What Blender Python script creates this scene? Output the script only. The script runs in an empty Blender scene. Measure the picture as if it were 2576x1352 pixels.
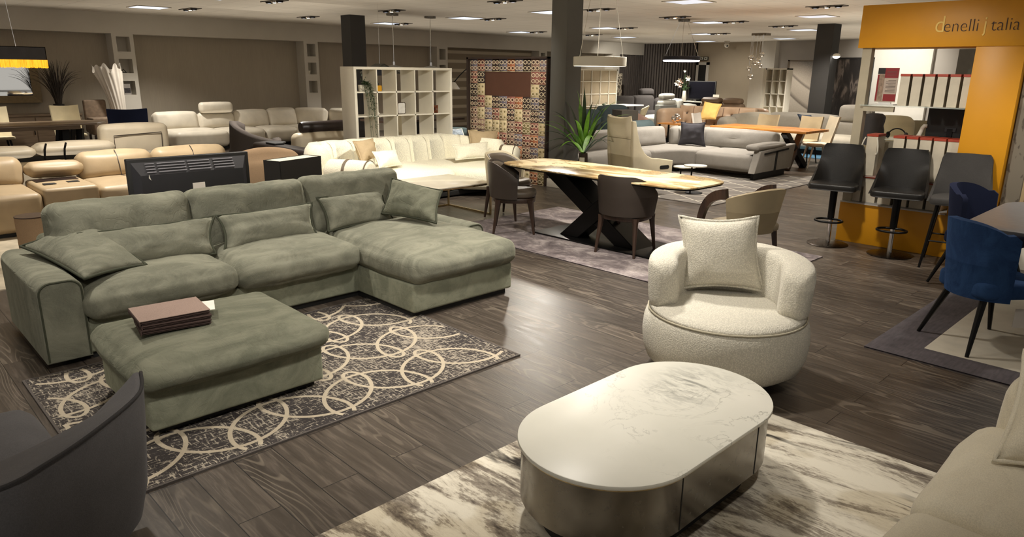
import bpy, math, random
from mathutils import Vector, Matrix, noise
R = math.radians
PI = math.pi
random.seed(7)
SC = bpy.context.scene
COL = SC.collection

def S(r, g, b):
    f = lambda c: (c / 12.92 if c <= .04045 else ((c + .055) / 1.055) ** 2.4)
    return (f(r / 255), f(g / 255), f(b / 255), 1)

# ---------------------------------------------------------------- mesh builder
class M:
    def __init__(s):
        s.v, s.f, s.mi, s.cur = [], [], [], 0
    def add(s, vs, fs):
        o = len(s.v)
        s.v += [tuple(v) for v in vs]
        s.f += [tuple(i + o for i in f) for f in fs]
        s.mi += [s.cur] * len(fs)
        return s
    def merge(s, m, mat=None):
        vs = [mat @ Vector(v) for v in m.v] if mat else m.v
        return s.add(vs, m.f)
    def move(s, x, y, z):
        s.v = [(a + x, b + y, c + z) for a, b, c in s.v]
        return s
    def xf(s, mat):
        s.v = [tuple(mat @ Vector(v)) for v in s.v]
        return s
    def fn(s, f):
        s.v = [tuple(f(*v)) for v in s.v]
        return s
    def wob(s, amp, sc, seed=0, axis=None):
        out = []
        for v in s.v:
            n = noise.noise_vector(Vector(v) * sc + Vector((seed * 3.1, seed * 1.7, seed)))
            if axis is not None:
                n = Vector([n[i] if i == axis else 0 for i in range(3)])
            out.append(tuple(Vector(v) + n * amp))
        s.v = out
        return s
    # --- shapes
    def box(s, x0, x1, y0, y1, z0, z1, r=0.0, seg=3):
        if r <= 0:
            vs = [(x, y, z) for x in (x0, x1) for y in (y0, y1) for z in (z0, z1)]
            return s.add(vs, [(0, 1, 3, 2), (4, 6, 7, 5), (0, 4, 5, 1), (2, 3, 7, 6), (0, 2, 6, 4), (1, 5, 7, 3)])
        return s.soft((x0, x1, y0, y1, z0, z1), r, n=(1, 1, 1), rs=seg)
    def soft(s, b, r, bulge=(0, 0, 0), n=(6, 6, 6), rs=3, pw=2, wr=0, ws=6, seed=0, sag=None):
        """rounded box b, edge radius r, faces puffed by bulge, n inner segments per axis, wrinkle amplitude wr"""
        x0, x1, y0, y1, z0, z1 = b
        c = Vector(((x0 + x1) / 2, (y0 + y1) / 2, (z0 + z1) / 2))
        h = Vector(((x1 - x0) / 2, (y1 - y0) / 2, (z1 - z0) / 2))
        rr = min(r, min(h) * .999)
        ax = []
        for a in range(3):
            hh = h[a]
            t = [-hh + rr * (1 - math.cos(i / rs * PI / 2)) * 0 - 0 + rr * i / rs for i in range(rs)]
            inner = [-(hh - rr) + 2 * (hh - rr) * i / n[a] for i in range(n[a] + 1)]
            ax.append(t + inner + [-q for q in reversed(t)])
        idx, vs, fs = {}, [], []
        def vid(i, j, k):
            key = (i, j, k)
            if key in idx:
                return idx[key]
            p = Vector((ax[0][i], ax[1][j], ax[2][k]))
            q = Vector([max(-(h[a] - rr), min(h[a] - rr, p[a])) for a in range(3)])
            d = p - q
            u = [p[a] / h[a] for a in range(3)]
            if d.length > 1e-9:
                m = max(abs(d[0]), abs(d[1]), abs(d[2]))
                d = d.normalized() * rr if True else d
                # tangent-corrected: spread the samples evenly over the round
            p = q + d
            for a in range(3):
                if bulge[a]:
                    o = [e for e in range(3) if e != a]
                    p[a] += u[a] * bulge[a] * max(0, 1 - abs(u[o[0]]) ** pw) * max(0, 1 - abs(u[o[1]]) ** pw)
            if sag:
                p[2] += sag(u[0], u[1], u[2])
            if wr:
                w = noise.noise(Vector((p[0] * ws + seed, p[1] * ws * .6, p[2] * ws + seed * .3)))
                w2 = noise.noise(Vector((p[0] * ws * 3, p[1] * ws * 1.3 + seed, p[2] * ws * 3)))
                nd = Vector([u[a] ** 3 for a in range(3)])
                if nd.length > 1e-6:
                    p += nd.normalized() * (w * wr + w2 * wr * .45)
            vs.append(tuple(p + c))
            idx[key] = len(vs) - 1
            return idx[key]
        N = [len(a) - 1 for a in ax]
        for i in range(N[0]):
            for j in range(N[1]):
                fs.append((vid(i, j, 0), vid(i, j + 1, 0), vid(i + 1, j + 1, 0), vid(i + 1, j, 0)))
                fs.append((vid(i, j, N[2]), vid(i + 1, j, N[2]), vid(i + 1, j + 1, N[2]), vid(i, j + 1, N[2])))
        for i in range(N[0]):
            for k in range(N[2]):
                fs.append((vid(i, 0, k), vid(i + 1, 0, k), vid(i + 1, 0, k + 1), vid(i, 0, k + 1)))
                fs.append((vid(i, N[1], k), vid(i, N[1], k + 1), vid(i + 1, N[1], k + 1), vid(i + 1, N[1], k)))
        for j in range(N[1]):
            for k in range(N[2]):
                fs.append((vid(0, j, k), vid(0, j, k + 1), vid(0, j + 1, k + 1), vid(0, j + 1, k)))
                fs.append((vid(N[0], j, k), vid(N[0], j + 1, k), vid(N[0], j + 1, k + 1), vid(N[0], j, k + 1)))
        return s.add(vs, fs)
    def tube(s, pts, r, n=8, closed=False, cap=True):
        pts = [Vector(p) for p in pts]
        m = len(pts)
        rad = r if isinstance(r, (list, tuple)) else [r] * m
        vs, fs = [], []
        up = None
        for i in range(m):
            if closed:
                t = (pts[(i + 1) % m] - pts[i - 1])
            else:
                t = pts[min(i + 1, m - 1)] - pts[max(i - 1, 0)]
            t = t.normalized() if t.length > 1e-9 else Vector((0, 0, 1))
            if up is None:
                up = Vector((0, 0, 1)) if abs(t.z) < .9 else Vector((1, 0, 0))
            a = t.cross(up)
            if a.length < 1e-6:
                a = t.cross(Vector((0, 1, 0)))
            a.normalize()
            up = a.cross(t).normalized()
            for k in range(n):
                an = 2 * PI * k / n
                vs.append(pts[i] + (a * math.cos(an) + up * math.sin(an)) * rad[i])
        for i in range(m if closed else m - 1):
            for k in range(n):
                a, b = i * n + k, i * n + (k + 1) % n
                c, d = ((i + 1) % m) * n + (k + 1) % n, ((i + 1) % m) * n + k
                fs.append((a, b, c, d))
        if cap and not closed:
            fs.append(tuple(range(n))[::-1])
            fs.append(tuple((m - 1) * n + k for k in range(n)))
        return s.add(vs, fs)
    def cyl(s, x, y, z0, z1, r0, r1=None, n=24):
        r1 = r0 if r1 is None else r1
        return s.tube([(x, y, z0), (x, y, z1)], [r0, r1], n)
    def bar(s, p0, p1, w, d=None, up=(0, 0, 1), w1=None, d1=None):
        """rectangular bar; w across, d along 'up'; optional end sizes"""
        d = w if d is None else d
        w1 = w if w1 is None else w1
        d1 = d if d1 is None else d1
        p0, p1 = Vector(p0), Vector(p1)
        t = (p1 - p0).normalized()
        u = Vector(up)
        a = t.cross(u)
        if a.length < 1e-5:
            a = t.cross(Vector((0, 1, 0)))
        a.normalize()
        b = a.cross(t).normalized()
        vs = []
        for p, ww, dd in ((p0, w, d), (p1, w1, d1)):
            for i, j in ((-1, -1), (1, -1), (1, 1), (-1, 1)):
                vs.append(p + a * i * ww / 2 + b * j * dd / 2)
        return s.add(vs, [(0, 3, 2, 1), (4, 5, 6, 7), (0, 1, 5, 4), (1, 2, 6, 5), (2, 3, 7, 6), (3, 0, 4, 7)])
    def lathe(s, prof, x=0, y=0, n=32, sx=1, sy=1, a0=0, a1=2 * PI):
        full = abs(a1 - a0 - 2 * PI) < 1e-6
        m = n if full else n + 1
        vs, fs = [], []
        for r, z in prof:
            for k in range(m):
                a = a0 + (a1 - a0) * k / n
                vs.append((x + math.cos(a) * r * sx, y + math.sin(a) * r * sy, z))
        for i in range(len(prof) - 1):
            for k in range(n):
                k2 = (k + 1) % m
                fs.append((i * m + k, i * m + k2, (i + 1) * m + k2, (i + 1) * m + k))
        if full:
            if prof[0][0] > 1e-4:
                fs.append(tuple(range(m))[::-1])
            if prof[-1][0] > 1e-4:
                fs.append(tuple((len(prof) - 1) * m + k for k in range(m)))
        return s.add(vs, fs)
    def ball(s, x, y, z, rx, ry=None, rz=None, n=16, m=10):
        ry = rx if ry is None else ry
        rz = rx if rz is None else rz
        pr = [(max(1e-5, math.sin(PI * i / m)), -math.cos(PI * i / m)) for i in range(m + 1)]
        q = M().lathe(pr, n=n)
        return s.add([(x + a * rx, y + b * ry, z + c * rz) for a, b, c in q.v], q.f)
    def prism(s, poly, z0, z1, r=0, seg=3, top=True):
        """polygon (counter-clockwise) extruded z0..z1 with rounded rims r"""
        c = Vector((sum(p[0] for p in poly) / len(poly), sum(p[1] for p in poly) / len(poly)))
        n = len(poly)
        nor = []
        for i in range(n):
            a, b, d = Vector(poly[i - 1]), Vector(poly[i]), Vector(poly[(i + 1) % n])
            e1, e2 = (b - a).normalized(), (d - b).normalized()
            m1, m2 = Vector((e1.y, -e1.x)), Vector((e2.y, -e2.x))
            q = m1 + m2
            q = q / max(.35, (q.length_squared / 2)) if q.length > 1e-6 else m1
            nor.append(q)
        rings = []
        if r > 0:
            for i in range(seg + 1):
                t = i / seg * PI / 2
                rings.append((r * (1 - math.sin(t)), z0 + r * (1 - math.cos(t))))
            for i in range(seg + 1):
                t = (1 - i / seg) * PI / 2
                rings.append((r * (1 - math.sin(t)), z1 - r * (1 - math.cos(t))))
        else:
            rings = [(0, z0), (0, z1)]
        vs, fs = [], []
        for off, z in rings:
            for p, q in zip(poly, nor):
                vs.append((p[0] - q.x * off, p[1] - q.y * off, z))
        for i in range(len(rings) - 1):
            for k in range(n):
                k2 = (k + 1) % n
                fs.append((i * n + k, i * n + k2, (i + 1) * n + k2, (i + 1) * n + k))
        fs.append(tuple(range(n))[::-1])
        fs.append(tuple((len(rings) - 1) * n + k for k in range(n)))
        return s.add(vs, fs)
    def prismY(s, poly, y0, y1, r=0, seg=3):
        """polygon in the x-z plane extruded along y"""
        q = M().prism(poly, y0, y1, r, seg)
        return s.add([(a, c, b) for a, b, c in q.v], [f[::-1] for f in q.f])
    def prismX(s, poly, x0, x1, r=0, seg=3):
        """polygon in the y-z plane extruded along x"""
        q = M().prism(poly, x0, x1, r, seg)
        return s.add([(c, a, b) for a, b, c in q.v], q.f)
    def shell(s, f, nu, nv, th, closed_u=False):
        """surface f(u,v) u,v in 0..1 given a thickness th along its normal (th may be a function of u,v)"""
        P = [[Vector(f(i / nu, j / nv)) for j in range(nv + 1)] for i in range(nu + 1)]
        vs = []
        fs = []
        for i in range(nu + 1):
            for j in range(nv + 1):
                du = P[min(i + 1, nu)][j] - P[max(i - 1, 0)][j]
                dv = P[i][min(j + 1, nv)] - P[i][max(j - 1, 0)]
                nn = du.cross(dv)
                nn = nn.normalized() if nn.length > 1e-9 else Vector((0, 0, 1))
                t = th(i / nu, j / nv) if callable(th) else th
                vs.append(P[i][j] + nn * t / 2)
                vs.append(P[i][j] - nn * t / 2)
        w = nv + 1
        g = lambda i, j, k: (i * w + j) * 2 + k
        for i in range(nu):
            for j in range(nv):
                fs.append((g(i, j, 0), g(i + 1, j, 0), g(i + 1, j + 1, 0), g(i, j + 1, 0)))
                fs.append((g(i, j, 1), g(i, j + 1, 1), g(i + 1, j + 1, 1), g(i + 1, j, 1)))
        for i in range(nu):
            fs.append((g(i, 0, 0), g(i, 0, 1), g(i + 1, 0, 1), g(i + 1, 0, 0)))
            fs.append((g(i, nv, 0), g(i + 1, nv, 0), g(i + 1, nv, 1), g(i, nv, 1)))
        for j in range(nv):
            fs.append((g(0, j, 0), g(0, j + 1, 0), g(0, j + 1, 1), g(0, j, 1)))
            fs.append((g(nu, j, 0), g(nu, j, 1), g(nu, j + 1, 1), g(nu, j + 1, 0)))
        return s.add(vs, fs)
    def pillow(s, c00, c10, c11, c01, t, n=16, pinch=.06, wr=.006, seed=0, e=.62):
        """puffy cushion spanned by four corners; t = full thickness; returns the rim path too"""
        c00, c10, c11, c01 = map(Vector, (c00, c10, c11, c01))
        nn = (c10 - c00 + c11 - c01).cross(c01 - c00 + c11 - c10).normalized()
        vs, fs = [], []
        def pt(u, v, sd):
            a, b = 2 * u - 1, 2 * v - 1
            uu = u - pinch * a * (1 - b * b) * abs(a)
            vv = v - pinch * b * (1 - a * a) * abs(b)
            p = (c00 * (1 - uu) * (1 - vv) + c10 * uu * (1 - vv) + c11 * uu * vv + c01 * (1 - uu) * vv)
            k = max(0, (1 - abs(a) ** 2.4) * (1 - abs(b) ** 2.4)) ** e
            w = noise.noise(Vector((a * 2.2 + seed, b * 2.2, seed * 1.3 + sd))) * wr * 2.2 + noise.noise(Vector((a * 7 + seed, b * 5, seed * 1.3 + sd))) * wr
            return p + nn * sd * (t / 2 * k + w * min(1, k * 3))
        def gid(i, j, sd):
            if i in (0, n) or j in (0, n):
                return (i, j, 0)
            return (i, j, sd)
        idx = {}
        q = lambda i: .5 - .5 * math.cos(PI * i / n) if False else i / n
        for sd in (1, -1):
            for i in range(n + 1):
                for j in range(n + 1):
                    g = gid(i, j, sd)
                    if g not in idx:
                        idx[g] = len(vs)
                        vs.append(pt(q(i), q(j), 0 if g[2] == 0 else sd))
            for i in range(n):
                for j in range(n):
                    f4 = [idx[gid(a, b, sd)] for a, b in ((i, j), (i + 1, j), (i + 1, j + 1), (i, j + 1))]
                    fs.append(tuple(f4) if sd > 0 else tuple(f4[::-1]))
        s.add(vs, fs)
        rim = [pt(q(i), 0, 0) for i in range(n)] + [pt(1, q(j), 0) for j in range(n)] + [pt(q(n - i), 1, 0) for i in range(n)] + [pt(0, q(n - j), 0) for j in range(n)]
        s.rim = rim
        return s

# ---------------------------------------------------------------- objects
def link(name, m, mats, parent=None, ang=38, loc=None, rotz=0):
    me = bpy.data.meshes.new(name)
    me.from_pydata(m.v, [], m.f)
    mats = mats if isinstance(mats, (list, tuple)) else [mats]
    for t in mats:
        me.materials.append(t)
    if len(mats) > 1:
        me.polygons.foreach_set('material_index', m.mi)
    me.polygons.foreach_set('use_smooth', [True] * len(me.polygons))
    me.validate()
    me.update()
    try:
        me.set_sharp_from_angle(angle=R(ang))
    except Exception:
        pass
    o = bpy.data.objects.new(name, me)
    COL.objects.link(o)
    if parent:
        o.parent = parent
    if loc:
        o.location = loc
        o.rotation_euler = (0, 0, rotz)
    return o

def tag(o, label, cat, group=None, kind=None):
    o['label'] = label
    o['category'] = cat
    if group:
        o['group'] = group
    if kind:
        o['kind'] = kind
    return o

def T(name, label, cat, loc, rotz=0, group=None):
    o = bpy.data.objects.new(name, None)
    o.empty_display_size = .1
    COL.objects.link(o)
    o.location = loc
    o.rotation_euler = (0, 0, rotz)
    return tag(o, label, cat, group)

def part(root, name, m, mat, label=None, world=False, ang=38):
    """a part in the local frame of its thing; world=True: m is in world axes and root is unrotated"""
    if world:
        top = root
        off = Vector((0, 0, 0))
        while top is not None:
            off += Vector(top.location)
            top = top.parent
        m.move(-off.x, -off.y, -off.z)
    o = link(name, m, mat, root, ang)
    if label:
        o['label'] = label
    return o

def solo(name, label, cat, m, mat, loc=(0, 0, 0), rotz=0, group=None, world=False, ang=38):
    if world:
        m.move(-loc[0], -loc[1], -loc[2])
    o = link(name, m, mat, None, ang, loc, rotz)
    return tag(o, label, cat, group)

def struct(name, m, mat, ang=38, label=None):
    o = link(name, m, mat, None, ang)
    o['kind'] = 'structure'
    if label:
        o['label'] = label
    return o

def dup(root, loc, rotz=None, label=None, group=None, mats=None):
    r = root.copy()
    COL.objects.link(r)
    r.location = loc
    if rotz is not None:
        r.rotation_euler = (0, 0, rotz)
    if label:
        r['label'] = label
    if group:
        r['group'] = group
    for ch in list(root.children):
        c = ch.copy()
        COL.objects.link(c)
        c.parent = r
        for g in list(ch.children):
            d = g.copy()
            COL.objects.link(d)
            d.parent = c
    return r

def arc(cx, cy, r, a0, a1, n):
    return [(cx + r * math.cos(a0 + (a1 - a0) * i / n), cy + r * math.sin(a0 + (a1 - a0) * i / n)) for i in range(n + 1)]

def rrect(x0, x1, y0, y1, r, n=6):
    return (arc(x1 - r, y0 + r, r, -PI / 2, 0, n) + arc(x1 - r, y1 - r, r, 0, PI / 2, n)
            + arc(x0 + r, y1 - r, r, PI / 2, PI, n) + arc(x0 + r, y0 + r, r, PI, 1.5 * PI, n))

def bez(p0, p1, p2, p3, n=10):
    p0, p1, p2, p3 = map(Vector, (p0, p1, p2, p3))
    return [p0 * (1 - t) ** 3 + p1 * 3 * t * (1 - t) ** 2 + p2 * 3 * t * t * (1 - t) + p3 * t ** 3 for t in [i / n for i in range(n + 1)]]

# ---------------------------------------------------------------- materials
MATS = {}
def nodes(name):
    m = bpy.data.materials.new(name)
    m.use_nodes = True
    nt = m.node_tree
    b = nt.nodes['Principled BSDF']
    return m, nt, b
def N(nt, typ, **kw):
    n = nt.nodes.new(typ)
    for k, v in kw.items():
        if k.startswith('_'):
            n.inputs[int(k[1:])].default_value = v
        elif k in n.inputs.keys():
            n.inputs[k].default_value = v
        else:
            setattr(n, k, v)
    return n
def coords(nt, scale=(1, 1, 1), rot=(0, 0, 0), kind='Object', loc=(0, 0, 0)):
    tc = N(nt, 'ShaderNodeTexCoord')
    mp = N(nt, 'ShaderNodeMapping')
    mp.inputs['Scale'].default_value = scale
    mp.inputs['Rotation'].default_value = rot
    mp.inputs['Location'].default_value = loc
    nt.links.new(tc.outputs[kind], mp.inputs['Vector'])
    return mp.outputs[0]
def tex(nt, vec, scale, detail=4, rough=.5, dist=0):
    n = N(nt, 'ShaderNodeTexNoise')
    n.inputs['Scale'].default_value = scale
    n.inputs['Detail'].default_value = detail
    n.inputs['Roughness'].default_value = rough
    n.inputs['Distortion'].default_value = dist
    nt.links.new(vec, n.inputs['Vector'])
    return n.outputs['Fac']
def ramp(nt, fac, stops):
    r = N(nt, 'ShaderNodeValToRGB')
    e = r.color_ramp.elements
    while len(e) < len(stops):
        e.new(.5)
    for k, (p, c) in enumerate(stops):
        e[k].position = p
        e[k].color = c if hasattr(c, '__len__') else (c, c, c, 1)
    nt.links.new(fac, r.inputs[0])
    return r.outputs[0]
def mix(nt, fac, a, b, mode='MIX'):
    n = N(nt, 'ShaderNodeMix', data_type='RGBA', blend_type=mode)
    for sock, val in ((n.inputs[0], fac), (n.inputs[6], a), (n.inputs[7], b)):
        if hasattr(val, 'is_linked'):
            nt.links.new(val, sock)
        else:
            sock.default_value = val
    return n.outputs[2]
def math_(nt, op, a, b=0.0):
    n = N(nt, 'ShaderNodeMath', operation=op)
    for sock, val in ((n.inputs[0], a), (n.inputs[1], b)):
        if hasattr(val, 'is_linked'):
            nt.links.new(val, sock)
        else:
            sock.default_value = val
    return n.outputs[0]
def bump(nt, b, h, strength=.3, dist=.01):
    n = N(nt, 'ShaderNodeBump')
    n.inputs['Strength'].default_value = strength
    n.inputs['Distance'].default_value = dist
    nt.links.new(h, n.inputs['Height'])
    nt.links.new(n.outputs[0], b.inputs['Normal'])
def mul(c, k):
    return (min(1, c[0] * k), min(1, c[1] * k), min(1, c[2] * k), 1)

def plain(name, col, rough=.5, metal=0, spec=.5, emit=None, es=1, var=0.06, scale=8):
    if name in MATS: return MATS[name]
    m, nt, b = nodes(name)
    if var and not emit:
        f = tex(nt, coords(nt), scale, 4)
        nt.links.new(ramp(nt, f, [(.3, mul(col, 1 - var)), (.7, mul(col, 1 + var))]), b.inputs['Base Color'])
    else:
        b.inputs['Base Color'].default_value = col
    b.inputs['Roughness'].default_value = rough
    b.inputs['Metallic'].default_value = metal
    b.inputs['Specular IOR Level'].default_value = spec
    if emit:
        b.inputs['Emission Color'].default_value = emit
        b.inputs['Emission Strength'].default_value = es
    MATS[name] = m
    return m
def fabric(name, col, var=.12, scale=6, bs=.25, weave=260, sheen=.15, patch=0, col2=None):
    """woven cloth: fine weave bump plus soft tone patches"""
    if name in MATS: return MATS[name]
    m, nt, b = nodes(name)
    v = coords(nt)
    f = tex(nt, v, scale, 6, .6, .4)
    c = ramp(nt, f, [(.3, mul(col, 1 - var)), (.7, mul(col, 1 + var))])
    g = tex(nt, v, weave, 2, .6)
    c = mix(nt, .35, c, ramp(nt, g, [(.3, mul(col, .6)), (.7, mul(col, 1.35))]))
    if patch:
        vv = coords(nt, (1, 2.2, 1.2), (.3, .2, .4))
        p = tex(nt, vv, 3.2, 7, .68, .9)
        pr = ramp(nt, p, [(.42, 0.0), (.62, 1.0)])
        c = mix(nt, math_(nt, 'MULTIPLY', pr, patch), c, col2)  # velvet's patchy sheen painted in as a second tone
    nt.links.new(c, b.inputs['Base Color'])
    b.inputs['Roughness'].default_value = .92
    b.inputs['Specular IOR Level'].default_value = .2
    b.inputs['Sheen Weight'].default_value = sheen
    b.inputs['Sheen Roughness'].default_value = .4
    b.inputs['Sheen Tint'].default_value = mul(col, 2.5)
    h = g
    if patch:
        cr = tex(nt, coords(nt, (5, 1.6, 3), (.2, .3, .9)), 2.2, 3, .5, 1.6)
        crl = ramp(nt, math_(nt, 'ABSOLUTE', math_(nt, 'SUBTRACT', cr, .5)), [(.0, 0.0), (.045, 1.0)])
        h = math_(nt, 'ADD', math_(nt, 'MULTIPLY', g, .25), crl)
    bump(nt, b, h, bs, .004)
    MATS[name] = m
    return m
def boucle(name, col, scale=90, bs=.8, lo=.62):
    if name in MATS: return MATS[name]
    m, nt, b = nodes(name)
    v = coords(nt)
    vo = N(nt, 'ShaderNodeTexVoronoi')
    vo.inputs['Scale'].default_value = scale
    nt.links.new(v, vo.inputs['Vector'])
    n = tex(nt, v, scale * .8, 5, .7, 1)
    h = math_(nt, 'ADD', math_(nt, 'MULTIPLY', vo.outputs['Distance'], -.8), n)
    c = ramp(nt, h, [(.0, mul(col, lo)), (.45, mul(col, 1.08))])
    big = tex(nt, v, 2.5, 3)
    c = mix(nt, .25, c, ramp(nt, big, [(.3, mul(col, .85)), (.7, mul(col, 1.1))]))
    nt.links.new(c, b.inputs['Base Color'])
    b.inputs['Roughness'].default_value = .95
    b.inputs['Specular IOR Level'].default_value = .15
    b.inputs['Sheen Weight'].default_value = .2
    bump(nt, b, h, bs, .006)
    MATS[name] = m
    return m
def leather(name, col, rough=.45, var=.1, bs=.15):
    if name in MATS: return MATS[name]
    m, nt, b = nodes(name)
    v = coords(nt)
    f = tex(nt, v, 4, 4, .5, .3)
    nt.links.new(ramp(nt, f, [(.3, mul(col, 1 - var)), (.7, mul(col, 1 + var))]), b.inputs['Base Color'])
    b.inputs['Roughness'].default_value = rough
    b.inputs['Specular IOR Level'].default_value = .4
    g = tex(nt, v, 120, 3, .6)
    bump(nt, b, math_(nt, 'ADD', math_(nt, 'MULTIPLY', g, .5), tex(nt, v, 7, 3)), bs, .008)
    MATS[name] = m
    return m
def wood(name, c1, c2, axis=0, rough=.45, sc=1.0, bs=.05):
    if name in MATS: return MATS[name]
    m, nt, b = nodes(name)
    st = [14, 14, 14]
    st[axis] = 1.2
    v = coords(nt, tuple(a * sc for a in st))
    f = tex(nt, v, 1.4, 6, .6, 1.2)
    nt.links.new(ramp(nt, f, [(.3, c1), (.68, c2)]), b.inputs['Base Color'])
    b.inputs['Roughness'].default_value = rough
    bump(nt, b, f, bs, .004)
    MATS[name] = m
    return m
def metal(name, col, rough=.25, brush=None):
    if name in MATS: return MATS[name]
    m, nt, b = nodes(name)
    b.inputs['Metallic'].default_value = 1
    if brush:
        f = tex(nt, coords(nt, brush), 1, 4, .6)
        nt.links.new(ramp(nt, f, [(.3, mul(col, .86)), (.7, mul(col, 1.12))]), b.inputs['Base Color'])
        nt.links.new(ramp(nt, f, [(.3, rough * .8), (.7, rough * 1.3)]), b.inputs['Roughness'])
    else:
        f = tex(nt, coords(nt), 30, 3)
        nt.links.new(ramp(nt, f, [(.3, rough * .85), (.7, rough * 1.2)]), b.inputs['Roughness'])
        b.inputs['Base Color'].default_value = col
    MATS[name] = m
    return m
def glow(name, col, st, glare=None):
    if name in MATS: return MATS[name]
    m, nt, b = nodes(name)
    b.inputs['Base Color'].default_value = (.8, .8, .8, 1)
    b.inputs['Emission Color'].default_value = col
    b.inputs['Emission Strength'].default_value = st
    MATS[name] = m
    return m
def glass(name, col=(.9, .95, .93, 1), rough=.02, alpha=.25):
    if name in MATS: return MATS[name]
    m, nt, b = nodes(name)
    b.inputs['Base Color'].default_value = col
    b.inputs['Roughness'].default_value = rough
    b.inputs['Alpha'].default_value = alpha
    b.inputs['Specular IOR Level'].default_value = .8
    f = tex(nt, coords(nt), 3, 2)
    nt.links.new(ramp(nt, f, [(.3, rough * .8), (.7, rough * 1.3 + .01)]), b.inputs['Roughness'])
    MATS[name] = m
    return m

# ---------------------------------------------------------------- named materials
GREEN = S(103, 103, 90)
m_green = fabric('green_velvet', GREEN, .18, 5, .25, 300, .5, .65, S(134, 133, 117))
m_green_lit = fabric('green_velvet_lit', S(136, 137, 118), .16, 6, .25, 300, .5, .6, S(92, 95, 80))  # paler velvet copy: front light on the bases is painted in
m_green_d = fabric('green_velvet_dark', S(91, 92, 78), .18, 5, .25, 300, .5, .6, S(120, 119, 103))
m_piping = fabric('green_piping', S(62, 64, 52), .1, 20, .2, 300, .2)
m_black = plain('black_matt', S(22, 21, 20), .6)
m_blackgloss = plain('black_gloss', S(14, 13, 14), .12)
m_boucle = boucle('white_boucle', S(222, 216, 200), 125, .55, .7)
m_boucle_y = boucle('cream_boucle', S(248, 241, 218), 75, .45, .84)
m_char = fabric('charcoal_suede', S(82, 80, 81), .12, 7, .15, 240, .3)
m_beigevel = fabric('beige_velvet', S(214, 205, 184), .07, 4, .12, 260, .3, .35, S(226, 219, 200))
m_brownlea = leather('brown_leather', S(62, 52, 44), .42)
m_taupelea = leather('taupe_leather', S(140, 128, 106), .5)
m_creamlea = leather('cream_leather', S(204, 192, 164), .48)
m_tanlea = leather('tan_leather', S(170, 150, 120), .45)
m_greylea = leather('pale_grey_leather', S(202, 194, 178), .46)
m_greigelea = leather('greige_leather', S(190, 178, 156), .46)
m_darkbrown = leather('dark_brown_leather', S(42, 32, 30), .35)
m_walnut = wood('walnut_dark', S(44, 32, 25), S(70, 50, 38), 2, .4)
m_chrome = metal('chrome', (.75, .73, .7, 1), .12)
m_gold = metal('champagne_metal', S(190, 170, 130), .3)
m_steel = metal('brushed_steel', S(128, 124, 118), .24)
m_white = plain('white_lacquer', S(226, 220, 204), .4, var=.02)
m_whitewall = plain('white_paint', S(206, 200, 188), .8, var=.03, scale=2)
m_col = plain('column_grey_paint', S(86, 84, 80), .7, var=.04, scale=3)
m_col_d = plain('column_dark_paint', S(56, 54, 52), .7, var=.04, scale=3)
m_yellow = plain('yellow_panel', S(214, 148, 20), .45, var=.04, scale=3)
m_darkleather = leather('stool_black_leather', S(27, 25, 23), .42)
m_greyfab = fabric('stool_grey_fabric', S(66, 64, 62), .08, 10, .2, 300)
m_blue = fabric('blue_velvet', S(34, 58, 96), .14, 6, .12, 260, .5, .4, S(58, 92, 140))
m_navy = fabric('navy_velvet', S(20, 26, 48), .12, 6, .12, 260, .3)
m_bmetal = plain('black_metal', S(20, 19, 19), .38, .6, var=.03)
m_greysofa = fabric('grey_tweed', S(142, 137, 130), .1, 8, .25, 220)
m_pillowchar = fabric('charcoal_cotton', S(62, 60, 64), .1, 9, .2, 220)
m_taupecot = fabric('taupe_linen', S(172, 152, 120), .1, 7, .2, 200)
m_beige = plain('beige_wall_paint', S(166, 152, 130), .85, var=.05, scale=1.2)

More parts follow.
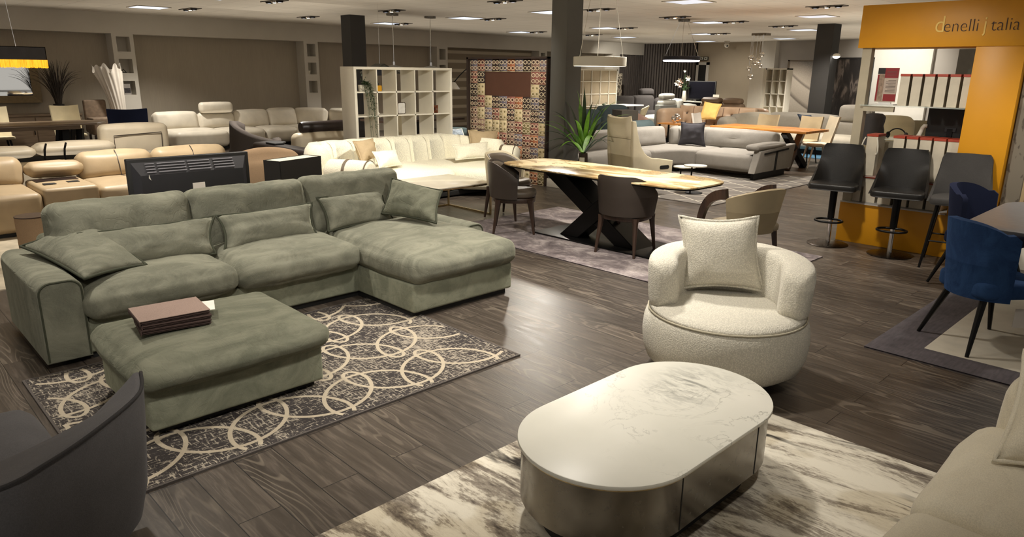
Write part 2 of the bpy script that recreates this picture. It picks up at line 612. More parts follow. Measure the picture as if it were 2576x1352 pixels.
# ---------------------------------------------------------------- floor
def floor_mat():
    m, nt, b = nodes('dark_oak_planks')
    v = coords(nt, (1, 1, 1), (0, 0, PI / 2))
    br = N(nt, 'ShaderNodeTexBrick')
    br.offset = .37
    br.inputs['Scale'].default_value = 1
    br.inputs['Mortar Size'].default_value = .0022
    br.inputs['Mortar Smooth'].default_value = .1
    br.inputs['Bias'].default_value = 0
    br.inputs['Brick Width'].default_value = 1.25
    br.inputs['Row Height'].default_value = .185
    br.inputs['Color1'].default_value = (0, 0, 0, 1)
    br.inputs['Color2'].default_value = (1, 1, 1, 1)
    br.inputs['Mortar'].default_value = (.5, .5, .5, 1)
    nt.links.new(v, br.inputs['Vector'])
    # per-plank shift of the grain
    off = N(nt, 'ShaderNodeVectorMath', operation='SCALE')
    nt.links.new(br.outputs['Color'], off.inputs[0])
    off.inputs['Scale'].default_value = 37
    add = N(nt, 'ShaderNodeVectorMath', operation='ADD')
    nt.links.new(v, add.inputs[0])
    nt.links.new(off.outputs[0], add.inputs[1])
    mp = N(nt, 'ShaderNodeMapping')
    mp.inputs['Scale'].default_value = (1.1, 11, 1)
    nt.links.new(add.outputs[0], mp.inputs['Vector'])
    g = tex(nt, mp.outputs[0], 3.0, 8, .65, .6)
    # cathedral figure
    mp2 = N(nt, 'ShaderNodeMapping')
    mp2.inputs['Scale'].default_value = (.8, 5.2, 1)
    nt.links.new(add.outputs[0], mp2.inputs['Vector'])
    big = tex(nt, mp2.outputs[0], .9, 2, .4, .3)
    sn = math_(nt, 'SINE', math_(nt, 'MULTIPLY', big, 130.0))
    ring = ramp(nt, sn, [(.45, 0.0), (.95, 1.0)])
    patch = ramp(nt, tex(nt, mp2.outputs[0], .55, 2), [(.46, 0.0), (.62, 1.0)])
    base = ramp(nt, g, [(.25, S(38, 33, 29)), (.5, S(66, 58, 51)), (.78, S(116, 104, 92))])
    tone = mix(nt, .35, base, mix(nt, br.outputs['Color'], S(56, 50, 45), S(88, 79, 70)))
    c = mix(nt, math_(nt, 'MULTIPLY', math_(nt, 'MULTIPLY', ring, patch), .3), tone, S(150, 138, 122))
    c = mix(nt, br.outputs['Fac'], c, S(26, 23, 21))
    nt.links.new(c, b.inputs['Base Color'])
    rr = ramp(nt, g, [(.3, .3), (.75, .46)])
    nt.links.new(rr, b.inputs['Roughness'])
    b.inputs['Specular IOR Level'].default_value = .42
    bump(nt, b, math_(nt, 'SUBTRACT', math_(nt, 'ADD', math_(nt, 'MULTIPLY', g, .6), math_(nt, 'MULTIPLY', ring, .12)), br.outputs['Fac']), .22, .004)
    return m
struct('floor', M().box(-5, 34, -9, 24, -.1, 0), floor_mat())

def ceil_mat():
    m, nt, b = nodes('ceiling_tiles')
    v = coords(nt)
    br = N(nt, 'ShaderNodeTexBrick')
    br.offset = 0
    br.inputs['Scale'].default_value = 1
    br.inputs['Mortar Size'].default_value = .008
    br.inputs['Brick Width'].default_value = .65
    br.inputs['Row Height'].default_value = .65
    br.inputs['Color1'].default_value = S(204, 196, 182)
    br.inputs['Color2'].default_value = S(198, 190, 176)
    br.inputs['Mortar'].default_value = S(160, 152, 138)
    nt.links.new(v, br.inputs['Vector'])
    f = tex(nt, v, .5, 3)
    c = mix(nt, .3, br.outputs['Color'], ramp(nt, f, [(.3, S(182, 174, 160)), (.7, S(216, 208, 194))]))
    nt.links.new(c, b.inputs['Base Color'])
    b.inputs['Roughness'].default_value = .9
    bump(nt, b, tex(nt, v, 90, 3), .15, .004)
    return m
CZ = 2.92
struct('ceiling', M().box(-5, 34, -9, 24, CZ, CZ + .1), ceil_mat())

# ---------------------------------------------------------------- left wall with soffit, niched pillars and papered bays
WY = 18.05
def paper_mat(name, c1, c2):
    m, nt, b = nodes(name)
    v = coords(nt, (1, 1, .25))
    f = tex(nt, v, 3, 6, .6)
    g = tex(nt, coords(nt, (60, 60, 3)), 1, 3)
    c = mix(nt, .3, ramp(nt, f, [(.3, c1), (.7, c2)]), ramp(nt, g, [(.3, mul(c1, .92)), (.7, mul(c2, 1.05))]))
    nt.links.new(c, b.inputs['Base Color'])
    b.inputs['Roughness'].default_value = .8
    return m
m_paper = paper_mat('taupe_wallpaper', S(168, 158, 141), S(176, 166, 149))
struct('wall_left', M().box(-5, 25.2, WY + .42, WY + .6, 0, CZ), m_paper)
sof = M().box(-5, 25.2, WY, WY + .42, 2.48, CZ)
struct('trim_1', sof, m_whitewall, label='plain beige-white soffit running above the bays')
def pillar_wall(n, x0, x1, holes):
    """a white pillar with three square see-in niches"""
    m = M()
    d0, d1 = WY, WY + .42
    hx0, hx1 = x0 + .09, x1 - .08
    if not holes:
        m.box(x0, x1, d0, d1, 0, 2.48)
    else:
        zs = [0]
        for a, b_ in holes:
            zs += [a, b_]
        zs.append(2.48)
        m.box(x0, hx0, d0, d1, 0, 2.48)
        m.box(hx1, x1, d0, d1, 0, 2.48)
        m.box(hx0, hx1, d1 - .12, d1, 0, 2.48)
        for i in range(0, len(zs), 2):
            m.box(hx0, hx1, d0, d1 - .12, zs[i], zs[i + 1])
    return struct('trim_%d' % n, m, m_whitewall, label='white pillar with square niches')
HO = [(1.15, 1.46), (1.63, 1.94), (2.1, 2.42)]
pillar_wall(2, 5.06, 5.51, HO)
pillar_wall(3, 9.71, 10.13, HO)
pillar_wall(4, 14.2, 14.62, HO)
pillar_wall(5, 18.75, 19.15, HO)
pillar_wall(6, 22.95, 23.36, None)
pillar_wall(7, .45, .9, HO)
# striped paper in the bay beyond the third pillar
def stripe_mat():
    m, nt, b = nodes('striped_wallpaper')
    v = coords(nt)
    sx = N(nt, 'ShaderNodeSeparateXYZ')
    nt.links.new(v, sx.inputs[0])
    s1 = math_(nt, 'SINE', math_(nt, 'MULTIPLY', sx.outputs[2], 22.0))
    c = ramp(nt, s1, [(.35, S(150, 136, 116)), (.65, S(206, 194, 172))])
    nt.links.new(c, b.inputs['Base Color'])
    b.inputs['Roughness'].default_value = .8
    return m
struct('wall_back', M().box(14.62, 18.75, WY + .38, WY + .42, 0, 2.48), stripe_mat())
# far right wall
RX = 25.07
struct('wall_right', M().box(RX, RX + .2, 12.85, 18.65, 0, CZ), m_beige)
m_wgrey = plain('grey_white_paint', S(176, 170, 162), .85, var=.03, scale=1)
struct('wall_far_right', M().box(RX, RX + .2, -9, 12.85, 0, CZ), m_wgrey)
struct('trim_8', M().box(RX - .25, RX, 12.42, 12.85, 0, CZ).box(RX - .3, RX, 12.3, 12.42, 0, CZ), m_whitewall, label='white wall pier beside the beige wall')
# black vertical slats
m_slat = wood('black_slats', S(78, 72, 68), S(108, 100, 94), 2, .5)
m_slatback = plain('slat_backing', S(10, 9, 9), .8)
sl = M()
sl.cur = 1
sl.box(23.36, RX, WY + .2, WY + .4, 0, 2.48)
sl.cur = 0
x = 23.4
while x < RX - .05:
    sl.box(x, x + .075, WY + .1, WY + .2, 0, 2.48)
    x += .125
sl.cur = 1
sl.box(RX - .06, RX, 15.62, WY + .4, 0, CZ)
sl.cur = 0
y = 15.64
while y < WY + .3:
    sl.box(RX - .14, RX - .06, y, y + .08, 0, CZ)
    y += .125
struct('wall_slats', sl, [m_slat, m_slatback])
# door with frame at the end of the slats
dr = M().box(RX - .06, RX, 15.05, 15.16, 0, 2.2).box(RX - .06, RX, 15.5, 15.6, 0, 2.2).box(RX - .06, RX, 15.05, 15.6, 2.1, 2.2)
d_o = struct('door_1', dr, m_whitewall, label='white framed doorway by the black slats')
part(d_o, 'door_leaf', M().box(RX - .03, RX - .01, 15.16, 15.5, 0, 2.1), m_black, 'dark door leaf')
# exit sign
m_signwhite = plain('sign_white', S(210, 206, 190), .5)
es = solo('exit_sign', 'small dark running-man exit sign above the far white doorway', 'sign', M().box(RX - .03, RX - .004, 15.12, 15.5, 2.27, 2.41), plain('sign_dark', S(30, 32, 28), .5), world=True)
pg = M().box(RX - .036, RX - .031, 15.15, 15.29, 2.29, 2.39).box(RX - .036, RX - .031, 15.33, 15.47, 2.29, 2.39)
part(es, 'pictogram', pg, m_signwhite, world=True)
pd = M().prismX([(15.19, 2.34), (15.22, 2.31), (15.22, 2.33), (15.26, 2.33), (15.26, 2.35), (15.22, 2.35), (15.22, 2.37)], RX - .04, RX - .037)
pd.ball(RX - .038, 15.42, 2.37, .004, .012, .012, 8, 6)
pd.tube([(RX - .039, 15.41, 2.355), (RX - .039, 15.39, 2.33), (RX - .039, 15.42, 2.3)], .009, 6).tube([(RX - .039, 15.40, 2.335), (RX - .039, 15.36, 2.31)], .008, 6).tube([(RX - .039, 15.44, 2.34), (RX - .039, 15.38, 2.352)], .006, 6)
part(es, 'running_figure', pd, m_black, world=True)

# columns
def column(name, cx, cy, w, h, mat, label, plinth=False):
    o = struct(name, M().box(cx - w, cx + w, cy - h, cy + h, 0, CZ), mat, label=label)
    if plinth:
        part(o, 'baseboard', M().box(cx - w - .015, cx + w + .015, cy - h - .015, cy + h + .015, 0, .13, .004, 1), m_whitewall)
    return o
column('pillar_centre', 8.395, 7.51, .175, .155, m_col, 'grey square column by the potted plant', True)
column('pillar_left', 8.98, 14.4, .19, .19, m_col_d, 'dark column behind the white shelf unit')
column('pillar_right', 17.56, 7.45, .2, .2, m_col_d, 'dark column in front of the photo panels', True)

# ---------------------------------------------------------------- ceiling fittings
m_panel = glow('light_panel_glow', (.62, .76, 1, 1), 1.15)
m_panel_dim = glow('light_panel_dim', (.62, .74, 1, 1), .5)
m_frame = plain('fitting_white', S(200, 192, 176), .6)
PANELS = [(5.2, 15.85, 'bright ceiling panel nearest the yellow-fringed lamp corner'), (5.2, 12.8, 'ceiling panel cut by the top edge above the left bays'), (10.98, 15.95, 'ceiling panel just beyond the dark left column'), (10.98, 12.9, 'ceiling panel between the dark column and the grey column'),
          (11.0, 10.3, 'ceiling panel half hidden by the left edge of the grey column'), (15.8, 15.98, 'small far ceiling panel above the striped bay'), (15.7, 12.65, 'ceiling panel behind the white ring pendant cables'),
          (19.95, 15.25, 'far ceiling panel above the slatted wall bulkhead'), (10.85, 7.0, 'unlit-looking blue ceiling panel cut by the top edge right of the ring pendant'), (15.4, 9.35, 'ceiling panel left of the twin spot fitting above the wood table'),
          (19.65, 12.1, 'ceiling panel in the row above the black ring pendant'), (23.9, 14.6, 'farthest ceiling panel in front of the slatted wall'), (19.3, 8.85, 'ceiling panel close to the dark right-hand column'),
          (23.5, 11.4, 'far ceiling panel above the photo panels'), (15.1, 6.68, 'dim ceiling panel left of the yellow sign board')]
for k, (x, y, lb) in enumerate(PANELS):
    dim = k in (8, 14)
    t = T('ceiling_light', lb, 'ceiling light', (x, y, CZ), 0, 'square ceiling light panels')
    part(t, 'frame', M().box(-.325, .325, -.325, .325, -.004, 0).box(-.325, .325, -.325, -.3, -.012, 0).box(-.325, .325, .3, .325, -.012, 0).box(-.325, -.3, -.3, .3, -.012, 0).box(.3, .325, -.3, .3, -.012, 0), m_frame)
    part(t, 'diffuser', M().box(-.3, .3, -.3, .3, -.008, -.0045), m_panel_dim if dim else m_panel)
m_lampspot = glow('spot_lamp_glow', (1, .86, .62, 1), 14)
SPOTS = [(5.893, 15.552), (8.531, 15.565), (8.725, 12.537), (11.238, 15.728), (11.056, 9.114), (18.094, 15.115), (15.928, 12.179), (13.477, 9.012), (15.448, 8.757), (12.997, 5.605), (15.965, 15.493), (11.525, 12.58), (17.488, 8.559), (19.607, 11.557), (8.812, 9.32), (6.224, 12.52)]
SPL = ['above the papered bay nearest the fringed lamp', 'left of the dark left column', 'right of the dark column near the top edge', 'touching the panel beyond the dark column', 'seen between the ring pendant cables near the top', 'just right of the grey column', 'right of the panel behind the ring pendant', 'above the black ring pendant, nearest to it', 'right of the panel over the wood table', 'near the top edge left of the yellow sign', 'beside the small far panel left of the grey column', 'beside the panel left of the grey column', 'above the white shelf beside the photo panels', 'beside the panel row over the black pendant', 'at the top edge left of the grey column', 'at the top edge above the left bays']
for (x, y), lb in zip(SPOTS, SPL):
    t = T('recessed_spotlight', 'recessed triple spotlight in the ceiling ' + lb, 'spotlight', (x, y, CZ), PI * .5, 'recessed triple spotlights')
    part(t, 'housing', M().box(-.33, .33, -.11, .11, -.006, 0).box(-.33, .33, -.11, -.095, -.014, 0).box(-.33, .33, .095, .11, -.014, 0), plain('spot_housing', S(92, 84, 74), .6))
    for i in (-1, 0, 1):
        part(t, 'spot_head', M().tube([(i * .2, 0, -.006), (i * .2, 0, -.035)], [.07, .055], 14), m_bmetal if i else m_chrome)
        part(t, 'lens', M().tube([(i * .2, 0, -.0355), (i * .2, 0, -.037)], [.03, .03], 12), m_lampspot if i == 0 else m_panel_dim)

# ================================================================ green corner sofa
def axis_pillow(root_or_name, c, t, mat, pip, label=None, cat='cushion', group=None, n=18, seed=0, wr=.007, pr=.0095, pinch=.05, name='throw_pillow', e=.6):
    """a loose cushion from four world corners, with a piped seam"""
    cx = sum(p[0] for p in c) / 4; cy = sum(p[1] for p in c) / 4; cz = min(p[2] for p in c)
    o = T(name, label, cat, (cx, cy, cz), 0, group)
    m = M().pillow(*c, t, n=n, seed=seed, wr=wr, pinch=pinch, e=e)
    rim = m.rim
    part(o, 'cover', m, mat, world=True, ang=180)
    part(o, 'piping', M().tube(rim, pr, 6, closed=True), pip, world=True, ang=180)
    return o

gs = T('corner_sofa', 'large sage green velvet corner sofa with chaise in the foreground', 'sofa', (2.4, 4.8, 0))
P = lambda n, m, mat, **k: part(gs, n, m, mat, world=True, **k)
P('plinth', M().box(.99, 2.9, 4.76, 5.7, 0, .05).box(2.9, 3.84, 4.03, 5.7, 0, .05), m_black)
P('base', M().box(.97, 2.9, 4.72, 5.72, .045, .275, .02), m_green_lit)
P('chaise_base', M().box(2.88, 3.87, 3.98, 5.72, .045, .265, .022), m_green_lit)
P('back_frame', M().box(.95, 3.96, 5.55, 5.74, .05, .64, .05), m_green_d)
def arm(x0, x1, y0, y1, top):
    m = M().prismY([(x0, .045), (x1, .045), (x1, top - .07)] + arc(x1 - .07, top - .07, .07, 0, PI / 2, 6)[1:] + arc(x0 + .07, top - .07, .07, PI / 2, PI, 6)[0:], y0, y1, .012)
    a = P('armrest', m.wob(.004, 5), m_green)
    pth = [(x0 + .01, y0, .06), (x0 + .01, y0, top - .08)] + [(q[0], y0, q[1]) for q in arc(x0 + .075, top - .075, .065, PI, PI / 2, 5)] + [(q[0], y0, q[1]) for q in arc(x1 - .075, top - .075, .065, PI / 2, 0, 5)] + [(x1 - .01, y0, top - .08), (x1 - .01, y0, .06)]
    part(a, 'piping', M().tube(pth, .006, 6), m_piping, world=True)
arm(.735, .975, 4.68, 5.74, .545)
arm(3.78, 3.985, 4.46, 5.74, .5)
sc1 = P('seat_cushion', M().soft((.965, 1.905, 4.61, 5.45, .27, .455), .075, (.012, .02, .055), (24, 24, 5), pw=3, wr=.010, ws=6, seed=2), m_green, ang=180)
sc2 = P('seat_cushion', M().soft((1.895, 2.865, 4.6, 5.45, .27, .46), .075, (.012, .02, .055), (24, 24, 5), pw=3, wr=.010, ws=6, seed=9), m_green, ang=180)
sc3 = P('chaise_cushion', M().soft((2.86, 3.9, 3.93, 5.45, .262, .455), .075, (.015, .025, .06), (26, 34, 5), pw=3, wr=.009, ws=5, seed=5), m_green, ang=180)
def backc(x0, x1, top, seed, tilt=.2):
    w, hh = x1 - x0, .5
    m = M().soft((-w / 2, w / 2, -.12, .12, 0, hh), .065, (.004, .06, .006), (26, 8, 18), pw=3.2, wr=.011, ws=6.5, seed=seed)
    m.xf(Matrix.Translation(((x0 + x1) / 2, 5.34, top - hh * math.cos(tilt) - .01)) @ Matrix.Rotation(-tilt, 4, 'X'))
    b = P('back_cushion', m, m_green, ang=180)
backc(.97, 1.87, .885, 1)
backc(1.875, 2.79, .885, 4)
backc(2.795, 3.72, .9, 7)
# loose lumbar cushions
axis_pillow(0, [(1.071, 5.02, 0.473), (1.9, 5.0, .47), (1.99, 5.19, .705), (1.10, 5.21, .70)], .17, m_green, m_piping, 'long green lumbar cushion behind the tilted green pillow', seed=3, group=None, name='lumbar_cushion')
axis_pillow(0, [(1.965, 5.02, .47), (2.73, 5.04, .47), (2.785, 5.2, .71), (2.0, 5.2, .705)], .17, m_green, m_piping, 'middle green lumbar cushion on the green sofa', seed=11, name='lumbar_cushion')
axis_pillow(0, [(2.845, 5.08, .48), (3.5, 5.10, .49), (3.5, 5.27, .74), (2.845, 5.24, .74)], .17, m_green, m_piping, 'green lumbar cushion at the chaise end beneath the leaning square pillow', seed=17, name='lumbar_cushion')
# square pillows
axis_pillow(0, [(.985, 4.66, .535), (1.40, 4.89, .50), (1.249, 5.424, 0.755), (.83, 5.53, .60)], .16, m_green, m_piping, 'square green pillow lying tilted over the arm at the far left of the sofa', seed=23, pinch=.04, name='throw_pillow')
axis_pillow(0, [(3.364, 5.08, 0.566), (3.521, 4.52, 0.547), (3.759, 4.74, 0.764), (3.561, 5.2, 0.84)], .15, m_green_d, m_piping, 'square green pillow leaning on the chaise armrest', seed=31, pinch=.04, name='throw_pillow')

# ---------------------------------------------------------------- ottoman
ot = T('ottoman', 'green velvet footstool with a stack of fabric swatches, on the looped rug', 'footstool', (1.36, 3.75, .012))
P = lambda n, m, mat, **k: part(ot, n, m, mat, world=True, **k)
P('plinth', M().box(.95, 1.79, 3.46, 4.1, .012, .06), m_black)
P('base', M().box(.9, 1.825, 3.4, 4.16, .05, .262, .02), m_green_lit)
P('top_cushion', M().soft((.86, 1.86, 3.33, 4.2, .258, .40), .068, (.02, .03, .05), (26, 24, 4), pw=2.6, wr=.007, ws=5, seed=8), m_green_d, ang=180)

# swatch books
m_sw = [fabric('swatch_cover_pink_grey', S(142, 122, 112), .06, 12, .5, 160), fabric('swatch_dark', S(66, 52, 48), .08, 12, .3, 160), fabric('swatch_pages', S(120, 102, 92), .1, 30, .3, 160)]
def swatch(x, y, z, rz, w, d, h, cover, label):
    t = T('fabric_swatch_book', label, 'swatch book', (x, y, z), rz, 'swatch books on the green footstool')
    pg = M()
    k = max(2, int(h / .0045))
    for i in range(k):
        z0 = .004 + (h - .008) * i / k
        j = .004 * math.sin(i * 2.3)
        pg.box(-w / 2 + .008 + j, w / 2 - .006 - j, -d / 2 + .004 + j, d / 2 - .006, z0, z0 + (h - .008) / k * .72)
    o = part(t, 'fabric_pages', pg, m_sw[1])
    o['kind'] = 'stuff'
    cv = M().box(-w / 2, w / 2, -d / 2, d / 2, h - .004, h, .0015, 1)
    part(t, 'cover', cv, cover)
    part(t, 'spine', M().box(-w / 2 - .003, -w / 2 + .004, -d / 2, d / 2, 0, h - .004, .0015, 1), m_sw[1])
BX, BY = 1.17, 3.79
swatch(BX + .0, BY - .025, .452, -.17, .335, .255, .028, m_sw[1], 'dark swatch book at the bottom of the stack on the footstool')
swatch(BX + .005, BY - .015, .480, -.14, .335, .26, .02, m_sw[1], 'dark swatch book in the middle of the stack on the footstool')
swatch(BX - .002, BY + .005, .500, -.1, .34, .27, .026, m_sw[0], 'pinkish grey woven swatch book on top of the stack')
solo('paper_leaflet', 'white paper leaflet sticking out of the swatch stack', 'leaflet', M().box(-.05, .05, -.085, .085, 0, .0012), plain('paper_white', S(222, 214, 204), .7), (1.352, 3.80, .4989), -.35)
solo('paper_strip', 'thin white paper strip behind the top swatch book', 'paper', M().box(-.065, .065, -.02, .02, 0, .001), plain('paper_white', S(222, 214, 204), .7), (1.235, 3.94, .5003), -.1)

# ---------------------------------------------------------------- looped rug
def speckle_mat():
    m, nt, b = nodes('looped_rug_weave')
    v = coords(nt, (16, 85, 1))
    v2 = coords(nt, (85, 16, 1))
    a = tex(nt, v, 1, 3, .7)
    c_ = tex(nt, v2, 1, 3, .7)
    big = tex(nt, coords(nt), 1.6, 3)
    s = math_(nt, 'ADD', math_(nt, 'MAXIMUM', a, c_), math_(nt, 'MULTIPLY', big, .3))
    c = ramp(nt, s, [(.70, S(56, 52, 51)), (.77, S(168, 158, 142))])
    c = mix(nt, ramp(nt, big, [(.3, .0), (.7, .3)]), c, S(74, 68, 66))
    nt.links.new(c, b.inputs['Base Color'])
    b.inputs['Roughness'].default_value = .95
    b.inputs['Specular IOR Level'].default_value = .1
    bump(nt, b, s, .3, .004)
    return m
m_loop = fabric('loop_cream_pile', S(172, 160, 140), .06, 30, .3, 300)
m_rugedge = fabric('rug_bound_edge', S(84, 78, 74), .06, 30, .2, 200)
rug = M()
RX0, RX1, RY0, RY1 = .60, 2.965, 2.99, 4.62
rug.box(RX0, RX1, RY0, RY1, 0, .01)
rg = solo('rug', 'dark speckled rug with cream looping rings under the green footstool', 'rug', rug, speckle_mat(), ((RX0 + RX1) / 2, (RY0 + RY1) / 2, 0), 0, None, world=True)
rb = M().box(RX0 - .012, RX1 + .012, RY0 - .012, RY0, 0, .011).box(RX0 - .012, RX1 + .012, RY1, RY1 + .012, 0, .011).box(RX0 - .012, RX0, RY0, RY1, 0, .011).box(RX1, RX1 + .012, RY0, RY1, 0, .011)
part(rg, 'bound_edge', rb, m_rugedge, world=True)
lp = M()
def ribbon(pts, w):
    vs, fs = [], []
    def ok(p): return RX0 + .03 < p[0] < RX1 - .03 and RY0 + .03 < p[1] < RY1 - .03
    n = len(pts)
    for i, p in enumerate(pts):
        a, b_ = pts[max(0, i - 1)], pts[min(n - 1, i + 1)]
        d = Vector((b_[0] - a[0], b_[1] - a[1]))
        d = d.normalized() if d.length else Vector((1, 0))
        vs += [(p[0] - d.y * w / 2, p[1] + d.x * w / 2, .0108 + .0001 * (i % 2)), (p[0] + d.y * w / 2, p[1] - d.x * w / 2, .0108 + .0001 * (i % 2))]
    for i in range(n - 1):
        if ok(pts[i]) and ok(pts[i + 1]):
            fs.append((2 * i, 2 * i + 1, 2 * i + 3, 2 * i + 2))
    lp.add(vs, fs)
per = .52
for row in range(-1, 4):
    yb = RY0 + .02 + row * .46
    for sgn in (1, -1):
        pts = []
        for i in range(760):
            t = i / 759 * 11 * PI - 2 * PI
            k = per / (2 * PI)
            pts.append((RX0 - .15 + k * t - sgn * 0 + .165 * math.sin(t) + (per / 2 if sgn < 0 else 0) + (per * .25 if row % 2 else 0), yb + .23 + sgn * (.205 * math.cos(t)) - sgn * .03))
        ribbon(pts, .023)
part(rg, 'loop_motif', lp, m_loop, world=True)

# ================================================================ coffee table
def stadium(x0, x1, y0, y1, n=20):
    r = (y1 - y0) / 2
    return arc(x1 - r, (y0 + y1) / 2, r, -PI / 2, PI / 2, n) + arc(x0 + r, (y0 + y1) / 2, r, PI / 2, 1.5 * PI, n)
def marble_white():
    m, nt, b = nodes('white_marble')
    v = coords(nt)
    a = tex(nt, v, 3.2, 7, .6, 1.1)
    vein = ramp(nt, math_(nt, 'ABSOLUTE', math_(nt, 'SUBTRACT', a, .5)), [(.0, 1.0), (.012, 0.0)])
    wv = tex(nt, v, 1.1, 3)
    vein = math_(nt, 'MULTIPLY', vein, ramp(nt, wv, [(.44, 0.0), (.56, .75)]))
    # smoky patch at the far end
    sp = N(nt, 'ShaderNodeSeparateXYZ')
    nt.links.new(v, sp.inputs[0])
    dx = math_(nt, 'MULTIPLY', math_(nt, 'SUBTRACT', sp.outputs[0], .36), 3.2)
    dy = math_(nt, 'MULTIPLY', math_(nt, 'SUBTRACT', sp.outputs[1], .04), 4.4)
    rr = math_(nt, 'SQRT', math_(nt, 'ADD', math_(nt, 'MULTIPLY', dx, dx), math_(nt, 'MULTIPLY', dy, dy)))
    pm = ramp(nt, rr, [(.25, 1.0), (1.05, 0.0)])
    st = tex(nt, coords(nt, (12, 4, 1), (0, 0, .7)), 1.6, 8, .72, 1.5)
    smoke = math_(nt, 'MULTIPLY', pm, ramp(nt, st, [(.42, 0.0), (.62, .85)]))
    base = ramp(nt, tex(nt, v, 2, 4), [(.3, S(222, 220, 208)), (.7, S(236, 233, 222))])
    c = mix(nt, smoke, base, S(132, 132, 126))
    c = mix(nt, vein, c, S(140, 138, 128))
    nt.links.new(c, b.inputs['Base Color'])
    b.inputs['Roughness'].default_value = .36
    b.inputs['Specular IOR Level'].default_value = .3
    return m
ct = T('coffee_table', 'oval white marble coffee table with a brushed steel drum base', 'coffee table', (2.3, 1.52, .012))
P = lambda n, m, mat, **k: part(ct, n, m, mat, world=True, **k)
P('marble_top', M().prism(stadium(1.66, 2.945, 1.165, 1.88, 28), .362, .38, .005, 2), marble_white())
P('top_rim', M().prism(stadium(1.668, 2.937, 1.173, 1.872, 28), .355, .362), m_gold)
P('steel_drum', M().prism(stadium(1.675, 2.93, 1.18, 1.865, 28), .125, .355, .002, 1), m_steel, ang=25)
P('plinth', M().prism(stadium(1.76, 2.84, 1.25, 1.79, 24), .012, .125), m_black)
for xx in (2.02, 2.58):
    P('drawer_gap', M().box(xx - .0025, xx + .0025, 1.1785, 1.183, .13, .352), m_black)

def abstract_mat():
    m, nt, b = nodes('abstract_rug_pile')
    v = coords(nt, (1, 1, 1), (0, 0, -.12))
    mp = N(nt, 'ShaderNodeMapping')
    mp.inputs['Scale'].default_value = (7.5, 1.5, 1)
    nt.links.new(v, mp.inputs['Vector'])
    a = tex(nt, mp.outputs[0], .8, 8, .66, .9)
    fine = tex(nt, coords(nt, (70, 24, 1), (0, 0, -.12)), 1, 4, .7)
    a2 = math_(nt, 'ADD', math_(nt, 'MULTIPLY', a, .8), math_(nt, 'MULTIPLY', fine, .2))
    c = ramp(nt, a2, [(.34, S(50, 46, 44)), (.41, S(112, 103, 94)), (.475, S(158, 149, 135)), (.505, S(204, 196, 180)), (.57, S(222, 215, 199))])
    bl = tex(nt, v, 2.2, 2)
    c = mix(nt, ramp(nt, bl, [(.52, 0.0), (.56, .4)]), c, S(206, 194, 168), 'MULTIPLY')
    st = tex(nt, mp.outputs[0], .42, 4, .5, .5)
    msk = ramp(nt, tex(nt, v, 1.1, 2), [(.5, 0.0), (.58, 1.0)])
    s2 = math_(nt, 'MULTIPLY', msk, ramp(nt, math_(nt, 'ABSOLUTE', math_(nt, 'SUBTRACT', st, .5)), [(.006, .95), (.022, 0.0)]))
    c = mix(nt, s2, c, S(34, 30, 30))
    nt.links.new(c, b.inputs['Base Color'])
    b.inputs['Roughness'].default_value = .95
    b.inputs['Specular IOR Level'].default_value = .1
    bump(nt, b, math_(nt, 'ADD', a2, tex(nt, v, 220, 2)), .3, .004)
    return m
solo('rug', 'cream and black abstract rug under the marble coffee table', 'rug', M().box(.95, 3.39, -.9, 2.21, 0, .012, .004, 1).box(.95, 3.39, -.9, 2.21, 0, .011), abstract_mat(), (2.2, .65, 0), 0, None, world=True)

# ================================================================ white swivel chair
wc = T('swivel_chair', 'round white boucle swivel armchair with curved wrap back', 'armchair', (3.715, 1.985, 0), math.atan2(-2.0, -3.6))
A, B_ = .475, .455
prof = [(.30, .055), (.385, .07), (.435, .11), (.458, .18), (.465, .26), (.46, .33), (.448, .375), (.43, .40)]
dm = M().lathe([(0, .05)] + prof, n=56)
part(wc, 'drum_base', dm.fn(lambda x, y, z: (x * 1.06, y * 1.04, z)), m_boucle, ang=180)
tp = M().lathe([(.435, .395), (.425, .412), (.38, .428), (.25, .436), (.1, .437), (0, .437)], n=56)
part(wc, 'seat_cushion', tp.fn(lambda x, y, z: (x * 1.06, y * 1.04, z + (.012 * (1 - (x / .45) ** 2)))), m_boucle, ang=180)
part(wc, 'seat_seam', M().tube([(math.cos(a) * .4375 * 1.06, math.sin(a) * .4375 * 1.04, .399) for a in [2 * PI * i / 48 for i in range(48)]], .006, 6, closed=True), fabric('boucle_seam', S(176, 168, 148), .05, 20), ang=180)
part(wc, 'swivel_foot', M().lathe([(0, 0), (.31, 0), (.31, .03), (.29, .05), (0, .056)], n=40), m_black)
# wrap back: a thick rounded band around the rear
bm_ = M()
na, nr = 60, 28
a0, a1 = R(62), R(298)
vs, fs = [], []
for i in range(na + 1):
    u = i / na
    a = a0 + (a1 - a0) * u
    e = abs(2 * u - 1)
    endk = min(1, (1 - e) * 9) ** .38 if e < 1 else 0
    endk = max(.02, endk)
    top = .735 - .035 * e ** 2
    bot = .40
    th = .175 * (.35 + .65 * endk)
    hh = (top - bot) / 2 * (.55 + .45 * endk)
    zc = (top + bot) / 2
    rc = .34 + .02 * e
    for k in range(nr):
        b = 2 * PI * k / nr
        cb, sb = math.cos(b), math.sin(b)
        rad = rc + (abs(cb) ** .42) * math.copysign(1, cb) * th / 2
        z = zc + (abs(sb) ** .36) * math.copysign(1, sb) * hh
        rad += .02 * (z - bot) / .33
        sx = 0
        vs.append((math.cos(a) * rad * 1.03, math.sin(a) * rad * 1.03, z))
for i in range(na):
    for k in range(nr):
        fs.append((i * nr + k, (i + 1) * nr + k, (i + 1) * nr + (k + 1) % nr, i * nr + (k + 1) % nr))
fs.append(tuple(range(nr)))
fs.append(tuple(na * nr + k for k in range(nr))[::-1])
bm_.add(vs, fs)
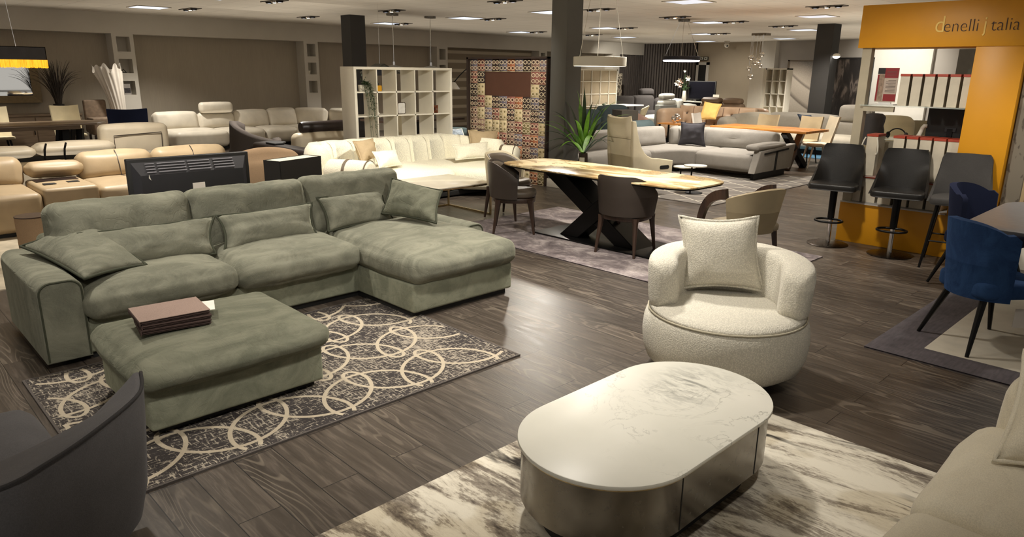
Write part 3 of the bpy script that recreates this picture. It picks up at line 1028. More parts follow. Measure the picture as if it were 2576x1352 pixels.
part(wc, 'wrap_back', bm_, m_boucle, ang=180)
fx, fy = -math.cos(math.atan2(2.0, 3.6)), -math.sin(math.atan2(2.0, 3.6))
axis_pillow(0, [(3.672, 2.279, 0.47), (3.995, 1.889, 0.47), (3.97, 1.968, 0.932), (3.744, 2.375, 0.904)][::1], .19, m_boucle, m_boucle, 'square white boucle pillow propped on the white swivel chair', seed=40, wr=.004, pinch=.07, name='throw_pillow')

# ================================================================ beige sofa, bottom right
bs = T('sofa', 'beige velvet sofa beside the abstract rug, cut off by the frame', 'sofa', (2.2, -.1, .012))
P = lambda n, m, mat, **k: part(bs, n, m, mat, world=True, **k)
P('base', M().box(1.0, 3.1, -.6, .44, .1, .3, .03), m_beigevel)
P('seat_cushion', M().soft((1.35, 2.3, -.5, .53, .28, .45), .07, (.01, .02, .02), (10, 10, 3), pw=3, wr=.006, ws=4, seed=3), m_beigevel, ang=180)
P('seat_cushion', M().soft((2.305, 3.13, -.5, .53, .28, .45), .07, (.01, .02, .02), (10, 10, 3), pw=3, wr=.006, ws=4, seed=6), m_beigevel, ang=180)
P('armrest', M().soft((3.05, 3.3, -.6, .46, .1, .66), .085, (.02, .02, .02), (4, 8, 6)), m_beigevel, ang=180)
P('back', M().box(1.0, 3.3, -.85, -.6, .1, .8, .08), m_beigevel)
P('foot', M().cyl(1.1, .35, .012, .1, .03).cyl(3.05, .35, .012, .1, .03).cyl(1.1, -.5, .012, .1, .03).cyl(3.05, -.5, .012, .1, .03), m_black)
P('arm_strap', M().box(3.045, 3.31, .27, .33, .3, .685, .08), fabric('olive_band', S(130, 120, 88), .06))
axis_pillow(0, [(2.72, .40, .475), (2.86, -.02, .475), (3.08, .02, .84), (3.0, .42, .80)], .17, m_beigevel, m_beigevel, 'beige velvet pillow leaning on the beige sofa armrest', seed=50, wr=.012, name='throw_pillow')

# ================================================================ charcoal swivel tub chair, bottom left
gc = T('tub_chair', 'charcoal suede tub chair cropped by the bottom left corner', 'armchair', (.24, 2.75, 0))
P = lambda n, m, mat, **k: part(gc, n, m, mat, world=True, **k)
# outline of the shell in plan: front right tip -> right side -> rear -> left side
ctl = [(.735, 2.80), (.665, 2.60), (.47, 2.40), (.31, 2.28), (.18, 2.22), (-.1, 2.24), (-.33, 2.45), (-.38, 2.8), (-.22, 3.12), (.02, 3.3)]
def path(u):
    n = len(ctl) - 1
    i = min(int(u * n), n - 1)
    t = u * n - i
    p = [Vector(ctl[max(0, min(n, i + k))]) for k in (-1, 0, 1, 2)]
    return .5 * ((2 * p[1]) + (-p[0] + p[2]) * t + (2 * p[0] - 5 * p[1] + 4 * p[2] - p[3]) * t * t + (-p[0] + 3 * p[1] - 3 * p[2] + p[3]) * t ** 3)
gm, seam = M(), []
nu = 56
rows = []
for i in range(nu + 1):
    u = i / nu
    q = path(u)
    d = (path(min(1, u + .01)) - path(max(0, u - .01))).normalized()
    inn = Vector((d.y, -d.x))
    if (Vector((.16, 2.75)) - q).dot(inn) < 0:
        inn = -inn
    top = .62 + .16 * max(0, min(1, (u - .5) / .2))
    w_ = (.15 + .21 * min(1, u * 4)) * min(1, (1 - u) * 5 + .3)
    lean = .06
    pr = [(lean, .10), (lean * .5, .22), (.012, .42), (0, top - .02), (.006, top - .004), (.018, top), (.03, top - .004), (w_ * .5, top - .05), (w_ * .95, top - .115), (w_ + .015, top - .15), (w_ + .02, .28), (w_, .12)]
    rows.append([(q.x + inn.x * o, q.y + inn.y * o, z) for o, z in pr])
    seam.append((q.x + inn.x * .004, q.y + inn.y * .004, top - .002))
k_ = len(rows[0])
gm.add([v for r_ in rows for v in r_], [(i * k_ + a, (i + 1) * k_ + a, (i + 1) * k_ + (a + 1) % k_, i * k_ + (a + 1) % k_) for i in range(nu) for a in range(k_)] + [tuple(range(k_)), tuple(nu * k_ + a for a in range(k_))[::-1]])
P('shell', gm, m_char, ang=50)
P('top_piping', M().tube(seam, .0065, 6), fabric('charcoal_piping', S(48, 46, 46), .05), ang=180)
P('seat_cushion', M().soft((-.2, .42, 2.55, 3.25, .25, .43), .06, (.02, .02, .03), (8, 8, 3), pw=3), m_char, ang=180)
P('back_cushion', M().soft((-.24, .02, 2.75, 3.2, .42, .72), .06, (.02, .02, .03), (6, 6, 4)), m_char, ang=180)
P('pedestal', M().cyl(.17, 2.7, .03, .26, .035), m_bmetal)
ft = M()
for k in range(4):
    a = k * PI / 2 + .5
    ft.bar((.17, 2.7, .045), (.17 + .36 * math.cos(a), 2.7 + .36 * math.sin(a), .018), .05, .03, w1=.035, d1=.02)
P('star_foot', ft, m_bmetal)

# ================================================================ dining set with marble top
def onyx():
    m, nt, b = nodes('onyx_marble')
    v = coords(nt, (1.5, .62, 1), (0, 0, .25))
    a = tex(nt, v, 1.5, 7, .56, 1.8)
    c = ramp(nt, a, [(.32, S(150, 118, 74)), (.44, S(196, 168, 118)), (.50, S(236, 216, 170)), (.62, S(240, 224, 184)), (.75, S(214, 190, 146))])
    vv = ramp(nt, math_(nt, 'ABSOLUTE', math_(nt, 'SUBTRACT', a, .46)), [(.0, 1.0), (.02, 0.0)])
    c = mix(nt, math_(nt, 'MULTIPLY', vv, .6), c, S(110, 86, 60))
    nt.links.new(c, b.inputs['Base Color'])
    b.inputs['Roughness'].default_value = .2
    return m
dt = T('dining_table', 'long dining table with honey marble top and crossed black base', 'dining table', (5.88, 4.67, .014))
P = lambda n, m, mat, **k: part(dt, n, m, mat, world=True, **k)
out = []
for t in range(48):
    a = 2 * PI * t / 48
    ca, sa = math.cos(a), math.sin(a)
    out.append((5.88 + math.copysign(abs(ca) ** .32, ca) * .44, 4.67 + math.copysign(abs(sa) ** .5, sa) * 1.25))
P('marble_top', M().prism(out, .742, .758, .004, 2), onyx())
P('under_frame', M().prism([(5.88 + (x - 5.88) * .985, 4.67 + (y - 4.67) * .993) for x, y in out], .728, .742).box(5.62, 6.14, 3.75, 5.6, .70, .728), m_bmetal)
P('crossed_leg', M().prismX([(4.10, .03), (4.38, .03), (5.42, .70), (5.10, .70)], 5.72, 6.05, .006, 1), m_bmetal, ang=20)
P('crossed_leg', M().prismX([(4.86, .03), (5.12, .03), (4.36, .70), (4.08, .70)], 5.70, 5.9, .006, 1), m_bmetal, ang=20)
P('base_plate', M().box(5.58, 6.2, 3.82, 5.42, .014, .03, .004, 1), m_bmetal)
solo('price_card', 'small white card lying on the right end of the honey marble table', 'card', M().box(-.05, .05, -.09, .09, 0, .002), plain('paper_white', S(222, 214, 204), .7), (5.933, 3.665, 0.758), .3)

def dining_rug():
    m, nt, b = nodes('mauve_worn_rug')
    v = coords(nt, (1.3, 1, 1))
    a = tex(nt, v, 3.0, 9, .72, .6)
    st = tex(nt, coords(nt, (60, 8, 1)), 1, 4, .7)
    s = math_(nt, 'ADD', math_(nt, 'MULTIPLY', a, .8), math_(nt, 'MULTIPLY', st, .2))
    nt.links.new(ramp(nt, s, [(.36, S(66, 58, 60)), (.5, S(112, 102, 102)), (.62, S(164, 154, 150))]), b.inputs['Base Color'])
    b.inputs['Roughness'].default_value = .95
    bump(nt, b, s, .2, .004)
    return m
m_mauve = dining_rug()
solo('rug', 'worn mauve grey rug under the honey marble dining table', 'rug', M().box(4.95, 7.0, 2.75, 6.32, 0, .012, .004, 1).box(4.95, 7.0, 2.75, 6.32, 0, .011), m_mauve, (6, 4.5, 0), 0, None, world=True)

def tub_chair(label, loc, rz, m_out, m_in, m_leg, group):
    """tub dining chair; faces +x in its own frame"""
    t = T('dining_chair', label, 'chair', loc, rz, group)
    sp = []
    for k in range(40):
        a = 2 * PI * k / 40
        ca, sa = math.cos(a), math.sin(a)
        sp.append((.02 + math.copysign(abs(ca) ** .7, ca) * .245, math.copysign(abs(sa) ** .7, sa) * .235))
    part(t, 'seat', M().prism(sp, .40, .475, .03, 4), m_in, ang=180)
    part(t, 'seat_frame', M().prism([(x * .97, y * .97) for x, y in sp], .345, .40, .012, 2), m_leg)
    def bs_(u, v):
        a = R(82) + (R(278) - R(82)) * u
        e = abs(2 * u - 1)
        top = .79 - .17 * max(0, (e - .35) / .65) ** 1.6
        z = .40 + (top - .40) * v
        r = .262 + .035 * v
        return (.02 + math.cos(a) * r * 1.0, math.sin(a) * r, z)
    part(t, 'backrest', M().shell(bs_, 30, 10, lambda u, v: .036 * (.35 + .65 * min(1, (1 - v) * 6) ** .5)), m_out, ang=60)
    def bi(u, v):
        x, y, z = bs_(.03 + .94 * u, .04 + .9 * v)
        k = .9
        return ((x - .02) * k + .02, y * k, z)
    part(t, 'back_lining', M().shell(bi, 24, 8, .02), m_in, ang=180)
    for sx, sy in ((1, 1), (1, -1), (-1, 1), (-1, -1)):
        x0, y0 = .02 + sx * .175, sy * .185
        x1, y1 = .02 + sx * .225, sy * .215
        part(t, 'leg', M().tube([(x0 + (x1 - x0) * q, y0 + (y1 - y0) * q, .38 * (1 - q)) for q in (0, .12, .3, .6, 1)], [.04, .03, .025, .02, .013], 8), m_leg)
    return t
m_brnout = leather('chair_brown_leather', S(60, 52, 46), .45)
m_brnin = leather('chair_brown_seat', S(92, 82, 70), .45)
GRP = 'tub chairs around the marble dining table'
tub_chair('brown leather tub chair at the left near corner of the marble dining table', (5.5, 5.66, .012), R(-46), m_brnout, m_brnin, m_walnut, GRP)
tub_chair('cream backed tub chair at the far left end of the marble dining table', (6.02, 6.28, .012), math.atan2(-1, .25), leather('chair_cream_out', S(196, 184, 156), .45), m_brnin, m_walnut, GRP)
tub_chair('dark tub chair seen from behind at the middle of the marble dining table', (5.66, 4.2, .012), math.atan2(.16, .98), m_brnout, m_brnin, m_walnut, GRP)
# right-hand chair: winged arms, taupe back
t = T('dining_chair', 'taupe wing-armed dining chair behind the white swivel chair', 'chair', (5.86, 3.02, .012), math.atan2(1, .25), GRP)
def wb(u, v):
    a = R(100) + (R(260) - R(100)) * u
    e = abs(2 * u - 1)
    top = .80 - .10 * e ** 2
    z = .40 + (top - .40) * v
    r = .24 + .07 * v
    return (.02 + math.cos(a) * r, math.sin(a) * r, z)
part(t, 'backrest', M().shell(wb, 24, 10, .035), leather('chair_taupe', S(150, 136, 108), .5), ang=60)
part(t, 'seat', M().prism([(x, y) for x, y in rrect(-.22, .26, -.24, .24, .1)], .40, .47, .025, 3), m_taupelea, ang=180)
for s in (1, -1):
    pts = bez((-.03, s * .30, .74), (.12, s * .32, .72), (.25, s * .31, .66), (.30, s * .27, .34), 12)
    am = M()
    for i in range(12):
        am.bar(pts[i], pts[i + 1], .04, .09 - .003 * i, up=(0, 0, 1) if i < 6 else (1, 0, 0))
    part(t, 'armrest', am, m_walnut)
for sx, sy in ((1, 1), (1, -1), (-1, 1), (-1, -1)):
    part(t, 'leg', M().tube([(.02 + sx * .18, sy * .19, .4), (.02 + sx * .23, sy * .22, 0)], [.025, .013], 8), m_walnut)

# white ring pendant over the table
pl = T('pendant_lamp', 'white ring pendant lamp hanging over the marble dining table', 'pendant lamp', (5.87, 4.79, 1.82))
part(pl, 'ring_shade', M().lathe([(.235, 0), (.268, 0), (.27, .003), (.27, .087), (.268, .09), (.235, .09), (.235, 0)], n=48), m_white, ang=30)
part(pl, 'light_strip', M().lathe([(.236, -.001), (.264, -.001), (.264, -.003), (.236, -.003), (.236, -.001)], n=48), glow('ring_glow', (1, .95, .85, 1), 1.2), ang=30)
for a in (PI * .25, PI * .25 + 2.1, PI * .25 - 2.1):
    part(pl, 'cable', M().tube([(.25 * math.cos(a), .25 * math.sin(a), .09), (.06 * math.cos(a), .06 * math.sin(a), CZ - 1.84)], .0025, 5), m_white)
part(pl, 'ceiling_rose', M().cyl(0, 0, CZ - 1.845, CZ - 1.82, .09), m_white)

# cream high-back armchair beyond the table
hb = T('high_back_chair', 'cream leather high-back chair with a slot handle in its side', 'armchair', (8.74, 6.28, 0), math.atan2(-.25, .97))
pf = []
def hbk(u, v):
    y = (u - .5) * (.50 + .03 * math.sin(v * PI))
    z = .28 + .86 * v
    x = -.30 - .14 * v ** 1.5 + .05 * math.sin(v * PI * .9) * (1 - (2 * u - 1) ** 2) - .03 * math.cos((2 * u - 1) * PI / 2) + .02 * (abs(2 * u - 1) > .95)
    return (x, y, z + .03 * abs(2 * u - 1) ** 3 * v ** 6)
part(hb, 'backrest', M().shell(hbk, 16, 20, lambda u, v: .12 * (.4 + .6 * min(1, (1 - v) * 9, u * 6, (1 - u) * 6) ** .5)), m_creamlea, ang=60)
part(hb, 'back_seam', M().tube([Vector(hbk(i / 12, .66)) + Vector((-.062, 0, 0)) for i in range(13)], .004, 5), m_taupelea)
part(hb, 'seat', M().soft((-.28, .32, -.24, .24, .26, .44), .05, (.01, .01, .03), (5, 5, 3)), m_creamlea, ang=180)
side = [(-.34, .16), (.36, .16), (.37, .52)] + [(q.x, q.y) for q in bez((.1, .56, 0), (-.12, .56, 0), (-.26, .62, 0), (-.36, 1.1, 0), 8)] + [(-.42, 1.1), (-.39, .6)]
for s in (1, -1):
    sd = part(hb, 'side_panel', M().prismY(side, s * .27 - .035, s * .27 + .035, .015), m_creamlea)
    part(sd, 'handle_slot', M().prismY(rrect(.12, .30, .40, .455, .027), s * .27 - .037, s * .27 + .037), m_black)
part(hb, 'pedestal', M().cyl(0, 0, .02, .2, .04).lathe([(0, 0), (.24, 0), (.24, .015), (.05, .03), (0, .03)]), m_chrome)

# ================================================================ bar stools
def stool_seat(t, mat):
    def bk(u, v):
        a = 2 * u - 1
        w = (.25 - .05 * v ** .8) * (1 - .13 * max(0, (v - .86) / .14) ** 2)
        z = .615 + .435 * v
        x = -.19 - .085 * v + .03 * a * a + .24 * abs(a) ** 4 * max(0, 1 - v * 1.5) ** 1.6
        return (x, a * w, z)
    part(t, 'backrest', M().shell(bk, 24, 18, .03), mat, ang=50)
    part(t, 'seat', M().prism(rrect(-.22, .215, -.235, .235, .06), .6, .67, .022, 3), mat, ang=180)
def gas_stool(label, loc, rz):
    t = T('bar_stool', label, 'bar stool', loc, rz, 'bar stools at the yellow kiosk')
    stool_seat(t, m_darkleather)
    part(t, 'sleeve', M().cyl(0, 0, .27, .6, .034, .038), m_bmetal)
    part(t, 'gas_post', M().cyl(0, 0, .02, .29, .024), m_chrome)
    part(t, 'base_disc', M().lathe([(0, 0), (.205, 0), (.208, .006), (.19, .014), (.06, .03), (0, .032)], n=40), metal('stool_base_metal', S(70, 62, 56), .3))
    part(t, 'footrest', M().tube([(.03, -.02, .28)] + [(.11 + .115 * math.cos(a), .135 * math.sin(a), .275) for a in [R(-155) + R(310) * i / 24 for i in range(25)]] + [(.03, .02, .28)], .0115, 8), m_bmetal, ang=180)
    return t
gas_stool('black leather gas-lift bar stool farthest left at the yellow kiosk', (7.63, 2.97, 0), R(192))
gas_stool('black leather gas-lift bar stool in the middle of the three at the kiosk', (7.62, 2.34, 0), R(192))
t = T('bar_stool', 'grey fabric bar stool on four tapered black legs', 'bar stool', (7.6, 1.8, 0), R(192), 'bar stools at the yellow kiosk')
stool_seat(t, m_greyfab)
for sx, sy in ((1, 1), (1, -1), (-1, 1), (-1, -1)):
    part(t, 'leg', M().tube([(sx * .15, sy * .16, .61), (sx * .235, sy * .225, 0)], [.02, .011], 8), m_bmetal)
fr = M()
q = [(.2, .2), (-.2, .2), (-.2, -.2), (.2, -.2)]
for i in range(4):
    fr.tube([(q[i][0], q[i][1], .26), (q[(i + 1) % 4][0], q[(i + 1) % 4][1], .26)], .008, 6)
part(t, 'footrest', fr, m_bmetal)
solo('price_card', 'small white card lying on the grey bar stool seat', 'card', M().box(-.03, .03, -.05, .05, 0, .002), plain('paper_white', S(222, 214, 204), .7), (7.969, 2.098, 0.672), .5)

# ================================================================ yellow kiosk
KX = 7.91
ks = T('sample_kiosk', 'yellow display kiosk with a shop name sign board', 'kiosk', (KX, 2.3, 0))
P = lambda n, m, mat, **k: part(ks, n, m, mat, world=True, **k)
P('base_panel', M().box(KX, KX + .62, 1.57, 3.0, .0, .43, .004, 1), m_yellow)
P('column_panel', M().box(KX, KX + .5, 1.57, 1.965, .43, 2.03, .003, 1), m_yellow)
sb = P('sign_board', M().box(KX - .012, KX + .5, 1.2, 3.03, 2.03, 2.445, .003, 1), m_yellow)
def letters(txt, y, z, size, mat, name, par):
    thin = -.0035 if name == 'dark_lettering' else -.001
    cu = bpy.data.curves.new(name, 'FONT')
    cu.body = txt
    cu.size = size
    cu.extrude = .002
    cu.offset = thin
    o = bpy.data.objects.new(name, cu)
    me = bpy.data.meshes.new_from_object(o)
    ob = bpy.data.objects.new(name, me)
    bpy.data.objects.remove(o)
    me.materials.append(mat)
    COL.objects.link(ob)
    ob.parent = par
    ob.matrix_local = Matrix.Translation((KX - .016 - ks.location.x, y - ks.location.y, z)) @ Matrix(((0, 0, -1, 0), (-1, 0, 0, 0), (0, 1, 0, 0), (0, 0, 0, 1))) @ Matrix.Diagonal((.86, 1, 1, 1))
    return ob
m_lettd = plain('lettering_plum', S(52, 26, 22), .6)
m_lettl = plain('lettering_gold', S(244, 206, 112), .6)
for tx, y, z, sz, mt, nm in (('d', 2.34, 2.165, .215, m_lettl, 'gold_letter'), ('enelli', 2.265, 2.165, .165, m_lettd, 'dark_lettering'), ('j', 1.935, 2.165, .19, m_lettl, 'gold_letter'), ('talia', 1.875, 2.165, .165, m_lettd, 'dark_lettering')):
    letters(tx, y, z, sz, mt, nm, sb)
m_post = plain('post_cream', S(176, 166, 144), .5)
P('post', M().box(KX + .02, KX + .11, 2.90, 2.99, .43, 2.03), m_post)
P('frosted_back', M().box(KX + .42, KX + .425, 1.965, 2.9, .43, 1.08), plain('frosted_pane', S(176, 168, 150), .4, var=.1, scale=3))
P('shelf_bracket', M().box(KX, KX + .035, 2.60, 2.9, 1.40, 1.452), m_post)
m_gls = glass('shelf_glass', (.75, .85, .78, 1), .03, .35)
P('glass_shelf', M().box(KX - .02, KX + .36, 1.965, 2.93, 1.455, 1.465), m_gls)
P('glass_shelf', M().box(KX + .03, KX + .42, 1.965, 2.9, .72, .73), m_gls)
P('glass_shelf', M().box(KX + .25, KX + .6, 1.965, 2.9, 1.10, 1.11), m_gls)
P('acrylic_tray', M().box(KX - .03, KX + .4, 1.965, 2.99, .43, .445), glass('acrylic', (.9, .9, .88, 1), .1, .5))
# upright sample sleeves: cloudy plastic with a red rim
m_slv = plain('sample_sleeve', S(206, 196, 176), .5, var=.12, scale=6)
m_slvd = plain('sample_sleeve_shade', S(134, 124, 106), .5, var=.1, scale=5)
m_red = plain('red_rim', S(166, 62, 40), .5)
def sleeve(y, z, w, h, label, group, d=.22, x=KX + .06, lean=.0, rope=False):
    t = T('sample_bag', label, 'sample bag', (x, y, z), 0, group)
    m = M()
    vs = [(0, -w / 2, 0), (0, w * .36, 0), (d, w / 2, 0), (d, -w / 2, 0), (0 + lean, -w / 2, h), (0 + lean, w * .36, h), (d + lean, w / 2, h), (d + lean, -w / 2, h)]
    m.add(vs, [(0, 1, 5, 4), (2, 3, 7, 6), (3, 0, 4, 7), (0, 3, 2, 1)])
    part(t, 'front_panel', m, m_slv)
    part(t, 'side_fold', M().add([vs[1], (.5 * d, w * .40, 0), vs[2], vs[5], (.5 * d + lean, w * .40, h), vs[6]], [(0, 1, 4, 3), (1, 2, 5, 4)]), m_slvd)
    part(t, 'red_rim', M().box(lean - .004, lean + d, -w / 2 - .002, w * .4, h - .022, h + .002), m_red)
    if rope:
        for s in (-1, 1):
            part(t, 'cord_handle', M().tube(bez((-.01, s * w * .45, h - .03), (-.03, s * w * .7, h - .1), (-.03, s * w * .75, h - .22), (-.01, s * w * .5, h - .2)), .007, 6), m_white)
    return t
SLN = ['first', 'second', 'third', 'fourth', 'fifth', 'sixth']
for i in range(6):
    sleeve(2.56 - .112 * i, 1.466, .1, .31, 'tall sample bag on the kiosk top shelf, %s from the red poster' % SLN[i], 'sample bags on the top glass shelf')
sleeve(2.79, .732, .125, .43, 'sample bag with rope handles standing alone behind the left bar stools', 'sample bags on the kiosk counter', rope=True)
for i in range(5):
    sleeve(2.53 - .125 * i, .732, .12, .43, 'red-rimmed sample bag in the counter row, %s from the roped bag' % SLN[i], 'sample bags on the kiosk counter')
for i in range(6):
    sleeve(2.9 - .155 * i, .446, .148, .28, 'low sample bag above the yellow base, %s counting from the corner post' % SLN[i], 'sample bags on the acrylic tray', d=.3)
# poster in a stand on the top shelf
po = T('poster', 'small red and white leaflet poster on the kiosk top shelf', 'poster', (KX + .06, 2.72, 1.466))
part(po, 'card', M().box(0, .006, -.1, .1, .03, .37), plain('poster_paper', S(176, 160, 146), .5))
part(po, 'red_block', M().box(-.002, 0, -.099, .03, .27, .368).box(-.002, 0, -.099, .02, .04, .11).box(-.002, 0, .082, .099, .04, .3), plain('poster_red', S(128, 26, 30), .5))
part(po, 'dark_block', M().box(-.002, 0, .03, .099, .31, .368), m_black)
part(po, 'picture_strip', M().box(-.002, 0, .03, .081, .04, .305), plain('poster_picture', S(140, 118, 100), .5, var=.4, scale=30))
tl = M()
for k in range(9):
    tl.box(-.0022, 0, -.085, .01 - .02 * (k % 3 == 2), .13 + .014 * k, .134 + .014 * k)
for k in range(4):
    tl.box(-.0032, -.002, -.08, .01, .29 + .014 * k, .293 + .014 * k)
part(po, 'text_lines', tl, plain('poster_text', S(84, 70, 66), .6))
part(po, 'stand', M().box(-.03, .08, -.1, .1, 0, .012).box(.006, .03, -.06, .06, .012, .06), glass('acrylic', (.9, .9, .88, 1), .1, .5))
# monitor, telephone, headset on the counter shelf
mo = T('monitor', 'black computer monitor seen from behind on the kiosk counter', 'monitor', (KX + .38, 2.13, 1.085))
part(mo, 'screen', M().box(-.02, .02, -.29, .25, .05, .36, .008, 2), m_black)
part(mo, 'mount_plate', M().box(-.03, -.02, -.03, .07, .13, .17), plain('mount_grey', S(40, 40, 44), .4))
part(mo, 'stand', M().box(-.035, -.02, -.0, .05, .01, .16).lathe([(0, 0), (.1, 0), (.1, .012), (0, .014)], 0, .03, n=24), m_bmetal)
ph = T('desk_telephone', 'white telephone handset standing on the kiosk counter', 'telephone', (KX + .34, 2.44, 1.11), .3)
part(ph, 'handset', M().tube([(0, 0, .02), (0, -.02, .07), (0, -.035, .13), (0, -.05, .15), (0, -.075, .152)], [.026, .022, .02, .024, .02], 10), m_white, ang=180)
part(ph, 'cradle', M().box(-.05, .05, -.06, .05, 0, .025, .008, 2), m_white)
hs = T('headset', 'black headset lying on the kiosk counter beside the telephone', 'headset', (KX + .4, 2.66, 1.11))
part(hs, 'headband', M().tube([(0, .09 * math.cos(a), .02 + .085 * math.sin(a)) for a in [PI * i / 14 for i in range(15)]], .007, 6), m_black)
for s in (1, -1):
    part(hs, 'ear_pad', M().ball(0, s * .09, .035, .03, .022, .035), m_black)
part(hs, 'microphone_arm', M().tube(bez((0, -.09, .03), (-.03, -.14, .02), (-.05, -.16, .015), (-.06, -.17, .015)), .004, 5), m_black)
# printed fabric panel at the right edge of the kiosk
def print_mat():
    m, nt, b = nodes('printed_text_panel')
    v = coords(nt)
    w_ = N(nt, 'ShaderNodeTexWave', bands_direction='Z')
    w_.inputs['Scale'].default_value = 3
    w_.inputs['Distortion'].default_value = 6
    nt.links.new(v, w_.inputs['Vector'])
    vo = tex(nt, coords(nt, (1, 26, 9)), 1, 2)
    c = ramp(nt, tex(nt, coords(nt, (1, 3, 1.4)), 1.3, 2), [(.45, S(120, 112, 98)), (.55, S(168, 160, 144))])
    c = mix(nt, ramp(nt, vo, [(.60, 0.0), (.64, .9)]), c, S(80, 72, 62))
    nt.links.new(c, b.inputs['Base Color'])
    return m
sw = T('stacked_panels', 'pale printed panels standing against the yellow kiosk column', 'panel', (KX + .1, 1.4, 0))
part(sw, 'printed_panel', M().box(-.02, 0, -.0, .155, .45, 2.03), print_mat())
part(sw, 'panel_edge', M().box(-.04, .3, -.03, -.0, .45, 2.03), plain('oak_edge', S(168, 146, 110), .5))
part(sw, 'printed_panel', M().box(-.03, -.01, -.4, -.04, .45, 2.03), print_mat())
part(sw, 'base', M().box(-.05, .3, -.4, .16, 0, .45), m_white)

# ================================================================ blue chairs, grey table, bordered rug
def border_rug():
    m, nt, b = nodes('bordered_rug')
    v = coords(nt)
    a = tex(nt, v, 4, 6, .65)
    st = tex(nt, coords(nt, (10, 60, 1)), 1, 3)
    nt.links.new(ramp(nt, math_(nt, 'ADD', math_(nt, 'MULTIPLY', a, .6), math_(nt, 'MULTIPLY', st, .4)), [(.35, S(56, 51, 54)), (.65, S(84, 77, 80))]), b.inputs['Base Color'])
    b.inputs['Roughness'].default_value = .95
    return m
r2 = solo('rug', 'dark rug with pale centre panel under the blue velvet chairs', 'rug', M().box(4.78, 7.3, -2, 1.53, 0, .012, .004, 1).box(4.78, 7.3, -2, 1.53, 0, .011), border_rug(), (6, 0, 0), 0, None, world=True)
cp = plain('rug_pale_centre', S(186, 178, 162), .95, var=.12, scale=5)
part(r2, 'pale_panel', M().box(5.03, 6.9, -1.8, 1.24, .012, .0135), cp, world=True)
gt = T('dining_table', 'grey stone dining table at the right edge between blue chairs', 'dining table', (6.35, .35, .014))
part(gt, 'table_top', M().prism(rrect(-.78, .72, -.95, .95, .25), .73, .755, .006, 2), plain('grey_stone', S(104, 104, 106), .4, var=.1, scale=20))
part(gt, 'pedestal', M().cyl(0, 0, .02, .73, .08).lathe([(0, 0), (.35, 0), (.35, .015), (.08, .03), (0, .03)]), m_bmetal)
def blue_chair(label, loc, rz, mat):
    t = T('dining_chair', label, 'chair', loc, rz, 'blue velvet chairs')
    def bk(u, v):
        a = R(108) + R(144) * u
        e = abs(2 * u - 1)
        z = .36 + (.50 - .12 * e ** 3 + .03 * (e > .9)) * v
        r = .25 + .06 * v
        return (.03 + math.cos(a) * r * 1.05, math.sin(a) * r * (.98 - .12 * v), z)
    part(t, 'backrest', M().shell(bk, 22, 10, .05), mat, ang=60)
    part(t, 'seat', M().prism(rrect(-.23, .26, -.235, .235, .08), .37, .48, .03, 3), mat, ang=180)
    for sx, sy in ((1, 1), (1, -1), (-1, 1), (-1, -1)):
        part(t, 'leg', M().tube([(sx * .15, sy * .15, .38), (sx * .27, sy * .24, 0)], [.024, .012], 8), m_bmetal)
    return t
blue_chair('blue velvet dining chair nearest the camera on the bordered rug', (5.42, 1.02, .0145), math.atan2(-.62, .78), m_blue)
blue_chair('navy velvet dining chair beyond the grey table by the kiosk column', (6.95, 1.42, .0145), math.atan2(-1, -.25), m_navy)
solo('price_tag', 'white paper tag hanging under the grey dining table', 'tag', M().box(-.003, .003, -.035, .035, 0, .13), plain('paper_white', S(222, 214, 204), .7), (5.539, 0.841, 0.14), .6)

# ================================================================ white open shelf unit
sx0, sx1, sy0, sy1 = 5.99, 7.906, 9.65, 10.04
sh = T('shelf_unit', 'tall white open cube shelf unit behind the cream boucle sofa', 'shelf unit', (6.95, 9.85, 0))
P = lambda n, m, mat, **k: part(sh, n, m, mat, world=True, **k)
pz = [1.423 - .365 * i for i in range(4)]
P('top_board', M().box(sx0, sx1, sy0, sy1, 1.765, 1.805, .002, 1), m_white)
P('bottom_board', M().box(sx0, sx1, sy0, sy1, 0, .04, .002, 1), m_white)
P('side_panel', M().box(sx0, sx0 + .045, sy0, sy1, .04, 1.765, .002, 1), m_white)
P('side_panel', M().box(sx1 - .045, sx1, sy0, sy1, .04, 1.765, .002, 1), m_white)
for z in pz:
    P('shelf_board', M().box(sx0 + .045, sx1 - .045, sy0 + .005, sy1, z - .01, z + .01), m_white)
cw = (sx1 - sx0 - .09) / 5
for i in range(1, 5):
    xx = sx0 + .045 + cw * i
    P('divider', M().box(xx - .01, xx + .01, sy0 + .005, sy1, .04, 1.765), m_white)
cx = lambda i: sx0 + .045 + cw * (i + .5)
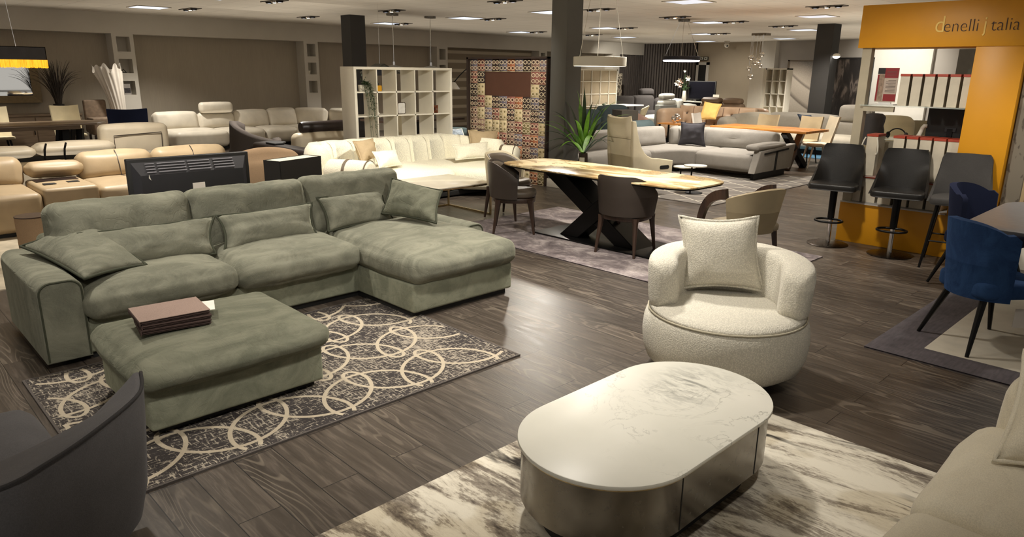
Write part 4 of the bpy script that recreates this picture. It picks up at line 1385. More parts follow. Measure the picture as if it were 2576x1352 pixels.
# things on the shelves
m_leaf = plain('leaf_dark', S(52, 70, 40), .5, var=.35, scale=60)
tp_ = T('trailing_plant', 'trailing green plant hanging down the first bay of the white shelf', 'plant', (cx(0) - .02, sy0 + .12, 1.433))
part(tp_, 'pot', M().lathe([(.0, 0), (.05, 0), (.06, .1), (.054, .1), (.05, .02), (0, .02)]), m_white)
rnd = random.Random(4)
st, lf = M(), M()
for k in range(15):
    a = rnd.uniform(-2.6, .2)
    L = rnd.uniform(.12, .74) if k > 3 else .76
    ox = rnd.uniform(-.06, .09)
    pts = bez((ox * .4, -.02, .11), (ox, -.06, .2), (ox * 1.2 + .02, -.19, .1), (ox + .08 * (L), -.17 - rnd.uniform(0, .04), .05 - L), 12)
    st.tube(pts, .0025, 4)
    for j, p in enumerate(pts[2:]):
        for e in range(3):
            d = Vector((rnd.uniform(-1, 1), rnd.uniform(-1, .3), rnd.uniform(-.9, .4))).normalized()
            s_ = Vector((d.y, -d.x, rnd.uniform(-.3, .3)))
            b0 = p + Vector((rnd.uniform(-.015, .015), rnd.uniform(-.02, .0), rnd.uniform(-.02, .02)))
            lf.add([b0, b0 + d * .018 + s_ * .009, b0 + d * .04, b0 + d * .018 - s_ * .009], [(0, 1, 2, 3)])
for k in range(26):
    d = Vector((rnd.uniform(-1, 1), rnd.uniform(-1, .6), rnd.uniform(.1, 1))).normalized()
    p = Vector((0, -.02, .11)) + d * rnd.uniform(.03, .12) + Vector((0, 0, (.14 if k == 0 else 0)))
    s_ = d.cross(Vector((0, 0, 1))).normalized()
    lf.add([p, p + d * .02 + s_ * .01, p + d * .042, p + d * .02 - s_ * .01], [(0, 1, 2, 3)])
part(tp_, 'stems', st, m_leaf)
part(tp_, 'leaves', lf, m_leaf)
df = T('reed_diffuser', 'yellow cube diffuser bottle on the white shelf', 'diffuser', (cx(1) - .07, sy0 + .15, 1.433))
part(df, 'glass_cube', M().box(-.045, .045, -.045, .045, 0, .09, .008, 2), plain('amber_yellow', S(206, 150, 34), .25))
part(df, 'neck', M().cyl(0, 0, .09, .125, .018), m_black)
part(df, 'stopper', M().cyl(0, 0, .125, .15, .006), m_black)
bt = T('bottle', 'pale yellow tapered bottle on the white shelf', 'bottle', (cx(3) - .12, sy0 + .17, 1.433))
part(bt, 'body', M().lathe([(0, 0), (.038, 0), (.04, .02), (.02, .1), (.012, .12), (0, .12)]), plain('bottle_yellow', S(206, 204, 120), .3))
part(bt, 'cap', M().cyl(0, 0, .12, .145, .012), m_black)
bt = T('bottle', 'small white bottle in the last bay of the white shelf', 'bottle', (cx(4) - .13, sy0 + .2, 1.433))
part(bt, 'body', M().cyl(0, 0, 0, .085, .022), m_white)
part(bt, 'cap', M().cyl(0, 0, .085, .105, .016), m_frame)
pf_ = T('framed_picture', 'silver rounded photo frame leaning in the middle bay', 'photo frame', (cx(2) - .02, sy0 + .12, 1.068), .15)
part(pf_, 'frame', M().prismY(rrect(-.09, .09, 0, .19, .03), -.008, .008), m_steel)
part(pf_, 'picture', M().prismY(rrect(-.076, .076, .012, .176, .02), -.0095, -.008), plain('picture_white', S(214, 212, 206), .4, var=.12, scale=14))
part(pf_, 'back_leg', M().bar((0, .008, .12), (0, .08, 0), .03, .006), m_steel)
cp_ = T('candle_holder', 'woven copper candle holder in the last bay of the white shelf', 'candle holder', (cx(4) - .06, sy0 + .14, 1.068))
ch = M()
for k in range(9):
    a = 2 * PI * k / 9
    for s in (1, -1):
        ch.tube([(.06 * math.cos(a + s * .7 * t), .06 * math.sin(a + s * .7 * t), .125 * t) for t in [i / 6 for i in range(7)]], .007, 5)
part(cp_, 'copper_cage', ch, plain('copper_rust', S(128, 74, 48), .35, .5))
part(cp_, 'glass_cup', M().cyl(0, 0, .004, .1, .045), plain('dark_glass', S(50, 30, 24), .15))

gs_ = T('pendant_lamp', 'dark gable-shaped lamp shade peeking over the white shelf unit beside the dark column', 'pendant lamp', (*(7.7, 11.5), 1.66))
for s_ in (-1, 1):
    part(gs_, 'sloped_panel', M().prismY([(0, .215), (s_ * .34, .06), (s_ * .34, .035), (0, .19)][::s_], -.15, .15), plain('shade_olive_black', S(50, 50, 38), .5))
part(gs_, 'inner_panel', M().prismY([(-.3, 0), (.3, 0), (.3, .03), (0, .18), (-.3, .03)], .1, .14), plain('shade_inner_grey', S(60, 62, 70), .5))
part(gs_, 'cord', M().tube([(0, 0, .2), (0, 0, CZ - 1.66)], .003, 4), m_chrome)
# dome pendants hanging behind the shelf
for x, y, lb in ((*(9.202, 13.2), 'clear dome pendant lamp on the left of the pair above the white shelf'), (*(10.204, 13.2), 'clear dome pendant lamp on the right of the pair above the white shelf')):
    t = T('pendant_lamp', lb, 'pendant lamp', (x, y, 1.72), 0, 'dome pendants behind the white shelf')
    part(t, 'dome_shade', M().lathe([(.30, 0), (.27, .06), (.15, .12), (.05, .145), (.04, .15)], n=28), glass('smoked_glass', (.25, .24, .2, 1), .1, .6))
    part(t, 'cord', M().tube([(0, 0, .15), (0, 0, CZ - 1.73)], .008, 6), m_chrome)
    part(t, 'socket', M().cyl(0, 0, .12, .22, .03), m_chrome)
    part(t, 'ceiling_rose', M().cyl(0, 0, CZ - 1.76, CZ - 1.72, .13), m_steel)

# ================================================================ cream boucle sofa, its pillows and table
cs = T('sofa', 'long cream boucle sofa with channelled back in front of the white shelf', 'sofa', (6.3, 8.6, 0))
P = lambda n, m, mat, **k: part(cs, n, m, mat, world=True, **k)
P('base', M().box(4.7, 7.5, 7.85, 9.3, .02, .1, .02), m_black)
def cback(u, v):
    x = 4.72 + 3.0 * u
    ch = abs(math.sin(u * PI * 9)) ** .35
    yb = 9.05 - .16 * (1 - ch) - .75 * max(0, (u - .82) / .18) ** 2 - .5 * max(0, (.12 - u) / .12) ** 2
    z = .12 + .66 * v - .06 * max(0, (u - .8) / .2) ** 2
    return (x, yb + .12 * v, z)
P('channelled_back', M().shell(cback, 90, 10, lambda u, v: .26 * (.35 + .65 * min(1, (1 - v) * 5) ** .5)), m_boucle_y, ang=180)
P('seat_cushion', M().soft((4.95, 6.5, 7.78, 9.0, .10, .42), .13, (.03, .03, .03), (8, 8, 3)), m_boucle_y, ang=180)
cpoly = [(6.5, 9.0), (6.5, 7.75)] + arc(7.05, 7.85, .5, -PI * .62, PI * .1, 10) + [(7.6, 8.5), (7.5, 9.0)]
P('chaise_cushion', M().prism(cpoly[::1] if False else cpoly, .1, .42, .12, 5), m_boucle_y, ang=180)
for (ax, ay, L, rz, lab) in ((4.86, 8.02, .62, R(-62), 0), (7.76, 8.2, .46, R(-62), 1)):
    m = M().lathe([(0.01, -L / 2 - .0), (.14, -L / 2), (.165, -L / 2 + .03), (.172, 0), (.165, L / 2 - .03), (.14, L / 2), (.01, L / 2)], n=24)
    m.xf(Matrix.Translation((ax, ay, .47)) @ Matrix.Rotation(rz, 4, 'Z') @ Matrix.Rotation(PI / 2, 4, 'Y'))
    a_ = P('roll_armrest', m, m_boucle_y, ang=180)
    b_ = M()
    for q, w_ in ((-.02, .02), (L / 2 - .035, .006)):
        mm = M().lathe([(.170, q - w_), (.176, q - w_), (.176, q + w_), (.170, q + w_)], n=24)
        mm.xf(Matrix.Translation((ax, ay, .47)) @ Matrix.Rotation(rz, 4, 'Z') @ Matrix.Rotation(PI / 2, 4, 'Y'))
        b_.merge(mm)
    part(a_, 'leather_band', b_, leather('band_taupe', S(112, 98, 80)), world=True)
P('arm_block', M().soft((4.66, 5.0, 7.9, 8.9, .08, .40), .12, (.02, .02, .02), (4, 6, 4)), m_boucle_y, ang=180)
YP = 8.25
axis_pillow(0, [(5.223, 8.3, 0.534), (5.619, 8.55, 0.574), (5.761, 8.85, 0.8), (5.276, 8.6, 0.806)], .2, m_taupecot, m_taupecot, 'taupe linen pillow at the left end of the cream sofa', name='throw_pillow', seed=60)
axis_pillow(0, [(5.294, 8.0, 0.489), (5.79, 8.2, 0.483), (5.906, 8.5, 0.654), (5.388, 8.3, 0.678)], .17, m_boucle_y, m_boucle_y, 'cream boucle lumbar pillow beside the taupe pillow at the left end', name='throw_pillow', seed=61)
axis_pillow(0, [(7.307, 8.5, 0.476), (7.886, 8.5, 0.448), (8.133, 8.75, 0.803), (7.491, 8.75, 0.845)], .2, m_taupecot, m_taupecot, 'taupe linen pillow standing at the right end of the cream sofa', name='throw_pillow', seed=62)
axis_pillow(0, [(6.768, 8.2, 0.476), (7.473, 8.2, 0.46), (7.603, 8.4, 0.683), (6.866, 8.4, 0.677)], .17, m_boucle_y, m_boucle_y, 'cream boucle lumbar pillow in front of the standing taupe pillow', name='throw_pillow', seed=63)
c2 = T('coffee_table', 'low marble coffee table on a thin champagne metal frame', 'coffee table', (5.5, 6.98, 0))
P = lambda n, m, mat, **k: part(c2, n, m, mat, world=True, **k)
P('marble_top', M().box(4.95, 6.0, 6.52, 7.42, .405, .42, .003, 1), plain('pale_marble', S(226, 218, 200), .12, var=.06, scale=4))
fr = M()
for a, b_ in (((4.97, 6.54), (5.98, 6.54)), ((5.98, 6.54), (5.98, 7.4)), ((5.98, 7.4), (4.97, 7.4)), ((4.97, 7.4), (4.97, 6.54))):
    fr.bar((*a, .395), (*b_, .395), .02)
P('top_frame', fr, m_gold)
for (x, y) in ((4.98, 6.55), (5.97, 6.55), (5.97, 7.39), (4.98, 7.39)):
    P('leg', M().bar((x, y, 0), (x, y, .39), .02), m_gold)
P('floor_rail', M().bar((5.97, 6.55, .01), (5.97, 7.39, .01), .02).bar((4.98, 6.55, .01), (4.98, 7.39, .01), .02).bar((5.97, 7.39, .011), (4.98, 7.39, .011), .02), m_gold)

# ================================================================ patterned display wall beside the column
def pattern_wall():
    w = T('display_wall', 'freestanding wall of multicoloured looped wallpaper with a brown niche', 'display wall', (8.26, 8.6, 0))
    X0 = 8.20
    ya, yb = 7.69, 9.56
    P = lambda n, m, mat, **k: part(w, n, m, mat, world=True, **k)
    P('frame', M().box(X0 - .05, X0 + .2, yb - .045, yb, 0, 1.985).box(X0 - .03, X0 + .2, ya, ya + .02, 0, 1.985).box(X0 - .05, X0 + .2, ya, yb, 1.955, 1.985), plain('frame_dark_brown', S(48, 36, 30), .5))
    cols = [S(136, 104, 90), S(104, 98, 112), S(48, 34, 30), S(206, 188, 146), S(168, 100, 66), S(132, 120, 84), S(124, 116, 130), S(140, 84, 74)]
    mt = [plain('wallpaper_tone_%d' % i, c, .7, var=.03) for i, c in enumerate(cols)]
    mt += [plain('wallpaper_line_cream', S(206, 190, 160), .7), plain('wallpaper_drop_dark', S(54, 40, 34), .7), plain('wallpaper_drop_olive', S(120, 108, 68), .7)]
    g = M()
    nc, nr = 10, 10
    cw_, rh = (yb - .05 - ya) / nc, 1.955 / nr
    rr = random.Random(11)
    seq = [0, 1, 2, 3, 4, 5, 6, 7]
    for r_ in range(nr):
        for c_ in range(nc):
            y1 = yb - .05 - c_ * cw_
            z0 = 1.955 - (r_ + 1) * rh
            if 2 <= c_ <= 7 and r_ in (1, 2):
                continue
            k = [1, 7, 6, 2, 1, 4, 6, 2, 0, 6][c_] if r_ == 0 else rr.choice([0, 1, 2, 3, 4, 5, 6, 7, 2, 3])
            g.cur = k
            g.box(X0 - .004, X0, y1 - cw_, y1, z0, z0 + rh)
            g.cur = 8
            e = .004
            g.box(X0 - .006, X0 - .004, y1 - cw_, y1, z0 - e / 2, z0 + e)
            g.box(X0 - .006, X0 - .004, y1 - e / 2, y1 + e / 2, z0, z0 + rh)
            for i in (0, 1):
                zc = z0 + rh * (.27 + .46 * i)
                for s in (1, -1):
                    yc = y1 - cw_ / 2 + s * cw_ * .22
                    ring = []
                    for t in range(12):
                        a = 2 * PI * t / 12
                        px_, pz_ = math.cos(a), math.sin(a)
                        rad = 1 + (.28 if t == 0 else 0)
                        ring.append((yc + s * px_ * rad * cw_ * .21, zc + pz_ * rh * .17))
                    outer = [(X0 - .0075, a, b) for a, b in ring]
                    inner = [(X0 - .0075, yc + (a - yc) * .68, zc + (b - zc) * .68) for a, b in ring]
                    g.cur = 8
                    g.add(outer + inner, [(t, (t + 1) % 12, 12 + (t + 1) % 12, 12 + t) for t in range(12)])
                    g.cur = 10 if k in (3, 5) else (9 if (c_ + r_) % 3 else (0 if k != 0 else 3))
                    g.add([(X0 - .0068, yc + (a - yc) * .45, zc + (b - zc) * .45) for a, b in ring], [tuple(range(12))])
    P('wallpaper', g, mt, ang=180)
    P('panel', M().box(X0, X0 + .18, ya + .02, yb - .045, 0, 1.955 - 3 * rh).box(X0, X0 + .18, ya + .02, yb - .045, 1.955 - rh, 1.955).box(X0, X0 + .18, yb - .05 - 2 * cw_, yb - .045, 1.955 - 3 * rh, 1.955 - rh).box(X0, X0 + .18, ya + .02, yb - .05 - 8 * cw_, 1.955 - 3 * rh, 1.955 - rh), plain('panel_core', S(60, 46, 40), .6))
    P('niche_back', M().box(X0 + .01, X0 + .03, yb - .05 - 8 * cw_, yb - .05 - 2 * cw_, 1.955 - 3 * rh, 1.955 - rh), plain('niche_brown', S(82, 52, 40), .45))
pattern_wall()

# ================================================================ television, its stand and the box lamp behind the green sofa
tv = T('television', 'black flat television seen from behind over the green sofa back', 'television', (2.2, 6.15, .38))
P = lambda n, m, mat, **k: part(tv, n, m, mat, world=True, **k)
x0, x1, zb, zt = 1.70, 2.69, .50, 1.052
P('bezel', M().box(x0, x1, 6.12, 6.17, zb, zt, .008, 2), m_black)
P('back_housing', M().add([(x0 + .03, 6.12, zb + .02), (x1 - .03, 6.12, zb + .02), (x1 - .03, 6.12, zt - .03), (x0 + .03, 6.12, zt - .03), (x0 + .08, 6.065, zb + .02), (x1 - .08, 6.065, zb + .02), (x1 - .08, 6.065, zt - .13), (x0 + .08, 6.065, zt - .13)], [(0, 1, 5, 4), (1, 2, 6, 5), (2, 3, 7, 6), (3, 0, 4, 7), (4, 5, 6, 7)]), plain('tv_back_plastic', S(40, 39, 42), .45), ang=20)
P('screen', M().box(x0 + .03, x1 - .03, 6.17, 6.172, zb + .04, zt - .03), m_blackgloss)
ven = M()
for a, b_ in ((.13, .20), (.22, .44), (.46, .64), (.67, .84)):
    for k in range(4):
        ven.bar((x0 + a, 6.108 - .0135 * k, zt - .045 - .021 * k), (x0 + b_, 6.108 - .0135 * k, zt - .045 - .021 * k), .008, .006, up=(0, -1, .6))
P('vent_slots', ven, plain('tv_vent_grey', S(112, 110, 114), .4))
P('label_sticker', M().box(2.17, 2.27, 6.058, 6.064, .74, .83), plain('paper_white', S(222, 214, 204), .7))
P('mark', M().add([(x0 + .135, 6.06, .90), (x0 + .152, 6.06, .88), (x0 + .14, 6.06, .93)], [(0, 1, 2)]), m_signwhite)
P('stand', M().box(2.1, 2.3, 6.08, 6.14, .385, .52).box(1.95, 2.45, 6.0, 6.25, .38, .39), m_black)
t = T('media_unit', 'low dark media unit carrying the television behind the green sofa', 'media unit', (2.2, 6.2, 0))
part(t, 'top', M().box(-.7, .7, -.2, .25, .36, .38), m_walnut)
part(t, 'carcass', M().box(-.69, .69, -.19, .24, .05, .36, .004, 1), m_walnut)
part(t, 'plinth', M().box(-.66, .66, -.17, .2, 0, .05), m_black)
fl = T('floor_lamp', 'floor lamp with a black oblong shade and pale lining beside the television', 'lamp', (3.2, 6.43, 0), R(18))
part(fl, 'shade', M().box(-.27, .27, -.19, -.185, .6, .935).box(-.27, .27, .015, .02, .6, .935).box(-.27, -.265, -.19, .02, .6, .935).box(.265, .27, -.19, .02, .6, .935), plain('shade_black', S(38, 35, 33), .6))
part(fl, 'shade_lining', M().box(-.262, .262, -.182, .012, .9, .931), plain('shade_lining_pale', S(196, 190, 170), .7))
part(fl, 'stem', M().cyl(0, -.085, .02, .9, .012), m_bmetal)
part(fl, 'foot', M().lathe([(0, 0), (.14, 0), (.14, .015), (0, .025)], 0, -.085), m_bmetal)

# taupe armchair and dark brown sofa behind them
ta = T('armchair', 'taupe rounded armchair seen from behind between the television and the box lamp', 'armchair', (3.5, 7.9, 0))
P = lambda n, m, mat, **k: part(ta, n, m, mat, world=True, **k)
m_taupe = fabric('taupe_suede', S(142, 118, 92), .08, 6, .15, 240)
P('back', M().soft((3.12, 4.0, 7.55, 7.8, .04, .82), .12, (.02, .03, .09), (10, 3, 8)), m_taupe, ang=180)
P('armrest', M().soft((3.1, 3.32, 7.6, 8.5, .04, .58), .1, (.01, .01, .02), (3, 6, 5)), m_taupe, ang=180)
P('armrest', M().soft((3.85, 4.06, 7.6, 8.5, .04, .58), .1, (.01, .01, .02), (3, 6, 5)), m_taupe, ang=180)
P('seat', M().soft((3.3, 3.88, 7.75, 8.5, .04, .42), .08, (.01, .01, .03), (5, 5, 3)), m_taupe, ang=180)
t = axis_pillow(0, [(3.848, 7.4, 0.581), (4.066, 7.5, 0.642), (4.062, 7.55, 0.776), (3.862, 7.45, 0.808)], .16, m_taupe, m_taupe, 'brown taupe pillow showing just right of the black box lamp shade', seed=70)
db = T('sofa', 'dark brown leather sofa end between the box lamp and the cream sofa', 'sofa', (5.4, 10.1, 0))
P = lambda n, m, mat, **k: part(db, n, m, mat, world=True, **k)
P('outer_arm', M().box(4.9, 5.2, 9.3, 11.0, .05, .64, .06), m_darkbrown)
P('outer_back', M().box(5.15, 5.93, 9.3, 9.55, .05, .66, .05), m_darkbrown)
P('seat', M().soft((5.15, 5.95, 9.5, 11.0, .05, .44), .07, (0, 0, .03), (5, 8, 3)), m_darkbrown, ang=180)
P('control_box', M().box(4.95, 5.12, 10.3, 10.6, .64, .665, .01, 2), m_black)
ba = T('armchair', 'beige leather armchair back with a dark brown bolster roll along its top', 'armchair', (6.3, 11.4, 0))
P = lambda n, m, mat, **k: part(ba, n, m, mat, world=True, **k)
P('back', M().soft((5.78, 6.9, 11.15, 11.45, .04, .70), .09, (.02, .02, .03), (6, 3, 5)), m_greigelea, ang=180)
P('seat', M().soft((5.85, 6.85, 11.4, 12.1, .04, .42), .07, (0, 0, .03), (5, 5, 3)), m_greigelea, ang=180)
mm = M().lathe([(0.01, -.5), (.085, -.5), (.1, -.47), (.1, .47), (.085, .5), (.01, .5)], n=20).xf(Matrix.Translation((6.42, 11.3, .80)) @ Matrix.Rotation(PI / 2, 4, 'Y'))
P('bolster_roll', mm, m_darkbrown, ang=60)

# ================================================================ tan recliner sofa
rs = T('recliner_sofa', 'tan leather recliner sofa with a console between its seats', 'sofa', (1.8, 9.3, .01))
P = lambda n, m, mat, **k: part(rs, n, m, mat, world=True, **k)
def seatunit(x0, x1, seed, split=True):
    s_ = P('seat', M().soft((x0, x1, 8.82, 9.75, .06, .46), .06, (.01, .03, .03), (10, 8, 5), wr=.004, ws=3, seed=seed), m_tanlea, ang=180)
    m = M().soft((x0, x1, -.14, .14, 0, .36), .1, (.01, .05, .02), (10, 4, 8), wr=.006, ws=4, seed=seed)
    m.xf(Matrix.Translation((0, 9.72, .40)) @ Matrix.Rotation(-.22, 4, 'X'))
    b_ = P('backrest', m, m_tanlea, ang=180)
    xm = (x0 + x1) / 2
    part(s_, 'seam', M().tube([(xm, 8.79, .1), (xm, 8.785, .3), (xm, 8.80, .42), (xm, 8.87, .478), (xm, 9.2, .492), (xm, 9.55, .485)], .006, 5), m_brnout, world=True)
    part(b_, 'seam', M().tube([(xm, 9.515, .46), (xm, 9.55, .6), (xm, 9.62, .72), (xm, 9.7, .775)], .006, 5), m_brnout, world=True)
seatunit(.25, 1.6, 3)
seatunit(2.16, 3.0, 5)
seatunit(3.02, 3.95, 8)
P('console', M().soft((1.61, 2.15, 8.84, 9.75, .06, .49), .04, (0, .01, .01), (5, 6, 4)), m_tanlea, ang=180)
P('console_tray', M().box(1.66, 2.08, 9.38, 9.58, .495, .502), m_darkbrown)
for k, xx in enumerate((1.74, 1.98)):
    P('control_pad', M().box(xx - .06, xx + .06, 9.1 + .05 * k, 9.2 + .05 * k, .497, .505, .003, 1), m_black)
P('console_bolster', M().soft((1.63, 2.2, 9.58, 9.8, .52, .68), .07, (.02, .03, .02), (6, 4, 3), wr=.008, ws=6), m_tanlea, ang=180)
P('plinth', M().box(.3, 3.9, 8.9, 9.8, .01, .06), m_black)
solo('rug', 'pale mottled rug in front of the tan recliner sofa', 'rug', M().box(-.8, 1.44, 6.78, 9.1, 0, .01), plain('pale_mottled_pile', S(186, 174, 152), .95, var=.16, scale=7), (.4, 7.9, 0), 0, None, world=True)
st_ = T('side_table', 'small brown drum side table peeking out behind the green sofa', 'side table', (1.279, 7.668, 0))
part(st_, 'drum', M().cyl(0, 0, 0, .42, .14), m_taupe)
part(st_, 'top', M().cyl(0, 0, .42, .43, .142), m_walnut)

# second recliner row: greige leather with head rests on hinge rods
hr = T('recliner_sofa', 'greige leather sofa with flipped head rests on black hinge rods', 'sofa', (2.4, 11.0, 0))
P = lambda n, m, mat, **k: part(hr, n, m, mat, world=True, **k)
P('back', M().soft((.6, 3.7, 10.75, 11.0, .05, .56), .08, (.0, .02, .02), (12, 3, 5)), m_greigelea, ang=180)
P('seat', M().soft((.6, 3.7, 11.0, 11.9, .05, .42), .07, (.0, .02, .02), (12, 3, 5)), m_greigelea, ang=180)
P('hinge_shadow', M().box(.8, 2.8, 10.82, 10.98, .56, .64), m_black)  # black block standing in for the shadow beneath the head rests
P('head_rest', M().soft((1.05, 1.93, 10.62, 10.95, .645, .77), .06, (.03, .02, .02), (8, 4, 2)), m_greigelea, ang=180)
h2 = P('head_rest', M().soft((1.95, 2.84, 10.62, 10.95, .655, .80), .07, (.04, .02, .02), (8, 4, 2)), m_greigelea, ang=180)
for xx in (2.02, 2.24):
    P('hinge_rod', M().tube([(xx + .01, 10.6, .48), (xx - .01, 10.58, .64), (xx, 10.57, .74), (xx + .03, 10.6, .81)], .013, 6), m_bmetal)
h3 = P('head_rest', M().soft((2.72, 3.58, 10.7, 10.95, .60, 1.0), .07, (.01, .02, .02), (8, 3, 5)), m_greigelea, ang=180)
part(h3, 'panel_seam', M().tube([(2.86, 10.685, .62), (2.86, 10.672, .86), (3.47, 10.672, .885), (3.47, 10.685, .62)], .007, 5), m_brnout, world=True)

# ================================================================ pale corner sofa along the left wall
ls = T('corner_sofa', 'long pale grey leather corner sofa along the papered left wall', 'sofa', (7.3, 16.6, 0))
P = lambda n, m, mat, **k: part(ls, n, m, mat, world=True, **k)
def lback(x0, x1, y, top, seed, sw=False, tilt=.25):
    L = x1 - x0
    m = M().soft((-L / 2, L / 2, -.14, .14, 0, top - .36), .09, (.015, .05, .02), (8, 3, 6), wr=.006, ws=3, seed=seed)
    rot = Matrix.Rotation(-tilt, 4, 'X')
    if sw:
        m.xf(Matrix.Translation((y, (x0 + x1) / 2, .36)) @ Matrix.Rotation(-PI / 2, 4, 'Z') @ rot)
    else:
        m.xf(Matrix.Translation(((x0 + x1) / 2, y, .36)) @ rot)
    return P('backrest', m, m_greylea, ang=180)
P('chaise_seat', M().soft((5.45, 6.6, 15.85, 17.1, .08, .43), .1, (.02, .02, .03), (6, 6, 4)), m_greylea, ang=180)
P('seat', M().soft((6.6, 7.6, 16.15, 17.1, .08, .41), .1, (.01, .02, .03), (6, 6, 4)), m_greylea, ang=180)
P('seat', M().soft((7.6, 8.4, 16.1, 17.1, .08, .41), .1, (.01, .02, .03), (6, 6, 4)), m_greylea, ang=180)
P('corner_seat', M().soft((8.35, 9.6, 15.6, 17.1, .08, .41), .1, (.01, .02, .03), (6, 6, 4)), m_greylea, ang=180)
P('seat', M().soft((8.3, 9.7, 14.75, 15.6, .08, .41), .1, (.01, .02, .03), (6, 6, 4)), m_greylea, ang=180)
lback(5.4, 6.35, 17.0, .80, 1)
lback(6.36, 7.2, 17.0, .76, 2)
lback(7.21, 8.05, 17.0, .80, 3)
lback(8.06, 8.8, 17.0, .82, 4)
mc = M().soft((-.42, .42, -.14, .14, 0, .45), .09, (.015, .05, .02), (8, 3, 6), wr=.006, ws=3, seed=14)
mc.xf(Matrix.Translation((9.12, 16.85, .36)) @ Matrix.Rotation(-PI / 4, 4, 'Z') @ Matrix.Rotation(-.25, 4, 'X'))
P('backrest', mc, m_greylea, ang=180)
for q, (a, b_) in enumerate(((15.9, 16.8), (15.3, 15.88), (14.7, 15.28))):
    lback(a, b_, 9.65, .80, 5 + q, True)
P('head_rest', M().soft((6.4, 7.15, 16.85, 17.05, .76, 1.0), .07, (.01, .02, .01), (6, 3, 4)).xf(Matrix.Identity(4)), m_greylea, ang=180)
P('head_rest', M().soft((9.55, 9.75, 14.75, 15.35, .78, .98), .06, (.01, .02, .01), (3, 6, 4)), m_greylea, ang=180)
P('plinth', M().box(5.6, 9.5, 16.3, 17.2, 0, .08).box(8.5, 9.5, 14.8, 16.3, 0, .08), m_black)

# charcoal lounge chair and black tulip table
cl = T('lounge_chair', 'charcoal bean-shaped lounge chair in front of the pale corner sofa', 'armchair', (5.9, 13.0, 0))
def lng(u, v):
    a = R(100) + R(360 - 40) * u * .85
    rr_ = .47 + .05 * math.sin(2 * a)
    top = .46 + .36 * (.5 + .5 * math.cos(a - R(150))) ** 1.3
    k = 1.0 - .12 * v
    return (math.cos(a) * rr_ * k, math.sin(a) * rr_ * k, top * v)
part(cl, 'wrap_shell', M().shell(lng, 36, 8, .12), fabric('lounge_charcoal', S(72, 66, 62), .06, 6), ang=180)
part(cl, 'seat', M().soft((-.4, .4, -.4, .4, .0, .36), .1, (.02, .02, .04), (5, 5, 3)), fabric('lounge_charcoal', S(72, 66, 62), .06, 6), ang=180)
tu = T('side_table', 'black tulip shaped side table beside the charcoal lounge chair', 'side table', (5.78, 12.1, 0))
part(tu, 'table_top', M().lathe([(0, .48), (.23, .49), (.23, .505), (0, .507)]), m_black)
part(tu, 'stem', M().lathe([(.2, 0), (.1, .03), (.05, .15), (.05, .3), (.1, .42), (.19, .48)]), m_black)

# ================================================================ left dining corner
lt = T('dining_table', 'long grey oak dining table at the left under the fringed lamp', 'dining table', (2.7, 15.45, 0))
P = lambda n, m, mat, **k: part(lt, n, m, mat, world=True, **k)
m_goak = wood('grey_oak', S(104, 88, 72), S(132, 114, 94), 0, .4)
P('table_top', M().prism([(1.3, 14.95), (3.75, 14.95), (3.98, 15.25), (3.98, 15.6), (3.75, 15.95), (1.3, 15.95)], .725, .76, .004, 1), m_goak)
P('apron', M().box(1.5, 3.5, 15.05, 15.85, .65, .725), m_goak)
for s in (0, 1):
    bx = 3.42 - 1.6 * s
    P('leg', M().bar((bx - .12, 15.2, .65), (bx - .2, 15.1, 0), .12, .06), m_bmetal)
    P('leg', M().bar((bx + .1, 15.2, .65), (bx, 15.1, 0), .12, .06), m_bmetal)
    P('leg', M().bar((bx - .12, 15.7, .65), (bx - .2, 15.8, 0), .12, .06), m_bmetal)
    P('leg', M().bar((bx + .1, 15.7, .65), (bx, 15.8, 0), .12, .06), m_bmetal)
def cream_chair(label, loc, rz, mat, group, h=.98, legm=None, w=.22):
    t = T('dining_chair', label, 'chair', loc, rz, group)
    def bk(u, v):
        a = 2 * u - 1
        return (-.2 - .1 * v + .07 * a * a * (1 - .5 * v), a * (w + .01 * v), .44 + (h - .44 + .015 * a * a * v) * v)
    part(t, 'backrest', M().shell(bk, 10, 8, .035), mat, ang=60)
    part(t, 'seat', M().prism(rrect(-.22, .24, -w, w, .07), .42, .48, .02, 2), mat, ang=180)
    for sx_, sy_ in ((1, 1), (1, -1), (-1, 1), (-1, -1)):
        part(t, 'leg', M().tube([(sx_ * .15, sy_ * .15, .42), (sx_ * .23, sy_ * .2, 0)], [.02, .011], 6), legm or m_bmetal)
    return t
m_crm = leather('chair_cream', S(214, 202, 168), .5)
GL = 'cream chairs at the grey oak table'
cream_chair('cream chair on the far side of the grey oak table near its right end', (3.62, 16.35, 0), -PI / 2, m_crm, GL, 1.0, None, .24)
cream_chair('cream chair behind the grey oak table cut by the left frame edge', (2.42, 16.35, 0), -PI / 2, m_crm, GL, 1.0, None, .24)
cream_chair('navy velvet chair seen from behind in front of the white niched pillar', (4.1, 14.3, 0), R(75), m_navy, None, 1.03, None, .31)
sbd = T('sideboard', 'long grey oak sideboard against the left wall below the mirror', 'sideboard', (2.5, 17.65, 0))
part(sbd, 'top', M().box(-1.8, 1.62, -.25, .25, .77, .8), m_goak)
part(sbd, 'carcass', M().box(-1.78, 1.6, -.23, .24, .1, .77, .003, 1), m_goak)
for k in range(4):
    d = part(sbd, 'door', M().box(-1.76 + .84 * k, -.94 + .84 * k, -.245, -.23, .13, .74, .003, 1), m_goak)
    part(d, 'handle', M().box(-.98 + .84 * k, -.965 + .84 * k, -.258, -.245, .4, .52), m_bmetal)
part(sbd, 'plinth', M().box(-1.7, 1.5, -.2, .2, 0, .1), m_black)
gp = T('potted_grass', 'dark dried grass in a black pot on the grey oak sideboard', 'plant', (3.74, 17.55, .8))
